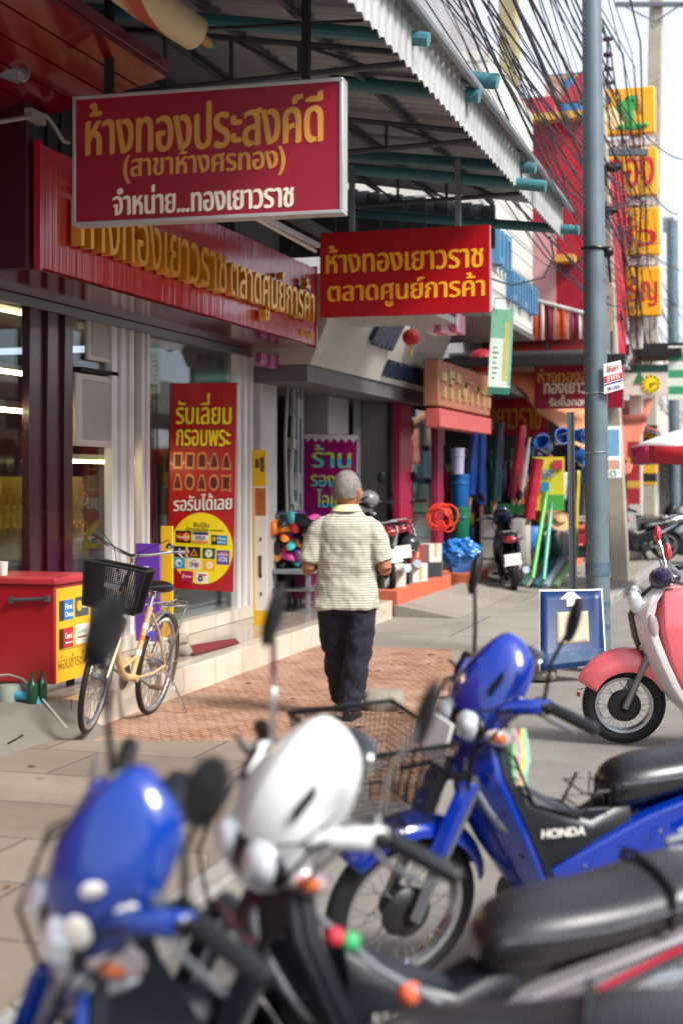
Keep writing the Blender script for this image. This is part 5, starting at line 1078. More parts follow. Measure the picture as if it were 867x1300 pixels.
    for s in (-1, 1):
        poly = [(.17, .39), (.02, .47), (-.2, .585), (-.55, .70), (-.88, .80), (-.95, .79), (-.93, .72), (-.62, .56), (-.28, .42), (.0, .345), (.14, .335)]
        rings = [[Vector((x, s*y_(x), z)) for x, z in poly] for y_ in (lambda x: .06+.03*max(0, min(1, -x*2)), lambda x: .10+.05*max(0, min(1, -x*2.2+.2))-.05*max(0, (-x-.6)*2.4))]
        sp_ = MB().loft(rings).build('side_panel', panel, t, smooth=40, bevel=.012)
        mb = MB()
        for x_, z_ in ((.02, .42), (-.24, .53), (-.52, .63), (-.84, .755)): mb.ell((x_, s*(.10+.05*max(0, min(1, -x_*2.2+.2))-.05*max(0, (-x_-.6)*2.4)+.001), z_), .008, 8, 5)
        mb.build('screws', alloy, sp_)
        dm = MB(); dp = [(-.30, .535), (-.62, .675), (-.80, .745), (-.74, .70), (-.52, .585), (-.34, .495)]
        yy = lambda x: .10+.05*max(0, min(1, -x*2.2+.2))-.05*max(0, (-x-.6)*2.4)
        dm.loft([[Vector((x, s*(yy(x)+o_), z)) for x, z in dp] for o_ in (0.001, .004)]); dm.build('decal', mat('silver_decal', '#aab0b6', 0.3, 0.5), sp_)
        if beads:
            MB().tube([(.10, s*.152, .44), (-.25, s*.158, .565), (-.6, s*.155, .70), (-.9, s*.11, .79)], [.007]*4, 6).build('red_stripe', mat('stripe_red', '#a01830', 0.3), sp_)
    MB().loft([superring(*r_) for r_ in ((-.075, .045, .60, .665), (-.11, .10, .585, .725), (-.2, .125, .60, .755), (-.34, .128, .63, .765), (-.46, .135, .66, .785), (-.54, .137, .68, .815), (-.80, .125, .71, .83), (-.93, .075, .735, .805))]).build('seat', seatm, t, sub=2, smooth=80)
    se_ = [c for c in t.children if c.name.startswith('seat')][-1]
    for s in (-1, 1): MB().tube([(-.12, s*.088, .685), (-.22, s*.121, .70), (-.36, s*.127, .712), (-.5, s*.133, .745), (-.7, s*.130, .775), (-.88, s*.092, .785)], .0045, 6).build('piping', mat('piping_grey', '#55565c', .5), se_)
    MB().tube([(-.50, -.136, .70), (-.505, -.125, .79), (-.505, -.06, .806), (-.505, .06, .806), (-.505, .125, .79), (-.50, .136, .70)], .009, 6).build('strap', black_pl, se_)
    mb = MB(); mb.loft([superring(*r_) for r_ in ((.16, .10, .20, .36), (.02, .13, .17, .38), (-.14, .13, .17, .36), (-.26, .10, .21, .34))]); mb.lathe([(.095, 0), (.10, .03), (.085, .05), (.03, .055)], (-.12, .12, .28), YV, 20); mb.tube([(.14, 0, .28), (.26, 0, .31)], .062, 14); mb.build('engine', engm, t, bevel=.008)
    mb = MB(); mb.tube([(.14, -.06, .24), (.0, -.12, .15), (-.25, -.15, .17)], .017, 8); mb.tube([(-.22, -.15, .17), (-.34, -.16, .20), (-.95, -.165, .30)], [.022, .045, .05], 14); mb.build('exhaust', chrome, t)
    mb = MB()
    for s in (-1, 1): mb.box((-.38, s*.085, .285), (.52, .025, .045)); mb.tube([(-.60, s*.10, .30), (-.50, s*.115, .60)], .024, 10)
    mb.build('swingarm', alloy, t)
    mb = MB(); mb.tube([(-.02, -.24, .23), (-.02, .24, .23)], .011, 8)
    for s in (-1, 1): mb.tube([(-.02, s*.17, .23), (-.02, s*.26, .23)], .021, 8)
    mb.build('footpeg', black_pl, t); MB().tube([(-.10, .11, .22), (-.16, .20, .04), (-.16, .25, .012)], .012, 8).build('side_stand', engm, t)
    def rf(u, v): a = R(35+125*u); k = 2*v-1; rad = .335-.03*k*k; return Vector((-.62+rad*math.cos(a), k*.07, .283+rad*math.sin(a)))
    rfn = MB().sheet(rf, 12, 4).build('rear_fender', low, t, solid=.005, smooth=60)
    MB().box((-.985, 0, .46), (.012, .22, .16), Euler((0, R(14), 0))).build('licence_plate', white_flat, rfn, bevel=.004)
    MB().ell((-.945, 0, .735), (.05, .10, .05)).build('tail_light', mat('red_lens', '#8e0a12', 0.1, coat=1), t)
    MB().tube([(-.62, -.13, .80), (-.85, -.14, .85), (-1.0, -.09, .86), (-1.0, .09, .86), (-.85, .14, .85), (-.62, .13, .80)], .011, 8).build('grab_rail', chrome, t)
    if basket:
        bm_ = MB(S); x0, x1, z0, z1 = .60, .98, .665, .93; zb = z0
        def P_(a, b, f):                               # walls splay outward to the top
            k = .80+.20*f; cx_ = (x0+x1)/2; return Vector((cx_+(a-.5)*(x1-x0)*k, (b-.5)*.40*k, zb+(z1-zb)*f))
        for f, r_ in ((0, .005), (.5, .003), (1, .009)): bm_.tube([P_(0, 0, f), P_(1, 0, f), P_(1, 1, f), P_(0, 1, f)], r_, 5, closed=True)
        for f in [i/14 for i in range(1, 14)]: bm_.tube([P_(0, 0, f), P_(1, 0, f), P_(1, 1, f), P_(0, 1, f)], .0022, 3, closed=True)
        for i in range(21):
            a = i/20
            for b in (0, 1): bm_.tube([P_(a, b, 0), P_(a, b, 1)], .0026, 3); bm_.tube([P_(b, a, 0), P_(b, a, 1)], .0026, 3)
            bm_.tube([P_(a, 0, 0), P_(a, 1, 0)], .0026, 3)
        bm_.tube([P_(0, .3, .3), (.44, -.06, .76)], .008, 6); bm_.tube([P_(0, .7, .3), (.44, .06, .76)], .008, 6)
        bm_.build('front_basket', mat('basket_wire', '#17181b', 0.4, 0.4), t)
        MB(S).box((.62, .12, .92), (.008, .12, .14), Euler((0, R(-12), 0))).build('basket_card', white_flat, t, bevel=.01)
    if rack:
        mb = MB()
        for s in (-1, 1): mb.tube([(.28, s*.07, .80), (.20, s*.07, .63), (.02, s*.075, .58), (-.03, s*.075, .68)], .006, 6)
        for k in range(9):
            f = k/8; mb.tube([(.28-.09*f if f < .5 else .235-.215*(f-.5)*2, -.07, .80-.34*f if f < .5 else .63-.05*(f-.5)*2), (.28-.09*f if f < .5 else .235-.215*(f-.5)*2, .07, .80-.34*f if f < .5 else .63-.05*(f-.5)*2)], .003, 4)
        for z in (.60, .66): mb.tube([(.02, -.075, z), (-.08, -.075, z), (-.08, .075, z), (.02, .075, z)], .004, 4, closed=True)
        for k in range(5): mb.tube([(-.08, -.075+.0375*k, .59), (-.08, -.075+.0375*k, .68)], .003, 4)
        mb.build('carrier_rack', mat('basket_wire', '#17181b', 0.4, 0.4), t)
    return t
def pal(main, low, seat, cowl=None, panel=None): return (main, low, seat, cowl or main, panel or main)
blue = mat('blue_paint', '#032c92', 0.16, var=0.12, coat=0.8, scale=5, dirt=.12, dirtcol='#3a4258'); blue2 = mat('deep_blue_paint', '#04348c', 0.18, var=0.12, coat=0.7, scale=5, dirt=.12, dirtcol='#3a4258')
white_paint = mat('white_paint', '#d3d6d4', 0.2, var=0.04, coat=0.6); graphite = mat('graphite_plastic', '#0c1018', 0.36, var=0.12)
seat_k = mat('black_vinyl', '#0e0f13', 0.36, var=0.12, bump=0.08, bscale=200, coat=0.2, spec=0.8); seat_g = mat('grey_vinyl', '#1d1c20', 0.34, var=0.08, bump=0.08, bscale=200, coat=0.35, spec=0.9)
def place(local, px, py, z, phi):
    """where the origin goes so that a point at local (x,z) shows at that pixel and height"""
    p = onG(px, py, z); d = Vector((-CA, -SA, 0))*math.cos(R(phi))+Vector((SA, -CA, 0))*math.sin(R(phi))
    return (p.x-d.x*local, p.y-d.y*local, -0.102), math.atan2(d.y, d.x)
l1, r1 = place(.62, 506, 1150, .181, 18)
b1 = underbone('motorcycle', 'bright blue step-through motorcycle with black wire front basket, spoked wheel and black seat', l1, r1, pal(blue, graphite, seat_k), steer=12, basket=True, rack=True)
l2, r2 = place(.37, 345, 985, .93, 15)
b2 = underbone('motorcycle', 'white cowled dark bodied motorcycle with grey seat and red edged silver side stripe', l2, r2, pal(graphite, graphite, seat_g, white_paint, mat('silver_panel', '#8f8a8e', 0.3, 0.3)), steer=24, beads=True)
l3, r3 = place(.37, 160, 1050, .93, -13)
b3 = underbone('motorcycle', 'nearest blue and silver motorcycle with white patched cowl and bright dash at lower left', l3, r3, pal(blue2, graphite, seat_g, blue2, mat('white_panel', '#b9b6b8', 0.3)), steer=42, beads=False)
# patches and silver nose of the nearest machine
cw3 = [c for c in b3.children if c.name.startswith('headlight_cowl')][0]
S3m = rotM((.40, 0, .85), (-0.42, 0, 0.9), R(42)) @ Matrix.Translation((-.05, -.004, .03))
for v_ in [c for c in cw3.children if c.name.startswith('vent')]: bpy.data.objects.remove(v_)
S3n = rotM((.40, 0, .85), (-0.42, 0, 0.9), R(42))
for (x, y, z, rx, rz, yw) in ((.448, .118, .985, .026, .036, -30), (.365, .134, 1.0, .028, .030, 6), (.415, .113, 1.06, .022, .022, -12)): MB(S3n).ell((x, y, z), (rx, .010, rz), 14, 8, Euler((R(-18) if z > 1.02 else 0, 0, R(yw)))).build('white_patch', white_flat, cw3)
MB(S3n).loft([superring(*r_) for r_ in ((.482, .06, .835, .90), (.474, .105, .815, .915), (.43, .138, .805, .885), (.37, .142, .815, .86), (.32, .12, .83, .85))]).build('silver_nose', mat('silver_nose', '#a9adb0', 0.25, 0.5), cw3, sub=1)
# coloured ornaments tied along the rail of the second machine, garland on the first
bd_ = thing('ornament_string', 'string of coloured baubles tied to the guard bar of dark motorcycle', 'ornament', atD(470, 1215, 3.0), world=True)
a_, b_ = atD(405, 1165, 3.05), atD(560, 1275, 2.95)
MB().tube([a_, (a_+b_)/2+Vector((0, 0, -.02)), b_], .009, 6).build('bar', alloy, bd_)
for px, py, c_, r_ in ((426, 1190, '#c8323c', .022), (445, 1196, '#3fae6a', .022), (520, 1262, '#d9603a', .026)): MB().ell(atD(px, py, 2.98), r_).build('bauble', prnt(c_), bd_)
gr = thing('garland', 'green pink and yellow ribbon garland hanging from the blue motorcycle handlebar', 'garland', atD(657, 985, 4.75), world=True)
q = random.Random(3)
for k, c_ in enumerate(('#7fb98a', '#d98aa0', '#d8cf6a', '#8fc6b0')):
    x = 650+k*5; MB().tube([atD(x+q.uniform(-3, 3), 925+j*20, 4.72+.01*k) for j in range(6)], [.006, .014, .02, .018, .014, .004], 6).build('ribbon', prnt(c_), gr)
# ------------------------------------------------------------------ pink scooter
def scooter(name, label, loc, rz, body, apronm, lean=-6, steer=6):
    t = thing(name, label, 'scooter', loc, rz); t.rotation_euler = (R(lean), 0, rz); S = rotM((.42, 0, .85), (-.42, 0, .9), R(steer))
    wheel(t, (.62, 0, .262), .262, .045, S, 28, .07, .06, disc=True); wheel(t, (-.60, 0, .262), .262, .05, None, 28, .07, .06, disc=True)
    mb = MB(S)
    for s in (-1, 1): mb.tube([(.62, s*.09, .262), (.47, s*.09, .62)], .022, 10)
    mb.tube([(.47, -.1, .62), (.47, .1, .62)], .03); mb.build('front_fork', alloy, t)
    def fd(u, v): a = R(28+128*u); k = 2*v-1; rad = .37-.13*abs(k)**2.4-.05*(1-u)**2; return Vector((.62+rad*math.cos(a)*1.02, k*(.075+.03*math.sin(math.pi*min(1, u*1.1))), .27+rad*math.sin(a)))
    MB(S).sheet(fd, 18, 10).build('front_fender', body, t, solid=.006, smooth=70)
    MB(S).ell((.905, .035, .335), (.012, .008, .02)).build('reflector', mat('red_lens', '#8e0a12', 0.1, coat=1), t)
    lv = [(1.02, .45, .07, .04), (.95, .53, .13, .07), (.84, .585, .17, .10), (.70, .56, .19, .12), (.55, .50, .195, .12), (.42, .43, .185, .11), (.31, .35, .175, .10), (.22, .26, .165, .08)]
    ap = MB().loft(crescents(lv, .05, n=14)).build('apron', apronm, t, smooth=60, bevel=.008)
    MB().loft(crescents([(z, x+.012, h, s_) for z, x, h, s_ in lv[:5]], .05, n=6, tmax=.42, tmin=-.42)).build('nose_panel', black_pl, ap, smooth=60)
    for s in (-1, 1):
        MB().ell((.545, s*.075, .93), (.05, .04, .085), 14, 9, Euler((0, R(18), s*R(30)))).build('headlight', MATS['headlight_glass'], ap)
        MB().ell((.44, s*.165, .80), (.035, .03, .085), 12, 8, Euler((0, R(8), s*R(28)))).build('indicator', mat('clear_lens', '#b7a7a8', 0.1, coat=1), ap)
        MB().ell((.515, s*.14, .66), (.012, .012, .02)).build('badge', mat('badge_gold', '#a98a4a', 0.3, .6), ap)
    MB().loft(crescents([(1.01, .40, .10, .03), (.90, .455, .165, .08), (.78, .47, .19, .10), (.62, .45, .198, .11), (.48, .39, .19, .10), (.34, .29, .178, .08), (.25, .19, .165, .06)], .20, n=10)).build('inner_panel', body, t, smooth=60, bevel=.02)
    MB().loft([superring(*r_) for r_ in ((.36, .13, .58, .70), (.27, .14, .56, .715), (.22, .12, .58, .71))]).build('glove_box', body, t, bevel=.012, smooth=60)
    MB().bb((-.28, -.17, .19), (.26, .17, .24)).build('floorboard', black_pl, t, bevel=.02)
    MB().loft([superring(*r_, p=3) for r_ in ((-.15, .12, .22, .64), (-.28, .17, .24, .68), (-.6, .18, .40, .74), (-.95, .12, .56, .78), (-1.05, .05, .64, .76))]).build('rear_body', body, t, sub=1, smooth=70)
    MB().loft([superring(*r_) for r_ in ((-.12, .06, .66, .71), (-.2, .12, .66, .76), (-.5, .14, .70, .79), (-.85, .12, .75, .84), (-.95, .06, .77, .82))]).build('seat', seat_k, t, sub=1, smooth=70)
    MB().loft([superring(*r_, p=3) for r_ in ((-.25, .1, .16, .36), (-.65, .1, .18, .36))]).build('engine', engm, t, bevel=.02)
    MB().tube([(-.2, -.12, .2), (-.4, -.17, .24), (-.95, -.18, .34)], [.02, .05, .05], 12).build('exhaust', chrome, t)
    MB(S).loft([superring(*r_) for r_ in ((.47, .05, 1.02, 1.10), (.42, .12, 1.02, 1.14), (.33, .14, 1.03, 1.15), (.27, .10, 1.05, 1.13))]).build('handlebar_cover', mat('grape_cover', '#2b2440', 0.25, coat=.5), t, sub=1, smooth=70)
    hb = MB(S).tube([(.22, -.34, 1.08), (.34, -.12, 1.09), (.34, .12, 1.09), (.22, .34, 1.08)], .012).build('handlebar', alloy, t)
    for s in (-1, 1):
        MB(S).tube([(.27, s*.23, 1.085), (.21, s*.36, 1.08)], .02, 10).build('grip', black_pl, hb); MB(S).tube([(.33, s*.18, 1.08), (.36, s*.24, 1.09), (.36, s*.34, 1.11), (.37, s*.37, 1.12)], .008, 6).build('lever', chrome, hb)
        mr = MB(S).tube([(.34, s*.18, 1.10), (.36, s*.23, 1.2), (.38, s*.27, 1.27)], .009, 8).build('mirror', chrome, hb); MB(S).ell((.385, s*.285, 1.30), (.025, .05, .055), 14, 8).build('mirror_head', mat('coral_mirror', '#c5323f', 0.25, coat=.5), mr)
    MB().tube([(-.12, .12, .2), (-.16, .22, .02)], .012).build('side_stand', engm, t)
    return t
pink = mat('coral_paint', '#ee7079', 0.22, var=0.05, coat=.5, scale=3)
ls, rs = place(.62, 792, 893, .16, -12)
scooter('scooter', 'coral pink and white scooter parked on the road at right edge', ls, rs, pink, mat('white_apron', '#d8d2d0', 0.22, var=.04, coat=.5))
# more machines: behind the planters, behind the scooter and far down the kerb
wine = mat('wine_paint', '#6e1028', 0.2, coat=.6); dgreen = mat('teal_blue_paint', '#10283e', 0.2, coat=.6); redp = mat('red_paint', '#a5141c', 0.2, coat=.6); silver = mat('silver_paint', '#8c8f94', 0.25, .5, coat=.4)
def bike_at(px, py, z, ang, label, p, pos=None, **k):
    g_ = Vector(pos) if pos else onG(px, py, z); z = pos[2] if pos else z; return underbone('motorcycle', label, (g_.x, g_.y, z+.002), R(ang), p, detail=False, lettering=False, **k)
bike_at(650, 746, 0.0, 104, 'dark teal motorcycle with white plate seen from behind by the planter', pal(dgreen, graphite, seat_k), steer=-8)
bike_at(0, 0, 0.0, 118, pos=(-4.62, 16.75, .222), label= 'white and wine red motorcycle parked behind the nearer terracotta planter', p=pal(wine, graphite, mat('wine_seat', '#5c1024', .35), white_paint, white_paint), steer=10)
bike_at(0, 0, 0.0, 104, pos=(-4.52, 17.75, .222), label= 'silver and black motorcycle with red hose beyond the nearer terracotta planter', p=pal(silver, graphite, seat_k, white_paint, redp), steer=12)
bike_at(0, 0, 0.0, 96, pos=(-4.86, 16.0, .222), label='black motorcycle with white cowl closest behind the man on the planter fill', p=pal(graphite, graphite, seat_k, white_paint, graphite), steer=6)
bike_at(985, 868, -0.1, 197, 'dark motorcycle standing behind the pink scooter', pal(graphite, graphite, seat_k))
bike_at(806, 712, 0.0, 210, 'dark motorcycle with red mirror far along the pavement by thin post', pal(graphite, graphite, seat_k, redp))
bike_at(738, 705, 0.0, 190, 'red motorcycle parked far behind the steel pole', pal(redp, graphite, seat_k))
bike_at(866, 716, -0.1, 215, 'black motorcycle parked far along the kerb at right edge', pal(graphite, graphite, seat_k), basket=True)
# ------------------------------------------------------------------ bicycle
cream = mat('cream_enamel', '#b89a6c', 0.35, var=.12, coat=.3, dirt=.3, dirtcol='#7a5a34')
def bicycle(name, label, loc, rz, lean, steer):
    t = thing(name, label, 'bicycle', loc, rz); t.rotation_euler = (R(lean), 0, rz)
    S = rotM((.86, 0, .7), (-.3, 0, .95), R(steer)); r = .343; WB = 1.06
    wheel(t, (WB, 0, r), r, .019, S, 36, .028, .045, 56); wheel(t, (0, 0, r), r, .019, None, 36, .035, .05, 56)
    BBp = Vector((.44, 0, .285)); HT, HB_ = Vector((.80, 0, .86)), Vector((.845, 0, .70))
    mb = MB(); mb.tube([HB_-(HT-HB_)*.1, HT+(HT-HB_)*.1], .021, 12)
    mb.tube([HB_+Vector((-.005, 0, .04)), (.80, 0, .56), (.73, 0, .42), (.63, 0, .33), (.54, 0, .295), BBp], .023, 12)
    mb.tube([BBp, (.29, 0, .74)], .0195, 12); mb.tube([(.66, 0, .36), (.40, 0, .42)], .012, 8)
    for s in (-1, 1): mb.tube([BBp+YV*s*.02, (.2, s*.05, .30), (0, s*.06, r)], .010, 8); mb.tube([(.30, s*.02, .70), (.2, s*.05, .58), (0, s*.06, r)], .0085, 8)
    mb.tube([BBp-YV*.045, BBp+YV*.045], .024, 12); fr = mb.build('frame', cream, t)
    mb = MB()
    for f, m_ in ((.35, 0), (.55, 1), (.72, 0)): p = BBp.lerp(Vector((.29, 0, .74)), f); d = (Vector((.29, 0, .74))-BBp).normalized(); mb.mat(m_).cyl(p-d*.018, p+d*.018, .0205, n=12)
    mb.build('decal', [mat('decal_white', '#d8d2c4', .4), mat('decal_orange', '#b9642a', .4)], fr)
    mb = MB(S); mb.tube([HB_-(HT-HB_)*.12-YV*.055, HB_-(HT-HB_)*.12+YV*.055], .016, 8)
    for s in (-1, 1): mb.tube([HB_-(HT-HB_)*.12+YV*s*.052, (.905, s*.056, .56), (WB, s*.055, r)], [.014, .012, .009], 8)
    mb.build('fork', cream, t)
    mgs = mat('mudguard', '#a8a49a', .3, .7, var=.15, dirt=.3)
    def mg(cx_, a0, a1, M, nm):
        def f(u, v): a = R(a0+(a1-a0)*u); k = 2*v-1; rad = r+.022-.012*k*k; return Vector((cx_+rad*math.cos(a), k*.028, r+rad*math.sin(a)))
        m_ = MB(M).sheet(f, 24, 4); 
        for s in (-1, 1): aa = R(a0+(a1-a0)*(.85 if a0 < 60 else .25)); m_.tube([(cx_, s*.05, r), (cx_+(r+.015)*math.cos(aa), s*.027, r+(r+.015)*math.sin(aa))], .003, 5)
        return m_.build(nm, mgs, t, solid=.002, smooth=60)
    mg(WB, 20, 150, S, 'front_mudguard'); mg(0, 35, 205, None, 'rear_mudguard')
    mb = MB(S); st = HT+(HT-HB_)*.1; mb.tube([st, st+Vector((-.045, 0, .18))], .0115, 10); mb.tube([st+Vector((-.04, 0, .16)), st+Vector((.03, 0, .20))], .014, 10)
    c_ = st+Vector((.03, 0, .20))
    mb.tube([c_+Vector((-.28, .29, .075)), c_+Vector((-.14, .285, .075)), c_+Vector((-.03, .24, .07)), c_+Vector((.01, .12, .03)), c_, c_+Vector((.01, -.12, .03)), c_+Vector((-.03, -.24, .07)), c_+Vector((-.14, -.285, .075)), c_+Vector((-.28, -.29, .075))], .011, 10)
    hb = mb.build('handlebar', chrome, t)
    for s in (-1, 1):
        MB(S).tube([c_+Vector((-.17, s*.287, .075)), c_+Vector((-.29, s*.29, .076))], [.015, .016], 10).build('grip', black_pl if s < 0 else mat('brown_grip', '#7a5648', .5), hb)
        MB(S).tube([c_+Vector((-.10, s*.265, .07)), c_+Vector((-.10, s*.30, .045)), c_+Vector((-.24, s*.335, .05))], .006, 6).build('brake_lever', chrome, hb)
        MB(S).tube([c_+Vector((-.10, s*.27, .07)), c_+Vector((.08, s*.22, .14)), c_+Vector((.13, s*.08, .04)), c_+Vector((.06, s*.02, -.18)), Vector((.95, s*.03, .70))], .003, 5).build('brake_cable', black_pl, hb)
    MB(S).lathe([(.025, 0), (.026, .02), (.012, .034)], c_+Vector((-.05, .22, .085)), n=14).build('bell', chrome, hb)
    # basket of fine black mesh
    bmb = MB(S); bx, bz0, bz1 = 1.04, .755, 1.025
    def P_(a, b, f): k = .78+.22*f; return Vector((bx+(a-.5)*.27*k+.03*f, (b-.5)*.37*(.84+.16*f), bz0+(bz1-bz0)*f))
    bmb.tube([P_(0, 0, 1), P_(1, 0, 1), P_(1, 1, 1), P_(0, 1, 1)], .009, 8, closed=True); bmb.tube([P_(0, 0, 0), P_(1, 0, 0), P_(1, 1, 0), P_(0, 1, 0)], .006, 6, closed=True)
    for a, b in ((0, 0), (1, 0), (1, 1), (0, 1)): bmb.tube([P_(a, b, 0), P_(a, b, 1)], .007, 6)
    N_ = 26
    for i in range(N_+1):
        a = i/N_
        for b in (0, 1): bmb.tube([P_(a, b, 0), P_(a, b, 1)], .0035, 3); bmb.tube([P_(b, a, 0), P_(b, a, 1)], .0035, 3)
        bmb.tube([P_(a, 0, 0), P_(a, 1, 0)], .0022, 3); bmb.tube([P_(0, a, 0), P_(1, a, 0)], .0022, 3)
        bmb.tube([P_(0, 0, a), P_(1, 0, a), P_(1, 1, a), P_(0, 1, a)], .0035, 3, closed=True)
    bk_ = bmb.build('basket', mat('basket_black', '#101114', .5, var=.1), t)
    mb = MB(S); mb.box(P_(1, .5, .55)+Vector((.004, 0, 0)), (.004, .09, .03)); mb.build('basket_badge', mat('faded_badge', '#4a4a4c', .4), bk_)
    MB(S).tube([P_(0, .5, .4), st+Vector((-.02, 0, .1))], .008, 6).build('basket_stay', chrome, t)
    lm_ = MB(S).lathe([(.012, -.05), (.032, -.03), (.042, 0)], (.99, -.06, .64), (1, 0, .1), 16).build('lamp', chrome, t); MB(S).ell((.99, -.06, .64), (.012, .038, .038)).build('lens', MATS['headlight_glass'], lm_)
    sd = MB().loft([superring(*r_) for r_ in ((.40, .02, .855, .875), (.34, .035, .84, .89), (.26, .075, .83, .905), (.18, .105, .83, .915), (.13, .095, .84, .91), (.11, .05, .85, .895))]).build('saddle', mat('saddle_black', '#0f1013', .3, coat=.3), t, sub=2, smooth=80)
    MB().tube([(.30, 0, .72), (.255, 0, .85)], .0125, 10).build('seat_post', chrome, t)
    mb = MB()
    for k in range(7):
        a = k*.9; mb.ring((.25, 0, .80+.006*k), .03, .003, n=12, k=4)
    mb.build('saddle_spring', chrome, sd)
    mb = MB(); ZR_ = .745
    mb.tube([(.24, .05, ZR_), (.10, .06, ZR_), (-.28, .06, ZR_), (-.33, .04, ZR_+.02), (-.33, -.04, ZR_+.02), (-.28, -.06, ZR_), (.10, -.06, ZR_), (.24, -.05, ZR_)], .006, 8)
    for k in range(4): mb.tube([(.05-.1*k, -.06, ZR_), (.05-.1*k, .06, ZR_)], .004, 6)
    mb.tube([(.12, 0, ZR_), (-.30, 0, ZR_)], .004, 6)
    for s in (-1, 1): mb.tube([(-.26, s*.06, ZR_), (-.02, s*.065, r)], .006, 6); mb.tube([(-.33, s*.04, ZR_+.02), (-.36, s*.04, ZR_-.07)], .004, 6)
    mb.build('rear_rack', chrome, t)
    mb = MB(); mb.lathe([(.085, -.004), (.09, 0), (.085, .004)], BBp-YV*.05, YV, 28)
    for k in (0, 1): a = R(200+180*k); tip = BBp+Vector((math.cos(a)*.165, (-.075 if k else .075), math.sin(a)*.165)); mb.tube([BBp+YV*(-.06 if k else .06), tip], .009, 8)
    cr = mb.build('crank', alloy, t)
    for k in (0, 1): a = R(200+180*k); tip = BBp+Vector((math.cos(a)*.165, (-.12 if k else .12), math.sin(a)*.165)); MB().box(tip, (.075, .085, .022)).build('pedal', mat('pedal_brown', '#5a4230', .5, var=.3), cr, bevel=.004)
    MB().loft([[Vector((x, -.055+y_, z)) for y_, z in ((-.014, zc+.03), (.014, zc+.03), (.014, zc-.012), (-.014, zc-.012))] for x, zc in ((.50, .30), (.44, .375), (.2, .385), (-.02, .375))]).build('chain_guard', cream, t, bevel=.006)
    mb = MB(); mb.tube([(0, .055, r-.01), (-.07, .16, .16), (-.12, .235, .012)], .008, 8); mb.tube([(-.11, .23, .012), (-.15, .26, .006)], .008, 6); mb.build('kick_stand', chrome, t)
    MB().tube([(.36, .045, .55), (.35, .055, .59)], .014, 8).build('lock', mat('lock_blue', '#2440a8', .4), t)
    return t
ra, fa = atD(189, 842, 9.53), atD(110, 857, 8.49); hd = fa-ra
bc = bicycle('bicycle', 'cream step-through bicycle with black mesh basket standing by the shop step', (ra.x, ra.y, .004), math.atan2(hd.y, hd.x), -8, 9)
bc.rotation_euler = (R(-8), R(-3.3), math.atan2(hd.y, hd.x))
# ================================================================== the walking man
skin = mat('skin', '#9a6448', 0.55, var=.12, scale=14); hairm = mat('grey_hair', '#857f77', 0.85, var=.6, scale=38, bump=.6, bscale=220)
cloth_n = mat('navy_cloth', '#0c1020', 0.9, var=.15, scale=20, bump=.25, bscale=60)
shirt_m = banded('striped_shirt', '#b4b0a2', '#7a7766', 2, .0165, .68, .85, distort=.0, soft=.14)
nt_, b_, N_f, L_f = nodes_of(shirt_m)
nz_ = N_f('ShaderNodeTexNoise'); nz_.inputs['Scale'].default_value = 9; tc_ = N_f('ShaderNodeTexCoord'); L_f(tc_.outputs['Object'], nz_.inputs[0]); bp_ = N_f('ShaderNodeBump'); bp_.inputs['Strength'].default_value = .5; bp_.inputs['Distance'].default_value = .02; L_f(nz_.outputs['Fac'], bp_.inputs['Height']); L_f(bp_.outputs[0], b_.inputs['Normal'])
mloc = onG(440, 913, .006)
man = thing('person', 'grey haired man in cream striped shirt and navy trousers walking away', 'person', (mloc.x, mloc.y, .006), AZ*.7)
def limb(mb, pts, rad, n=14): return mb.tube(pts, rad, n)
def oval(z, hw, hd, yc=0, xc=0, n=24, p=2.3):
    o = []
    for i in range(n):
        a = 2*math.pi*i/n; c, s = math.cos(a), math.sin(a); o.append(Vector((xc+math.copysign(abs(c)**(2/p), c)*hw, yc+math.copysign(abs(s)**(2/p), s)*hd, z)))
    return o
HT_ = Matrix.Translation((0, 0, 1.635)) @ Matrix.Scale(1.10, 4) @ Matrix.Translation((0, 0, -1.635)) @ rotM((0, 0, 1.45), (0, 0, 1), R(-14))            # the head is turned a little to the right
b0 = MB()
hd_ = MB(HT_)
hd_.ell((0, .012, 1.515), (.079, .098, .118), 24, 16); hd_.ell((0, .045, 1.455), (.062, .068, .075), 20, 12)
hd_.ell((0, .112, 1.495), (.014, .02, .026)); hd_.ell((0, .094, 1.535), (.055, .016, .012)); hd_.ell((0, .101, 1.445), (.026, .012, .009))
for s in (-1, 1): hd_.ell((s*.036, .094, 1.522), (.014, .01, .009)); hd_.ell((s*.083, -.003, 1.50), (.012, .026, .036), 12, 8, Euler((0, 0, s*R(-18)))); hd_.ell((s*.088, -.012, 1.51), (.006, .02, .028), 10, 6)
b0.v += hd_.v; b0.f += hd_.f; b0.m += hd_.m
limb(b0, [(0, -.015, 1.30), (0, -.008, 1.40), (0, .005, 1.46)], [.075, .062, .062])
b0.loft([oval(*r_) for r_ in ((.80, .17, .115, .0), (.95, .165, .115, .01), (1.15, .175, .115, 0), (1.28, .17, .10, -.01), (1.345, .10, .075, -.01))])
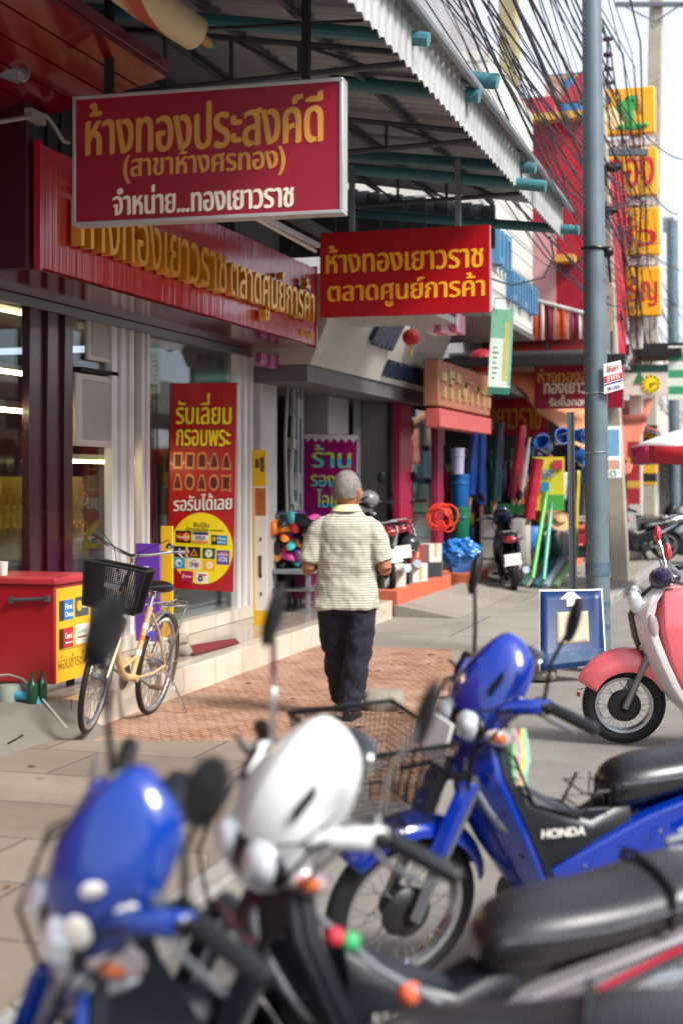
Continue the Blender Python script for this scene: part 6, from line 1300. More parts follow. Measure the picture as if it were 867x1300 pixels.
for s in (-1, 1):
    el = Vector((s*.256, -.030, .985)); wr_ = Vector((s*.205, .19, 1.03))
    limb(b0, [(s*.16, -.01, 1.285), (s*.22, -.025, 1.14), el], [.06, .054, .046]); limb(b0, [el, el.lerp(wr_, .4), wr_], [.044, .042, .028])
    pm = wr_+Vector((-s*.02, .065, .005)); b0.ell(pm, (.022, .05, .042), 14, 10, Euler((0, s*R(-20), s*R(14))))
    for k, ln in enumerate((.062, .072, .068, .052)):
        z0 = 1.068-.021*k; st = Vector((pm.x-s*.008, pm.y+.036, z0)); b0.tube([st, st+Vector((-s*.016, ln*.5, -.004)), st+Vector((-s*.05, ln*.62, -.006)), st+Vector((-s*.075, ln*.35, -.004))], [.0092, .0088, .008, .007], 8)
    b0.tube([wr_+Vector((-s*.015, .03, .03)), wr_+Vector((-s*.045, .06, .05)), wr_+Vector((-s*.07, .085, .045))], [.011, .0095, .008], 8)
RH, RK, RA = Vector((.092, 0, .80)), Vector((.075, -.015, .44)), Vector((.02, -.03, .085)); LH, LK, LA = Vector((-.092, .01, .80)), Vector((-.085, .12, .45)), Vector((-.062, .33, .10))
for h_, k_, a_ in ((RH, RK, RA), (LH, LK, LA)): limb(b0, [h_, k_, a_, a_+Vector((0, .05, -.05))], [.085, .055, .04, .035])
body = b0.build('body', skin, man, remesh=.0075, relax=2, smooth=180)
h = MB(HT_); g0 = MB(); g0.ell((0, .008, 1.518), (.0845, .1025, .1225), 40, 30)
keep = []
for f in g0.f:
    c = sum((g0.v[i] for i in f), Vector())/len(f); lim = 1.50+.06*max(0, (c.y-.0)/.1)+(-.030 if c.y < -.035 else 0)
    if c.y > -.035 and c.y < .03: lim = 1.505
    if c.z > lim and c.y < .092: keep.append(f)
h.add(g0.v, keep); q = random.Random(6)
for k in range(5200):                                  # cropped bristles
    f = q.choice(keep); a_, b_2, c_, d_2 = [g0.v[i] for i in (f if len(f) == 4 else list(f[:3])+[f[0]])]; u, v = q.random(), q.random(); p = a_.lerp(b_2, u).lerp(d_2.lerp(c_, u), v); nr2 = (p-Vector((0, .008, 1.518))).normalized(); tg = nr2.cross(Vector((q.uniform(-1, 1), q.uniform(-1, 1), q.uniform(-1, 1)))).normalized(); L_ = q.uniform(.003, .008)
    h.mat(1 if q.random() < .3 else 0).add([p-tg*.0012, p+tg*.0012, p+nr2*L_+Vector((0, 0, -.004))], [(0, 1, 2)])
h.keepn = True; h.build('hair', [hairm, mat('dark_hair', '#3a3733', .8, var=.3)], man, smooth=0)
sm = MB()
sm.loft([oval(*r_) for r_ in ((.722, .216, .150, .005, -.006), (.735, .219, .152, .005, -.006), (.82, .208, .150, .012), (.92, .196, .148, .02), (1.02, .190, .143, .014), (1.12, .194, .136, .0), (1.22, .200, .128, -.012), (1.285, .185, .112, -.018), (1.33, .145, .092, -.018), (1.372, .09, .074, -.012), (1.39, .066, .066, -.008))])
for s in (-1, 1):
    sm.tube([(s*.11, -.012, 1.285), (s*.165, -.016, 1.25), (s*.205, -.022, 1.17), (s*.232, -.028, 1.09), (s*.247, -.030, 1.035)], [.068, .075, .078, .075, .074], 18)
def tex(name, sc, kind='CLOUDS'):
    t_ = bpy.data.textures.get(name) or bpy.data.textures.new(name, kind); t_.noise_scale = sc; return t_
shirt = sm.build('shirt', shirt_m, man, remesh=.010, relax=3, smooth=180)
for nm, sc, st in (('fold_large', .17, .040), ('fold_small', .06, .014)):
    d_ = shirt.modifiers.new(nm, 'DISPLACE'); d_.texture = tex(nm, sc); d_.strength = st; d_.mid_level = .5; d_.texture_coords = 'LOCAL'
wr = MB()
cl_ = MB(); rings = []
for z, r_, y_ in ((1.365, .078, -.012), (1.39, .071, -.010), (1.408, .068, -.008), (1.411, .075, -.008), (1.39, .086, -.012), (1.368, .098, -.014)): rings.append(oval(z, r_*1.05, r_*.98, y_, n=28, p=2))
cl_.loft(rings, cap=False).build('collar', mat('cream_collar', '#d8d29a', .85, var=.06), shirt, smooth=60)
tm = MB()
tm.loft([oval(*r_) for r_ in ((.86, .165, .105, .005), (.80, .178, .116, .004), (.72, .184, .125, .0), (.70, .17, .12, .0))])
tm.tube([(.09, 0, .78), (.092, -.002, .64), (.082, -.012, .46), (.055, -.028, .28), (.028, -.035, .12), (.022, -.034, .062)], [.105, .103, .088, .078, .074, .078], 18)
tm.tube([(-.09, .01, .78), (-.095, .045, .64), (-.088, .115, .46), (-.078, .20, .28), (-.066, .29, .13), (-.062, .32, .085)], [.106, .103, .088, .079, .074, .076], 18)
tr = tm.build('trousers', cloth_n, man, remesh=.011, relax=3, smooth=180)
for nm, sc, st in (('trouser_fold', .09, .034), ('fold_small', .055, .012)):
    d_ = tr.modifiers.new(nm, 'DISPLACE'); d_.texture = tex(nm, sc); d_.strength = st; d_.mid_level = .5; d_.texture_coords = 'LOCAL'
shm = mat('black_shoe', '#101014', .4, var=.2)
for (x, y, z, yaw, pit) in ((.024, -.02, .0, -10, 0), (-.06, .345, .012, 6, -6)):
    M_ = Matrix.Translation((x, y, z)) @ Matrix.Rotation(R(yaw), 4, 'Z') @ Matrix.Rotation(R(pit), 4, 'X'); s_ = MB(M_)
    s_.loft([[Vector((c.x, yy, zz0+(c.z)*hh)) for c in oval(.5, hw, .5, .0) for zz0, hh, yy in ((0, 1, y_),)] for y_, hw, hh_ in ()] or [[Vector((math.cos(a)*hw, yy, max(.0, .5*hh+math.sin(a)*hh*.5))) for a in [2*math.pi*i/16 for i in range(16)]] for yy, hw, hh in ((-.085, .026, .06), (-.075, .036, .085), (-.03, .038, .095), (.04, .040, .085), (.10, .046, .062), (.15, .042, .05), (.178, .025, .035))])
    so_ = s_.build('shoe', shm, man, sub=1, smooth=80)
    MB(M_).loft([[Vector((math.cos(a)*hw*1.04, yy, zz)) for a in ()] for yy, hw, zz in ()] or [[Vector((x_, yy, z_)) for x_, z_ in ((-hw, 0), (hw, 0), (hw, .018), (-hw, .018))] for yy, hw in ((-.088, .026), (-.06, .038), (.04, .041), (.10, .047), (.16, .04), (.182, .022))]).build('sole', rubber, so_)
# ================================================================== red chest, pipes and signs by the step
ch = thing('chest', 'red metal chest with yellow instalment poster on its side', 'chest', (-4.9, 8.45, .2), world=True)
cy0, cy1, cx1, cz0, cz1 = 8.22, 8.72, -4.43, .26, .95
MB().bb((-5.45, cy0, cz0), (cx1, cy1, cz1-.05)).build('body', mat('chest_red', '#9c1420', .35, var=.1, dirt=.2, dirtcol='#4a1014', scale=3), ch, bevel=.01)
MB().bb((-5.47, cy0-.02, cz1-.05), (cx1+.02, cy1+.02, cz1)).build('lid', mat('chest_lid', '#b3303c', .35, var=.08, dirt=.2), ch, bevel=.012)
mb = MB(); a = onY(15, 762, cy0-.02); b = onY(60, 760, cy0-.02); mb.tube([a, b], .012, 8); mb.box(a, (.03, .03, .04)); mb.box(b, (.03, .03, .04)); mb.build('latch_bar', rust, ch)
ps = MB().bb((cx1, cy0+.015, cz0+.005), (cx1+.004, cy1-.01, cz1-.075)).build('poster', prnt('#e0a81a'), ch)
po = lambda fy, fz: Vector((cx1+.003, cy0+.015+(cy1-cy0-.025)*fy, cz0+.005+(cz1-.08-cz0)*fz))
PW = cy1-cy0-.025
for (fy, fz, c1_, inner) in ((.27, .76, '#2a6fae', [('bar', '#2b2d3a', -.34, 0, .32, 1), ('txt', '#e6eef4', .17, .16, .5, .28, 'First'), ('txt', '#e6eef4', .17, -.22, .56, .26, 'Choice')]), (.74, .77, '#4a4a4c', [('disc', '#d9a52a', -.22, .05, .28), ('txt', '#e0d8c6', .2, 0, .42, .2, 'พร้อม')]),
                             (.27, .46, '#b3202c', [('bar', '#241c1c', -.36, 0, .28, 1), ('txt', '#f0dcdc', .16, .1, .5, .3, 'Central'), ('bar', '#f0dcdc', .16, -.25, .5, .06)]), (.74, .47, '#ded8cc', [('txt', '#4a8a6a', 0, .12, .7, .16, 'ธนาคาร'), ('bar', '#b33a3a', 0, -.15, .7, .08)])):
    card(ps, po(fy, fz), PW*.40, .13, c1_, inner, YV, ZV)
MB().text('ผ่อนชำระได้', po(.48, .21), YV, ZV, w=PW*.86, h=.095, ext=.001, bold=.004).build('lettering', prnt('#7a5a18'), ps)
MB().bb((cx1+.003, cy0+.06, cz0+.21), (cx1+.006, cy1-.06, cz0+.214)).build('rule', prnt('#7a5a18'), ps)
mb = MB()
for x in (-5.35, -4.55):
    for y_ in (cy0+.06, cy1-.06): mb.cyl((x, y_, .2), (x, y_, .262), .03, n=8)
mb.build('feet', mat('green_bottle', '#123a22', .2), ch)
cupp = onY(4, 722, cy0+.1); tag(MB().lathe([(.028, 0), (.034, .09), (.036, .09), (.03, .085)], (cupp.x, cupp.y, cz1), n=16).build('cup', white_flat, world=True), 'white paper cup standing on the red chest at left edge', 'cup')
# concrete plinth under the chest, pipes
def mound(u, v):
    x = -6.2+2.30*u; y_ = 6.7+1.35*v; e_ = min(1, (1-u)*5.5)*min(1, v*4+.0); zz = .215*(max(0, e_)**.5)*(1 if x < -4.3 else max(0, 1-(x+4.3)/.42)**.6)
    return Vector((x, y_, zz+.02*noise.noise(Vector((x*3, y_*3, 0)))-.01))
structure('plinth', MB().sheet(mound, 40, 26), mat('rough_concrete', '#6a655d', .9, var=.2, bump=.6, bscale=25, dirt=.5, dirtcol='#4f4a42'), smooth=60)
pp = thing('drain_pipe', 'short cement capped drain with blue plastic elbow on the plinth', 'pipe', onG(20, 900, .2), world=True)
p = onG(12, 892, .2); MB().lathe([(.075, 0), (.08, .05), (.07, .09), (.06, .11), (.02, .115)], (p.x, p.y, .2), n=16).build('cement_cap', mat('mossy_cap', '#7d8478', .8, var=.2, dirt=.4), pp)
pv = mat('blue_pvc', '#3a8fae', .35, var=.1, dirt=.15); MB().tube([(p.x+.05, p.y-.02, .25), (p.x+.15, p.y-.03, .25), (p.x+.19, p.y-.03, .235), (p.x+.205, p.y-.03, .20), (p.x+.205, p.y-.03, .15)], .03, 12).build('elbow', pv, pp)
tag(MB().tube([onY(0, 858, 8.0), onY(12, 857, 8.0), onY(28, 862, 8.0), onY(40, 872, 7.95), onG(60, 895, .2), onG(85, 925, .08)], .009, 6).build('hose', mat('pale_hose', '#a89c94', .5), world=True), 'pale thin hose running from red chest down to the pavement', 'hose')
mb = MB(); q = random.Random(9)
for k in range(3): mb.tube([onG(q.uniform(-25, 45), q.uniform(936, 952), .075) + Vector((0, 0, q.uniform(0, .05))) for _ in range(6)], .005, 5)
tag(mb.build('wire', black_pl, world=True), 'loose tangle of black wire on the paving at left edge', 'wire')
for px, py, lab in ((40, 905, 'green glass bottle left of blue drain elbow'), (52, 902, 'green glass bottle nearest the bicycle wheel under red chest')):
    p = onG(px, py-6, .2); tag(MB().lathe([(.03, 0), (.034, .01), (.034, .11), (.03, .13), (.012, .155), (.011, .19), (.013, .195), (.013, .20)], (p.x-.05, p.y+.1, .2), n=14).build('bottle', MATS['green_bottle'], world=True), lab, 'bottle')
ppl = thing('board_sign', 'purple standing bank board with orange arc behind the bicycle', 'sign', onX(190, 790, -4.75), world=True)
a = onX(173, 690, -4.75); b = onX(203, 790, -4.75)
mb = MB(); YP = a.y; xa, xb = onY(172, 740, YP).x, onY(203, 740, YP).x; zt_, zb2 = onY(188, 690, YP).z, .32
mb.bb((xa, YP, zb2), (xb, YP+.02, zt_)); mb.build('board', prnt('#6a3aa8'), ppl, bevel=.003)
mb = MB(); n = 16; c = Vector(((xa+xb)/2, YP-.004, zt_-.34)); mb.loft([[c+Vector((math.cos(t)*.07*1, 0, math.sin(t)*(.06-w_))) for w_ in (0, .018*math.sin((t+2.6)/2.9*math.pi)+.002)] for t in [R(-150)+i*R(170)/n for i in range(n+1)]], cap=False, closed=False); mb.build('orange_arc', prnt('#e0863a'), ppl.children[0], solid=.002)
MB().text('5', c+Vector((-.01, 0, .12)), XV, ZV, w=.05, h=.09, ext=.002).build('lettering', prnt('#e8dcf2'), ppl.children[0])
yb_ = MB(); xa2, xb2 = onY(204, 740, YP+.2).x, onY(219, 740, YP+.2).x; yb_.bb((xa2, YP+.2, .33), (xb2, YP+.22, onY(210, 668, YP+.2).z)); tag(yb_.build('board_sign', prnt('#e6b21e'), world=True, bevel=.003), 'narrow yellow board behind the post of red stand banner', 'sign')
p0 = [onG(x, y_, .208) for x, y_ in ((236, 822), (298, 812), (304, 817), (245, 832))]
tag(MB().add(p0+[v+Vector((0, 0, .012)) for v in p0], [(3, 2, 1, 0), (4, 5, 6, 7), (0, 1, 5, 4), (1, 2, 6, 5), (2, 3, 7, 6), (3, 0, 4, 7)]).build('door_mat', mat('mat_red', '#6a1a1c', .9, var=.2, bump=.5), world=True), 'dark red door mat on the shop terrace', 'mat')
# ================================================================== shoe table
tb_ = thing('sale_table', 'low grey metal table heaped with shoes before the grey pillar', 'table', onG(362, 770, .2), world=True)
YT = 13.9; xa, xb = onY(330, 740, YT).x, onY(397, 740, YT).x; zt_ = onY(360, 722, YT).z
MB().bb((xa, YT-.1, zt_-.05), (xb, YT+.9, zt_)).build('top', steel, tb_, bevel=.008)
for x in (xa+.05, xb-.05):
    for y_ in (YT, YT+.8): MB().bb((x-.02, y_-.02, .2), (x+.02, y_+.02, zt_-.05)).build('leg', steel, tb_)
MB().bb((xa, YT-.08, .42), (xb, YT+.8, .44)).build('lower_shelf', mat('dim_board', '#5d5a58', .6), tb_)
def shoe_mesh(mb): 
    return mb.loft([[Vector((math.cos(a_)*hw, yy, max(0, .5*hh+math.sin(a_)*hh*.5))) for a_ in [2*math.pi*i/10 for i in range(10)]] for yy, hw, hh in ((-.12, .03, .07), (-.10, .045, .12), (-.02, .045, .12), (.06, .045, .08), (.12, .045, .06), (.15, .02, .03))])
q = random.Random(12); shoe_cols = [('orange', '#e0741c'), ('black', '#17171c'), ('pink', '#c23a8c'), ('navy', '#1d2440'), ('red', '#b32a2c'), ('black', '#1b1a20'), ('purple', '#5a2a78'), ('orange', '#e8922a'), ('black', '#141418'), ('turquoise', '#3aa0a0')]
protos = {}
for i in range(84):
    cn, cc_ = shoe_cols[i % len(shoe_cols)] if i > 3 else shoe_cols[0]
    if cc_ not in protos: o = shoe_mesh(MB()).build('shoe', prnt(cc_), None, sub=0, smooth=60); protos[cc_] = o
    else: o = protos[cc_].copy(); COL.objects.link(o)
    lay = i//15
    o.location = (q.uniform(xa+.08, xb-.08), YT+q.uniform(0, .8)*(1-.15*lay), zt_+.0+lay*.085+q.uniform(0, .03)); o.rotation_euler = (q.uniform(-.3, .3), q.uniform(-.5, .5), q.uniform(0, 6.28)); s_ = q.uniform(.9, 1.25); o.scale = (s_,)*3
    tag(o, cn+' shoe in the heap on the sale table left of the man', 'shoe', 'shoes heaped on the sale table')
mb = MB(); a = onY(374, 726, 14.3); b = onY(394, 768, 14.3); mb.bb((a.x, 14.3, .3), (b.x, 14.7, a.z)); tag(mb.build('carton', banded('magenta_box', '#8a1a62', '#d2cbd2', 2, .5, .72, .5), world=True), 'magenta carton printed dark standing beside the shoe table', 'carton')
# ================================================================== planters
terra = mat('terracotta_paint', '#b8593a', .7, var=.12, dirt=.3, scale=2, dirtcol='#8a4a34')
def planter(lab, y0_, y1_, x1, x0, h_):
    t = thing('planter', lab, 'planter', ((x0+x1)/2, (y0_+y1_)/2, 0), world=True); mb = MB(); w_ = .12
    mb.bb((x0, y0_, 0), (x1, y0_+w_, h_)); mb.bb((x0, y1_-w_, 0), (x1, y1_, h_)); mb.bb((x0, y0_+w_, 0), (x0+w_, y1_-w_, h_)); mb.bb((x1-w_, y0_+w_, 0), (x1, y1_-w_, h_)); mb.build('wall', terra, t, bevel=.012)
    MB().bb((x0+w_, y0_+w_, 0), (x1-w_, y1_-w_, h_-.08)).build('fill', grey_conc, t)
planter('longer terracotta planter wall beside the walking man', 15.75, 18.55, -4.12, -5.3, .30)
planter('shorter terracotta planter wall further along the pavement', 19.3, 20.6, -4.02, -4.55, .26)
# ================================================================== hardware goods
def stick(name, lab, cat, Y, p0, p1, r0, r1, m, group=None, wrinkle=True, cap=None):
    a, b = onY(*p0, Y), onY(*p1, Y); n = 9; q_ = random.Random(int(p0[0]*7+p0[1])); pts = [a.lerp(b, i/n) for i in range(n+1)]; rad = [r0+(r1-r0)*i/n+(q_.uniform(-.012, .012) if wrinkle else 0) for i in range(n+1)]
    t = thing(name, lab, cat, b, world=True, group=group); MB().tube(pts, rad, 12).build('cover' if wrinkle else 'shaft', m, t, smooth=70)
    if cap: d = (b-a).normalized(); MB().tube([b, b+d*cap], r1*.35, 8).build('tip', mat('wood_pole', '#b3835a', .6), t)
    return t
vin = lambda n, c: mat(n, c, .35, var=.25, scale=12, bump=.5, bscale=18, coat=.3)
stick('furled_parasol', 'left of two furled blue parasols hanging before the shop', 'parasol', 21.0, (604, 532), (597, 628), .05, .075, vin('blue_wrap', '#103f8c'), cap=.35)
stick('furled_parasol', 'right of two furled blue parasols hanging before the shop', 'parasol', 21.2, (612, 530), (611, 640), .05, .08, vin('blue_wrap2', '#164a9a'), cap=.3)
stick('furled_parasol', 'dark green furled parasol standing between blue and red ones', 'parasol', 21.4, (634, 537), (628, 636), .07, .10, vin('green_wrap', '#12333a'), cap=.2)
stick('furled_parasol', 'upper red furled parasol wrapped in clear plastic', 'parasol', 21.0, (663, 540), (652, 632), .06, .10, vin('red_wrap', '#96142c'), cap=.1)
stick('furled_parasol', 'lower red furled parasol leaning before the yellow poster', 'parasol', 20.6, (683, 582), (671, 658), .08, .09, vin('red_wrap2', '#a5182c'), cap=.1)
stick('furled_parasol', 'pale grey furled parasol with white rod beside upper red one', 'parasol', 21.3, (672, 555), (660, 632), .03, .05, vin('pale_wrap', '#9a9290'), cap=.1)
for i, (p0, p1, c_, lab) in enumerate((((694, 624), (676, 734), '#4aa838', 'bright green rod leaning behind the dark teal motorcycle'), ((700, 640), (690, 736), '#2f8f7a', 'teal green rod leaning among the fabric rolls'))):
    tag(MB().tube([onY(*p0, 20.0), onY(*p1, 19.4)], .03, 8).build('rod', prnt(c_), world=True), lab, 'rod')
def can_(name, lab, cat, Y, px, pt, pb, wpx, m, parts=()):
    c = onY(px, pb, Y); z1 = onY(px, pt, Y).z; r_ = wpx/2/FPX*Y; h_ = z1-c.z; t = thing(name, lab, cat, c)
    MB().lathe([(r_*.84, 0), (r_*.88, .01), (r_*.97, h_*.9), (r_*1.04, h_*.91), (r_*1.04, h_), (r_*.95, h_), (r_*.8, h_*.5)], (0, 0, 0), n=20).build('drum', m, t)
    MB().ring((0, 0, h_*.72), r_*.98, .012, n=20, k=6).build('rim_band', m, t); return t
can_('bucket', 'blue plastic bin stacked on the green bin by maroon door', 'bin', 20.8, 584, 602, 643, 25, prnt('#0d5aa0'))
can_('bucket', 'green plastic bin at foot of the stack by maroon door', 'bin', 20.8, 584, 643, 692, 26, prnt('#0f6a52'))
can_('bucket', 'pale lilac bucket hanging above the blue bin', 'bucket', 20.7, 581, 569, 602, 18, prnt('#b9b8d8'))
cloth = mat('violet_cloth', '#3a1f4a', .8, var=.3, scale=5)
def drape(u, v): p = onY(602+46*u, 585+118*v, 22.2); p.y += .05*math.sin(u*22)+.03*math.sin(v*5); return p
tag(MB().sheet(drape, 40, 6).build('curtain', cloth, world=True, solid=.01, smooth=80), 'dark violet curtain hanging behind the furled parasols', 'curtain')
pst_ = thing('poster', 'yellow and green price poster standing among the hardware goods', 'poster', onY(695, 640, 21.6), world=True)
def pq(name, m, x0, x1, y0_, y1_, Y, par, t=.02):
    a = onY(x0, y1_, Y); b = onY(x1, y0_, Y); return MB().bb((a.x, Y, a.z), (b.x, Y+t, b.z)).build(name, m, par)
pb2 = pq('board', prnt('#dcd23a'), 676, 716, 580, 648, 21.6, pst_)
pq('blue_panel', prnt('#2a8fc0'), 687, 697, 612, 624, 21.57, pb2); pq('green_patch', prnt('#4fae48'), 690, 716, 628, 648, 21.57, pb2); pq('pink_patch', prnt('#c23a5a'), 702, 714, 584, 596, 21.57, pb2)
a = onY(690, 602, 21.58); MB().text('ลดราคา', a, XV, ZV, w=.3, h=.13, ext=.004, bold=.02).build('lettering', prnt('#2a6ac0'), pb2)
# blue water kettles hung in a bunch
kb_ = mat('kettle_blue', '#14539c', .25, var=.1, coat=.5)
for i, (px, py, lab) in enumerate(((692, 565, 'blue plastic pail hanging lowest left beside post'), (711, 556, 'blue plastic pail hanging left of the channel post'), (735, 553, 'blue plastic pail hanging right of the channel post'), (733, 578, 'lower blue plastic pail hanging behind the channel post'))):
    c = onY(px, py, 20.6); t = thing('pail', lab, 'pail', c); t.rotation_euler = (R(60+i*17), R(20*i-30), R(30*i)); MB().lathe([(.075, 0), (.12, .24), (.128, .24), (.128, .26), (.11, .26), (.07, .03)], (0, 0, -.12), n=18).build('body', kb_, t); MB().tube([(.12, 0, .12), (.09, 0, .24), (0, 0, .29), (-.09, 0, .24), (-.12, 0, .12)], .006, 5).build('handle', steel, t)
# rolls of cloth, straw hat, drawers, cartons, racks and bags along the front
q = random.Random(41); rc_ = [('#3a6a5a', 'dark green'), ('#d8cfc0', 'cream'), ('#b8c8b0', 'pale green'), ('#2a5a6a', 'teal'), ('#d0b0a0', 'peach'), ('#e0ddd4', 'white'), ('#8aa0b0', 'grey blue'), ('#d98a7a', 'salmon'), ('#c8d0d8', 'silver'), ('#6a8a5a', 'moss')]
for i, (c_, nm) in enumerate(rc_):
    px = 690+i*4.4; Y = 20.3+.12*(i % 3); a = onY(px, 668+q.uniform(-8, 10), Y); b = onG(px+q.uniform(-2, 2), 735-(i % 3)*2)
    tag(MB().tube([a, a.lerp(b, .5)+Vector((q.uniform(-.02, .02), 0, 0)), Vector((b.x, Y, .02))], [.05, .06, .055], 10).build('cloth_roll', mat('roll_%d' % i, c_, .7, var=.15, scale=12), world=True), nm+' roll of cloth or plastic standing before the hardware shop', 'cloth roll', 'rolls standing before hardware shop')
ht = onY(711, 662, 20.0); tag(MB().lathe([(.17, 0), (.16, .015), (.08, .03), (.075, .09), (.03, .11)], ht, (.2, -.7, .5), 24).build('straw_hat', mat('straw', '#b99468', .8, var=.2, bump=.5), world=True), 'straw hat hung on top of the cloth rolls', 'hat')
dr = thing('drawer_unit', 'white plastic drawer unit behind the dark teal motorcycle', 'drawers', onG(632, 712), world=True)
a = onY(609, 700, 21.2); b = onY(668, 655, 21.2); MB().bb((a.x, 21.2, .02), (b.x, 21.6, b.z)).build('carcass', mat('ivory_plastic', '#b7b3aa', .4, var=.06), dr, bevel=.01)
for k in range(3):
    for j in range(2): x0 = a.x+.03+(b.x-a.x-.03)*j/2; MB().bb((x0, 21.18, .06+k*(b.z-.08)/3), (x0+(b.x-a.x)/2-.05, 21.198, .06+(k+.86)*(b.z-.08)/3)).build('drawer', mat('drawer_front', '#c9c6bf', .35), dr, bevel=.006)
hz = thing('hose_coil', 'bright red orange coil of hose on the silver motorcycle', 'hose', onY(562, 662, 18.9), world=True); c = onY(560, 658, 18.9)
mb = MB(); q = random.Random(2)
for k in range(9): mb.ring(c+Vector((q.uniform(-.09, .09), q.uniform(-.08, .08), q.uniform(-.12, .1))), .12+q.uniform(-.05, .04), .011, (q.uniform(-.5, .5), -1, q.uniform(-.4, .4)), 28, 6)
mb.build('coil', prnt('#e03a22'), hz)
bl_ = MB()
def bagf(u, v): a_ = 2*math.pi*u; t_ = math.pi*v; cv_ = Vector((math.cos(a_)*math.sin(t_), math.sin(a_)*math.sin(t_), math.cos(t_))); r_ = .27*(1+.45*noise.noise(cv_*1.6+Vector((3, 1, 7)))+.28*noise.noise(cv_*4.2)+.14*noise.noise(cv_*9)); c = onY(584, 700, 19.0); return c+Vector((math.cos(a_)*math.sin(t_)*r_*1.0, math.sin(a_)*math.sin(t_)*r_*.6, math.cos(t_)*r_*.62))
tag(bl_.sheet(bagf, 64, 36).build('plastic_bag', mat('blue_sheet', '#1f6fc0', .3, var=.35, scale=9, bump=.8, bscale=9, coat=.4), world=True, smooth=50), 'crumpled blue plastic sack on the shorter planter', 'sack')
for i, (px, pt, pb, wpx, Y, c_, lab) in enumerate(((735, 655, 662, 40, 23.5, '#c9c6c0', 'upper white shelf of goods behind the steel pole'), (735, 672, 690, 40, 23.4, '#a82a30', 'red crate of goods behind the steel pole'), (735, 694, 708, 34, 23.4, '#26262a', 'dark crate below the red crate behind steel pole'), (650, 640, 655, 34, 21.9, '#2f9a5a', 'green topped tub beneath red parasol'), (668, 610, 640, 30, 22.1, '#c9b8c4', 'pale pink carton behind the red parasols'), (640, 595, 640, 26, 22.3, '#2350a8', 'blue carton behind dark green parasol'))):
    a = onY(px-wpx/2, pb, Y); b = onY(px+wpx/2, pt, Y); t = thing('crate', lab, 'crate', ((a.x+b.x)/2, Y, a.z), world=True); MB().bb((a.x, Y, a.z), (b.x, Y+.4, b.z)).build('body', mat('crate_%d' % i, c_, .5, var=.25, scale=9), t, bevel=.01); MB().bb((a.x-.01, Y-.012, b.z-.03), (b.x+.01, Y+.41, b.z)).build('rim', mat('crate_%d' % i, c_, .5), t)
q = random.Random(14)
for i in range(26):
    px = q.uniform(570, 748); py = q.uniform(592, 690); Y = q.uniform(22.5, 25.5); c_ = q.choice(['#b8322a', '#2a6ab0', '#d8c03a', '#3a8a4a', '#c8c2b6', '#7a3a7a', '#d87a3a', '#3a3a44', '#b0486a'])
    c = onY(px, py, Y); mb = MB(); rock(mb, c, q.uniform(.12, .24), i+90, q.uniform(.8, 1.5)); tag(mb.build('goods_bag', mat('goods'+c_.strip('#'), c_, .5, var=.3, scale=8), world=True, smooth=70), 'bagged goods hanging in the depth of the hardware shop', 'bag', 'bagged goods inside the hardware shop')
# hanging strips, baskets and brooms filling the front of the hardware shop
q = random.Random(55)
for i in range(30):
    px = q.uniform(566, 750); y0_ = q.uniform(556, 600); L_ = q.uniform(30, 85); Y = q.uniform(21.6, 23.4); wd = q.uniform(3, 8); c_ = q.choice(['#b8322a', '#2a6ab0', '#d8c03a', '#3a8a4a', '#d0cabc', '#7a3a7a', '#d87a3a', '#2b2b33', '#b0486a', '#3aa0a8'])
    A_, B_ = onY(px-wd/2, y0_, Y), onY(px+wd/2, y0_+L_, Y); sh_ = q.uniform(-.05, .05)
    def strip(u, v): return Vector((A_.x+(B_.x-A_.x)*u+sh_*v, Y+.03*math.sin(u*7+i)+.02*math.sin(v*9), A_.z+(B_.z-A_.z)*v))
    tag(MB().sheet(strip, 6, 8).build('hanging_cloth', mat('strip'+c_.strip('#'), c_, .6, var=.35, scale=14, bump=.4), world=True, solid=.02, smooth=70), 'strip of coloured goods hanging along the hardware shopfront', 'goods', 'goods hung along the hardware shopfront')
for i in range(9):
    px = 600+i*16+q.uniform(-4, 4); Y = 21.0+.2*(i % 3); g_ = onG(px, 728-(i % 3)*6); h_ = q.uniform(.35, .8); r_ = q.uniform(.10, .17); c_ = ['#c03a3a', '#2f6fb0', '#d8d2c6', '#3a8a5a', '#d8a03a', '#8a4a8a', '#c8c4bc', '#2a3a5a', '#d86a4a'][i]
    tag(MB().lathe([(r_*.8, 0), (r_, h_*.9), (r_*1.08, h_), (r_*.9, h_), (r_*.75, h_*.4)], (g_.x, g_.y, 0), n=16).build('tub', mat('tub%d' % i, c_, .4, var=.15), world=True), ['red', 'blue', 'cream', 'green', 'amber', 'purple', 'off white', 'navy', 'coral'][i]+' plastic tub standing on pavement in front of hardware shop', 'tub')
for i, (px, py, c_, nm) in enumerate(((468, 634, '#77757a', 'grey helmet on the wine red motorcycle beside the man'), (520, 690, '#2a2c32', 'dark helmet hanging on the silver motorcycle'))):
    cpt = onY(px, py, 17.0); mb = MB(); mb.ell(cpt, (.13, .15, .12), 18, 12); t = thing('helmet', nm, 'helmet', cpt, world=True); mb.build('shell', mat('helm%d' % i, c_, .2, coat=.5), t); MB().ring(cpt+Vector((0, 0, -.085)), .105, .012, n=24, k=6).build('edge_trim', black_pl, t)
q = random.Random(91)
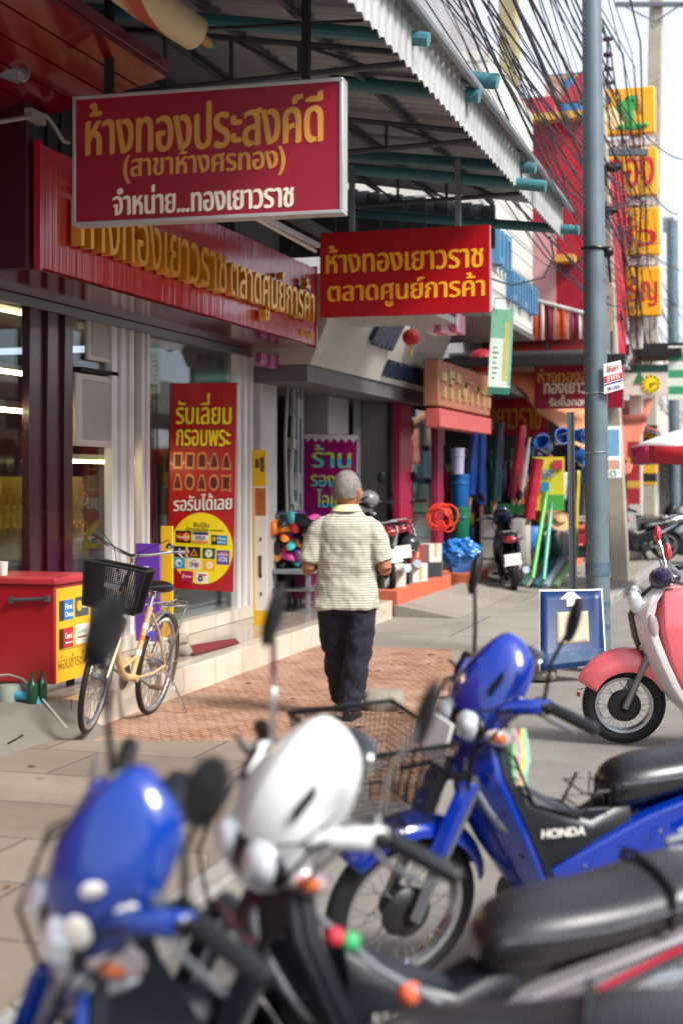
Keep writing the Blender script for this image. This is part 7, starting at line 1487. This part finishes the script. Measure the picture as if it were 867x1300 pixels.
for i, (x, y_, z, sx, sz, c_, nm) in enumerate(((-4.35, 17.2, .222, .34, .30, '#c9c4b8', 'cream'), (-4.38, 17.22, .524, .30, .22, '#8a2a2c', 'dark red'), (-4.32, 18.1, .222, .36, .26, '#3a3d44', 'charcoal'), (-4.36, 18.12, .484, .3, .24, '#b9b5ac', 'grey'), (-4.34, 16.35, .222, .26, .34, '#d0cabe', 'pale'), (-4.3, 20.0, .184, .3, .3, '#2f5a9a', 'blue'))):
    t = thing('carton', nm+' carton of stock on a terracotta planter beside the parked motorcycles', 'carton', (x, y_, z)); t.rotation_euler = (0, 0, q.uniform(-.5, .5)); MB().bb((-sx/2, -.15, 0), (sx/2, .15, sz)).build('box', mat('stock%d' % i, c_, .6, var=.2, dirt=.2), t, bevel=.006); MB().bb((-sx/2-.002, -.03, sz*.3), (sx/2+.002, .03, sz+.003)).build('tape', mat('brown_tape', '#a98a5a', .35), t)
# lanterns
def lantern(lab, px, py, Y, r_, m, tas):
    c = onY(px, py, Y); t = thing('lantern', lab, 'lantern', c, world=True); mb = MB(); n = 24
    mb.loft([[c+Vector((math.cos(a)*r_*s_*(1+.03*math.cos(a*12)), math.sin(a)*r_*s_*(1+.03*math.cos(a*12)), z*r_)) for a in [2*math.pi*i/48 for i in range(48)]] for s_, z in ((.35, -.85), (.7, -.68), (.95, -.3), (1, 0), (.95, .3), (.7, .68), (.35, .85))]); mb.build('shade', m, t, smooth=60)
    MB().lathe([(r_*.38, -.95*r_), (r_*.38, -.8*r_)], c, n=16).build('collar', mat('lantern_gold', '#c9a02a', .4), t); MB().tube([c-ZV*r_*.9, c-ZV*r_*1.5, c-ZV*r_*2.2], [r_*.05, r_*.16, r_*.12], 8).build('tassel', MATS['lantern_gold'], t); MB().tube([c+ZV*r_*.8, c+ZV*r_*1.6], .006, 4).build('cord', black_pl, t)
lantern('round red paper lantern half hidden behind the green banner', 612, 458, 20.5, .20, mat('lantern_red', '#a8121e', .5), 1)
lantern('flat yellow bottomed red lantern with tassel under the pale awning', 522, 428, 15.2, .10, mat('lantern_red', '#a8121e', .5), 1)
# parasol over a street stall
um = thing('parasol', 'open street parasol with white top and pink and blue valance', 'parasol', (-.85, 20.6, -.1), world=True); uc = Vector((-.85, 20.6, -.1)); RU = 1.1; zt_ = onY(880, 537, 20.6).z+.1; zr = onY(830, 567, 20.6).z+.1
n = 8
def ucan(u, v): a = 2*math.pi*u; f = abs(math.cos(a*n/2)); r_ = RU*v; return uc+Vector((math.cos(a)*r_, math.sin(a)*r_, zt_-(zt_-zr)*(v**1.4)-.02*(1-f)*v))
MB().sheet(ucan, 48, 6).build('canopy', mat('parasol_white', '#d6d3d0', .7), um, solid=.004, smooth=60)
for k in range(n):
    a0, a1 = 2*math.pi*k/n, 2*math.pi*(k+1)/n; N2 = 6
    def vf(u, v, a0=a0, a1=a1): a = a0+(a1-a0)*u; f = abs(math.cos(a*n/2)); return uc+Vector((math.cos(a)*(RU+.01), math.sin(a)*(RU+.01), zr-.02*(1-f)-.24*v))
    nm_, c_ = (('blue_valance', '#2a8ac0'), ('pink_valance', '#c02a5a'), ('red_valance', '#b8202c'))[k % 3]; MB().sheet(vf, N2, 2).build(nm_, prnt(c_), um, solid=.004)
MB().tube([uc, uc+Vector((0, 0, zt_+.1))], .02, 8).build('pole', white_p, um)
tag(MB().tube([onG(798, 694, -.0), onY(797, 542, onG(798, 694).y)], .03, 8).build('post', white_p, world=True), 'thin white post left of the street parasol', 'post')
st = thing('stall', 'small stall of goods beneath the open street parasol', 'stall', (-.4, 20.9, -.1), world=True); MB().bb((-.9, 20.5, .55), (.5, 21.3, .62)).build('counter', white_p, st, bevel=.01)
for x in (-.85, .45):
    for y_ in (20.55, 21.25): MB().bb((x-.025, y_-.025, -.1), (x+.025, y_+.025, .55)).build('leg', steel, st)
q = random.Random(8)
for i in range(9): tag(MB().bb((-.85+i*.15, 20.6, .622), (-.75+i*.15, 20.75, .75+q.random()*.2)).build('packet', prnt(q.choice(['#c23a3a', '#d8b83a', '#3a7ab0', '#d8d4cc'])), world=True, bevel=.005), 'small packet of goods on the stall counter', 'packet', 'packets on the stall counter')
# plants in pots down the street
leafm = mat('leaf_green', '#2f4f22', .6, var=.4, scale=20)
def pot_plant(lab, x, y_, h_, sd):
    q_ = random.Random(sd); t = thing('potted_plant', lab, 'plant', (x, y_, 0), world=True); MB().lathe([(.13, 0), (.18, .3), (.19, .3), (.16, .28)], (x, y_, 0), n=16).build('pot', terra, t); mb = MB()
    for k in range(90):
        a = q_.uniform(0, 6.28); rr2 = q_.random()**.5*.34; z = .3+q_.random()*h_; c = Vector((x+math.cos(a)*rr2, y_+math.sin(a)*rr2, z)); d = Vector((math.cos(a), math.sin(a), q_.uniform(-.3, .7))).normalized(); s_ = d.orthogonal().normalized()*.035; L_ = q_.uniform(.1, .2); mb.add([c, c+d*L_*.5+s_, c+d*L_, c+d*L_*.5-s_], [(0, 1, 2, 3)])
    mb.keepn = True; mb.build('leaves', leafm, t, smooth=0); MB().tube([(x, y_, .25), (x+.02, y_, .3+h_*.8)], .012, 5).build('stem', terra, t)
g = onG(788, 690); pot_plant('leafy potted plant far along the pavement left of striped pole', g.x-.6, g.y+1, 1.0, 5); pot_plant('second leafy potted plant behind the thin white post', g.x+.1, g.y+3, .9, 6)
for i, (px, py, c_, lab) in enumerate(((727, 620, '#a02a2a', 'red vertical flag banner right of the concrete pole'),)):
    a = onY(788+8, 640, 26); b = onY(788+24, 560, 26); tag(MB().bb((a.x, 26, a.z), (b.x, 26.02, b.z)).build('flag_banner', banded('flag_print', '#a0222c', '#c9a03a', 2, .42, .7, .6), world=True), lab, 'banner')
bpy.data.objects.remove(_fo)
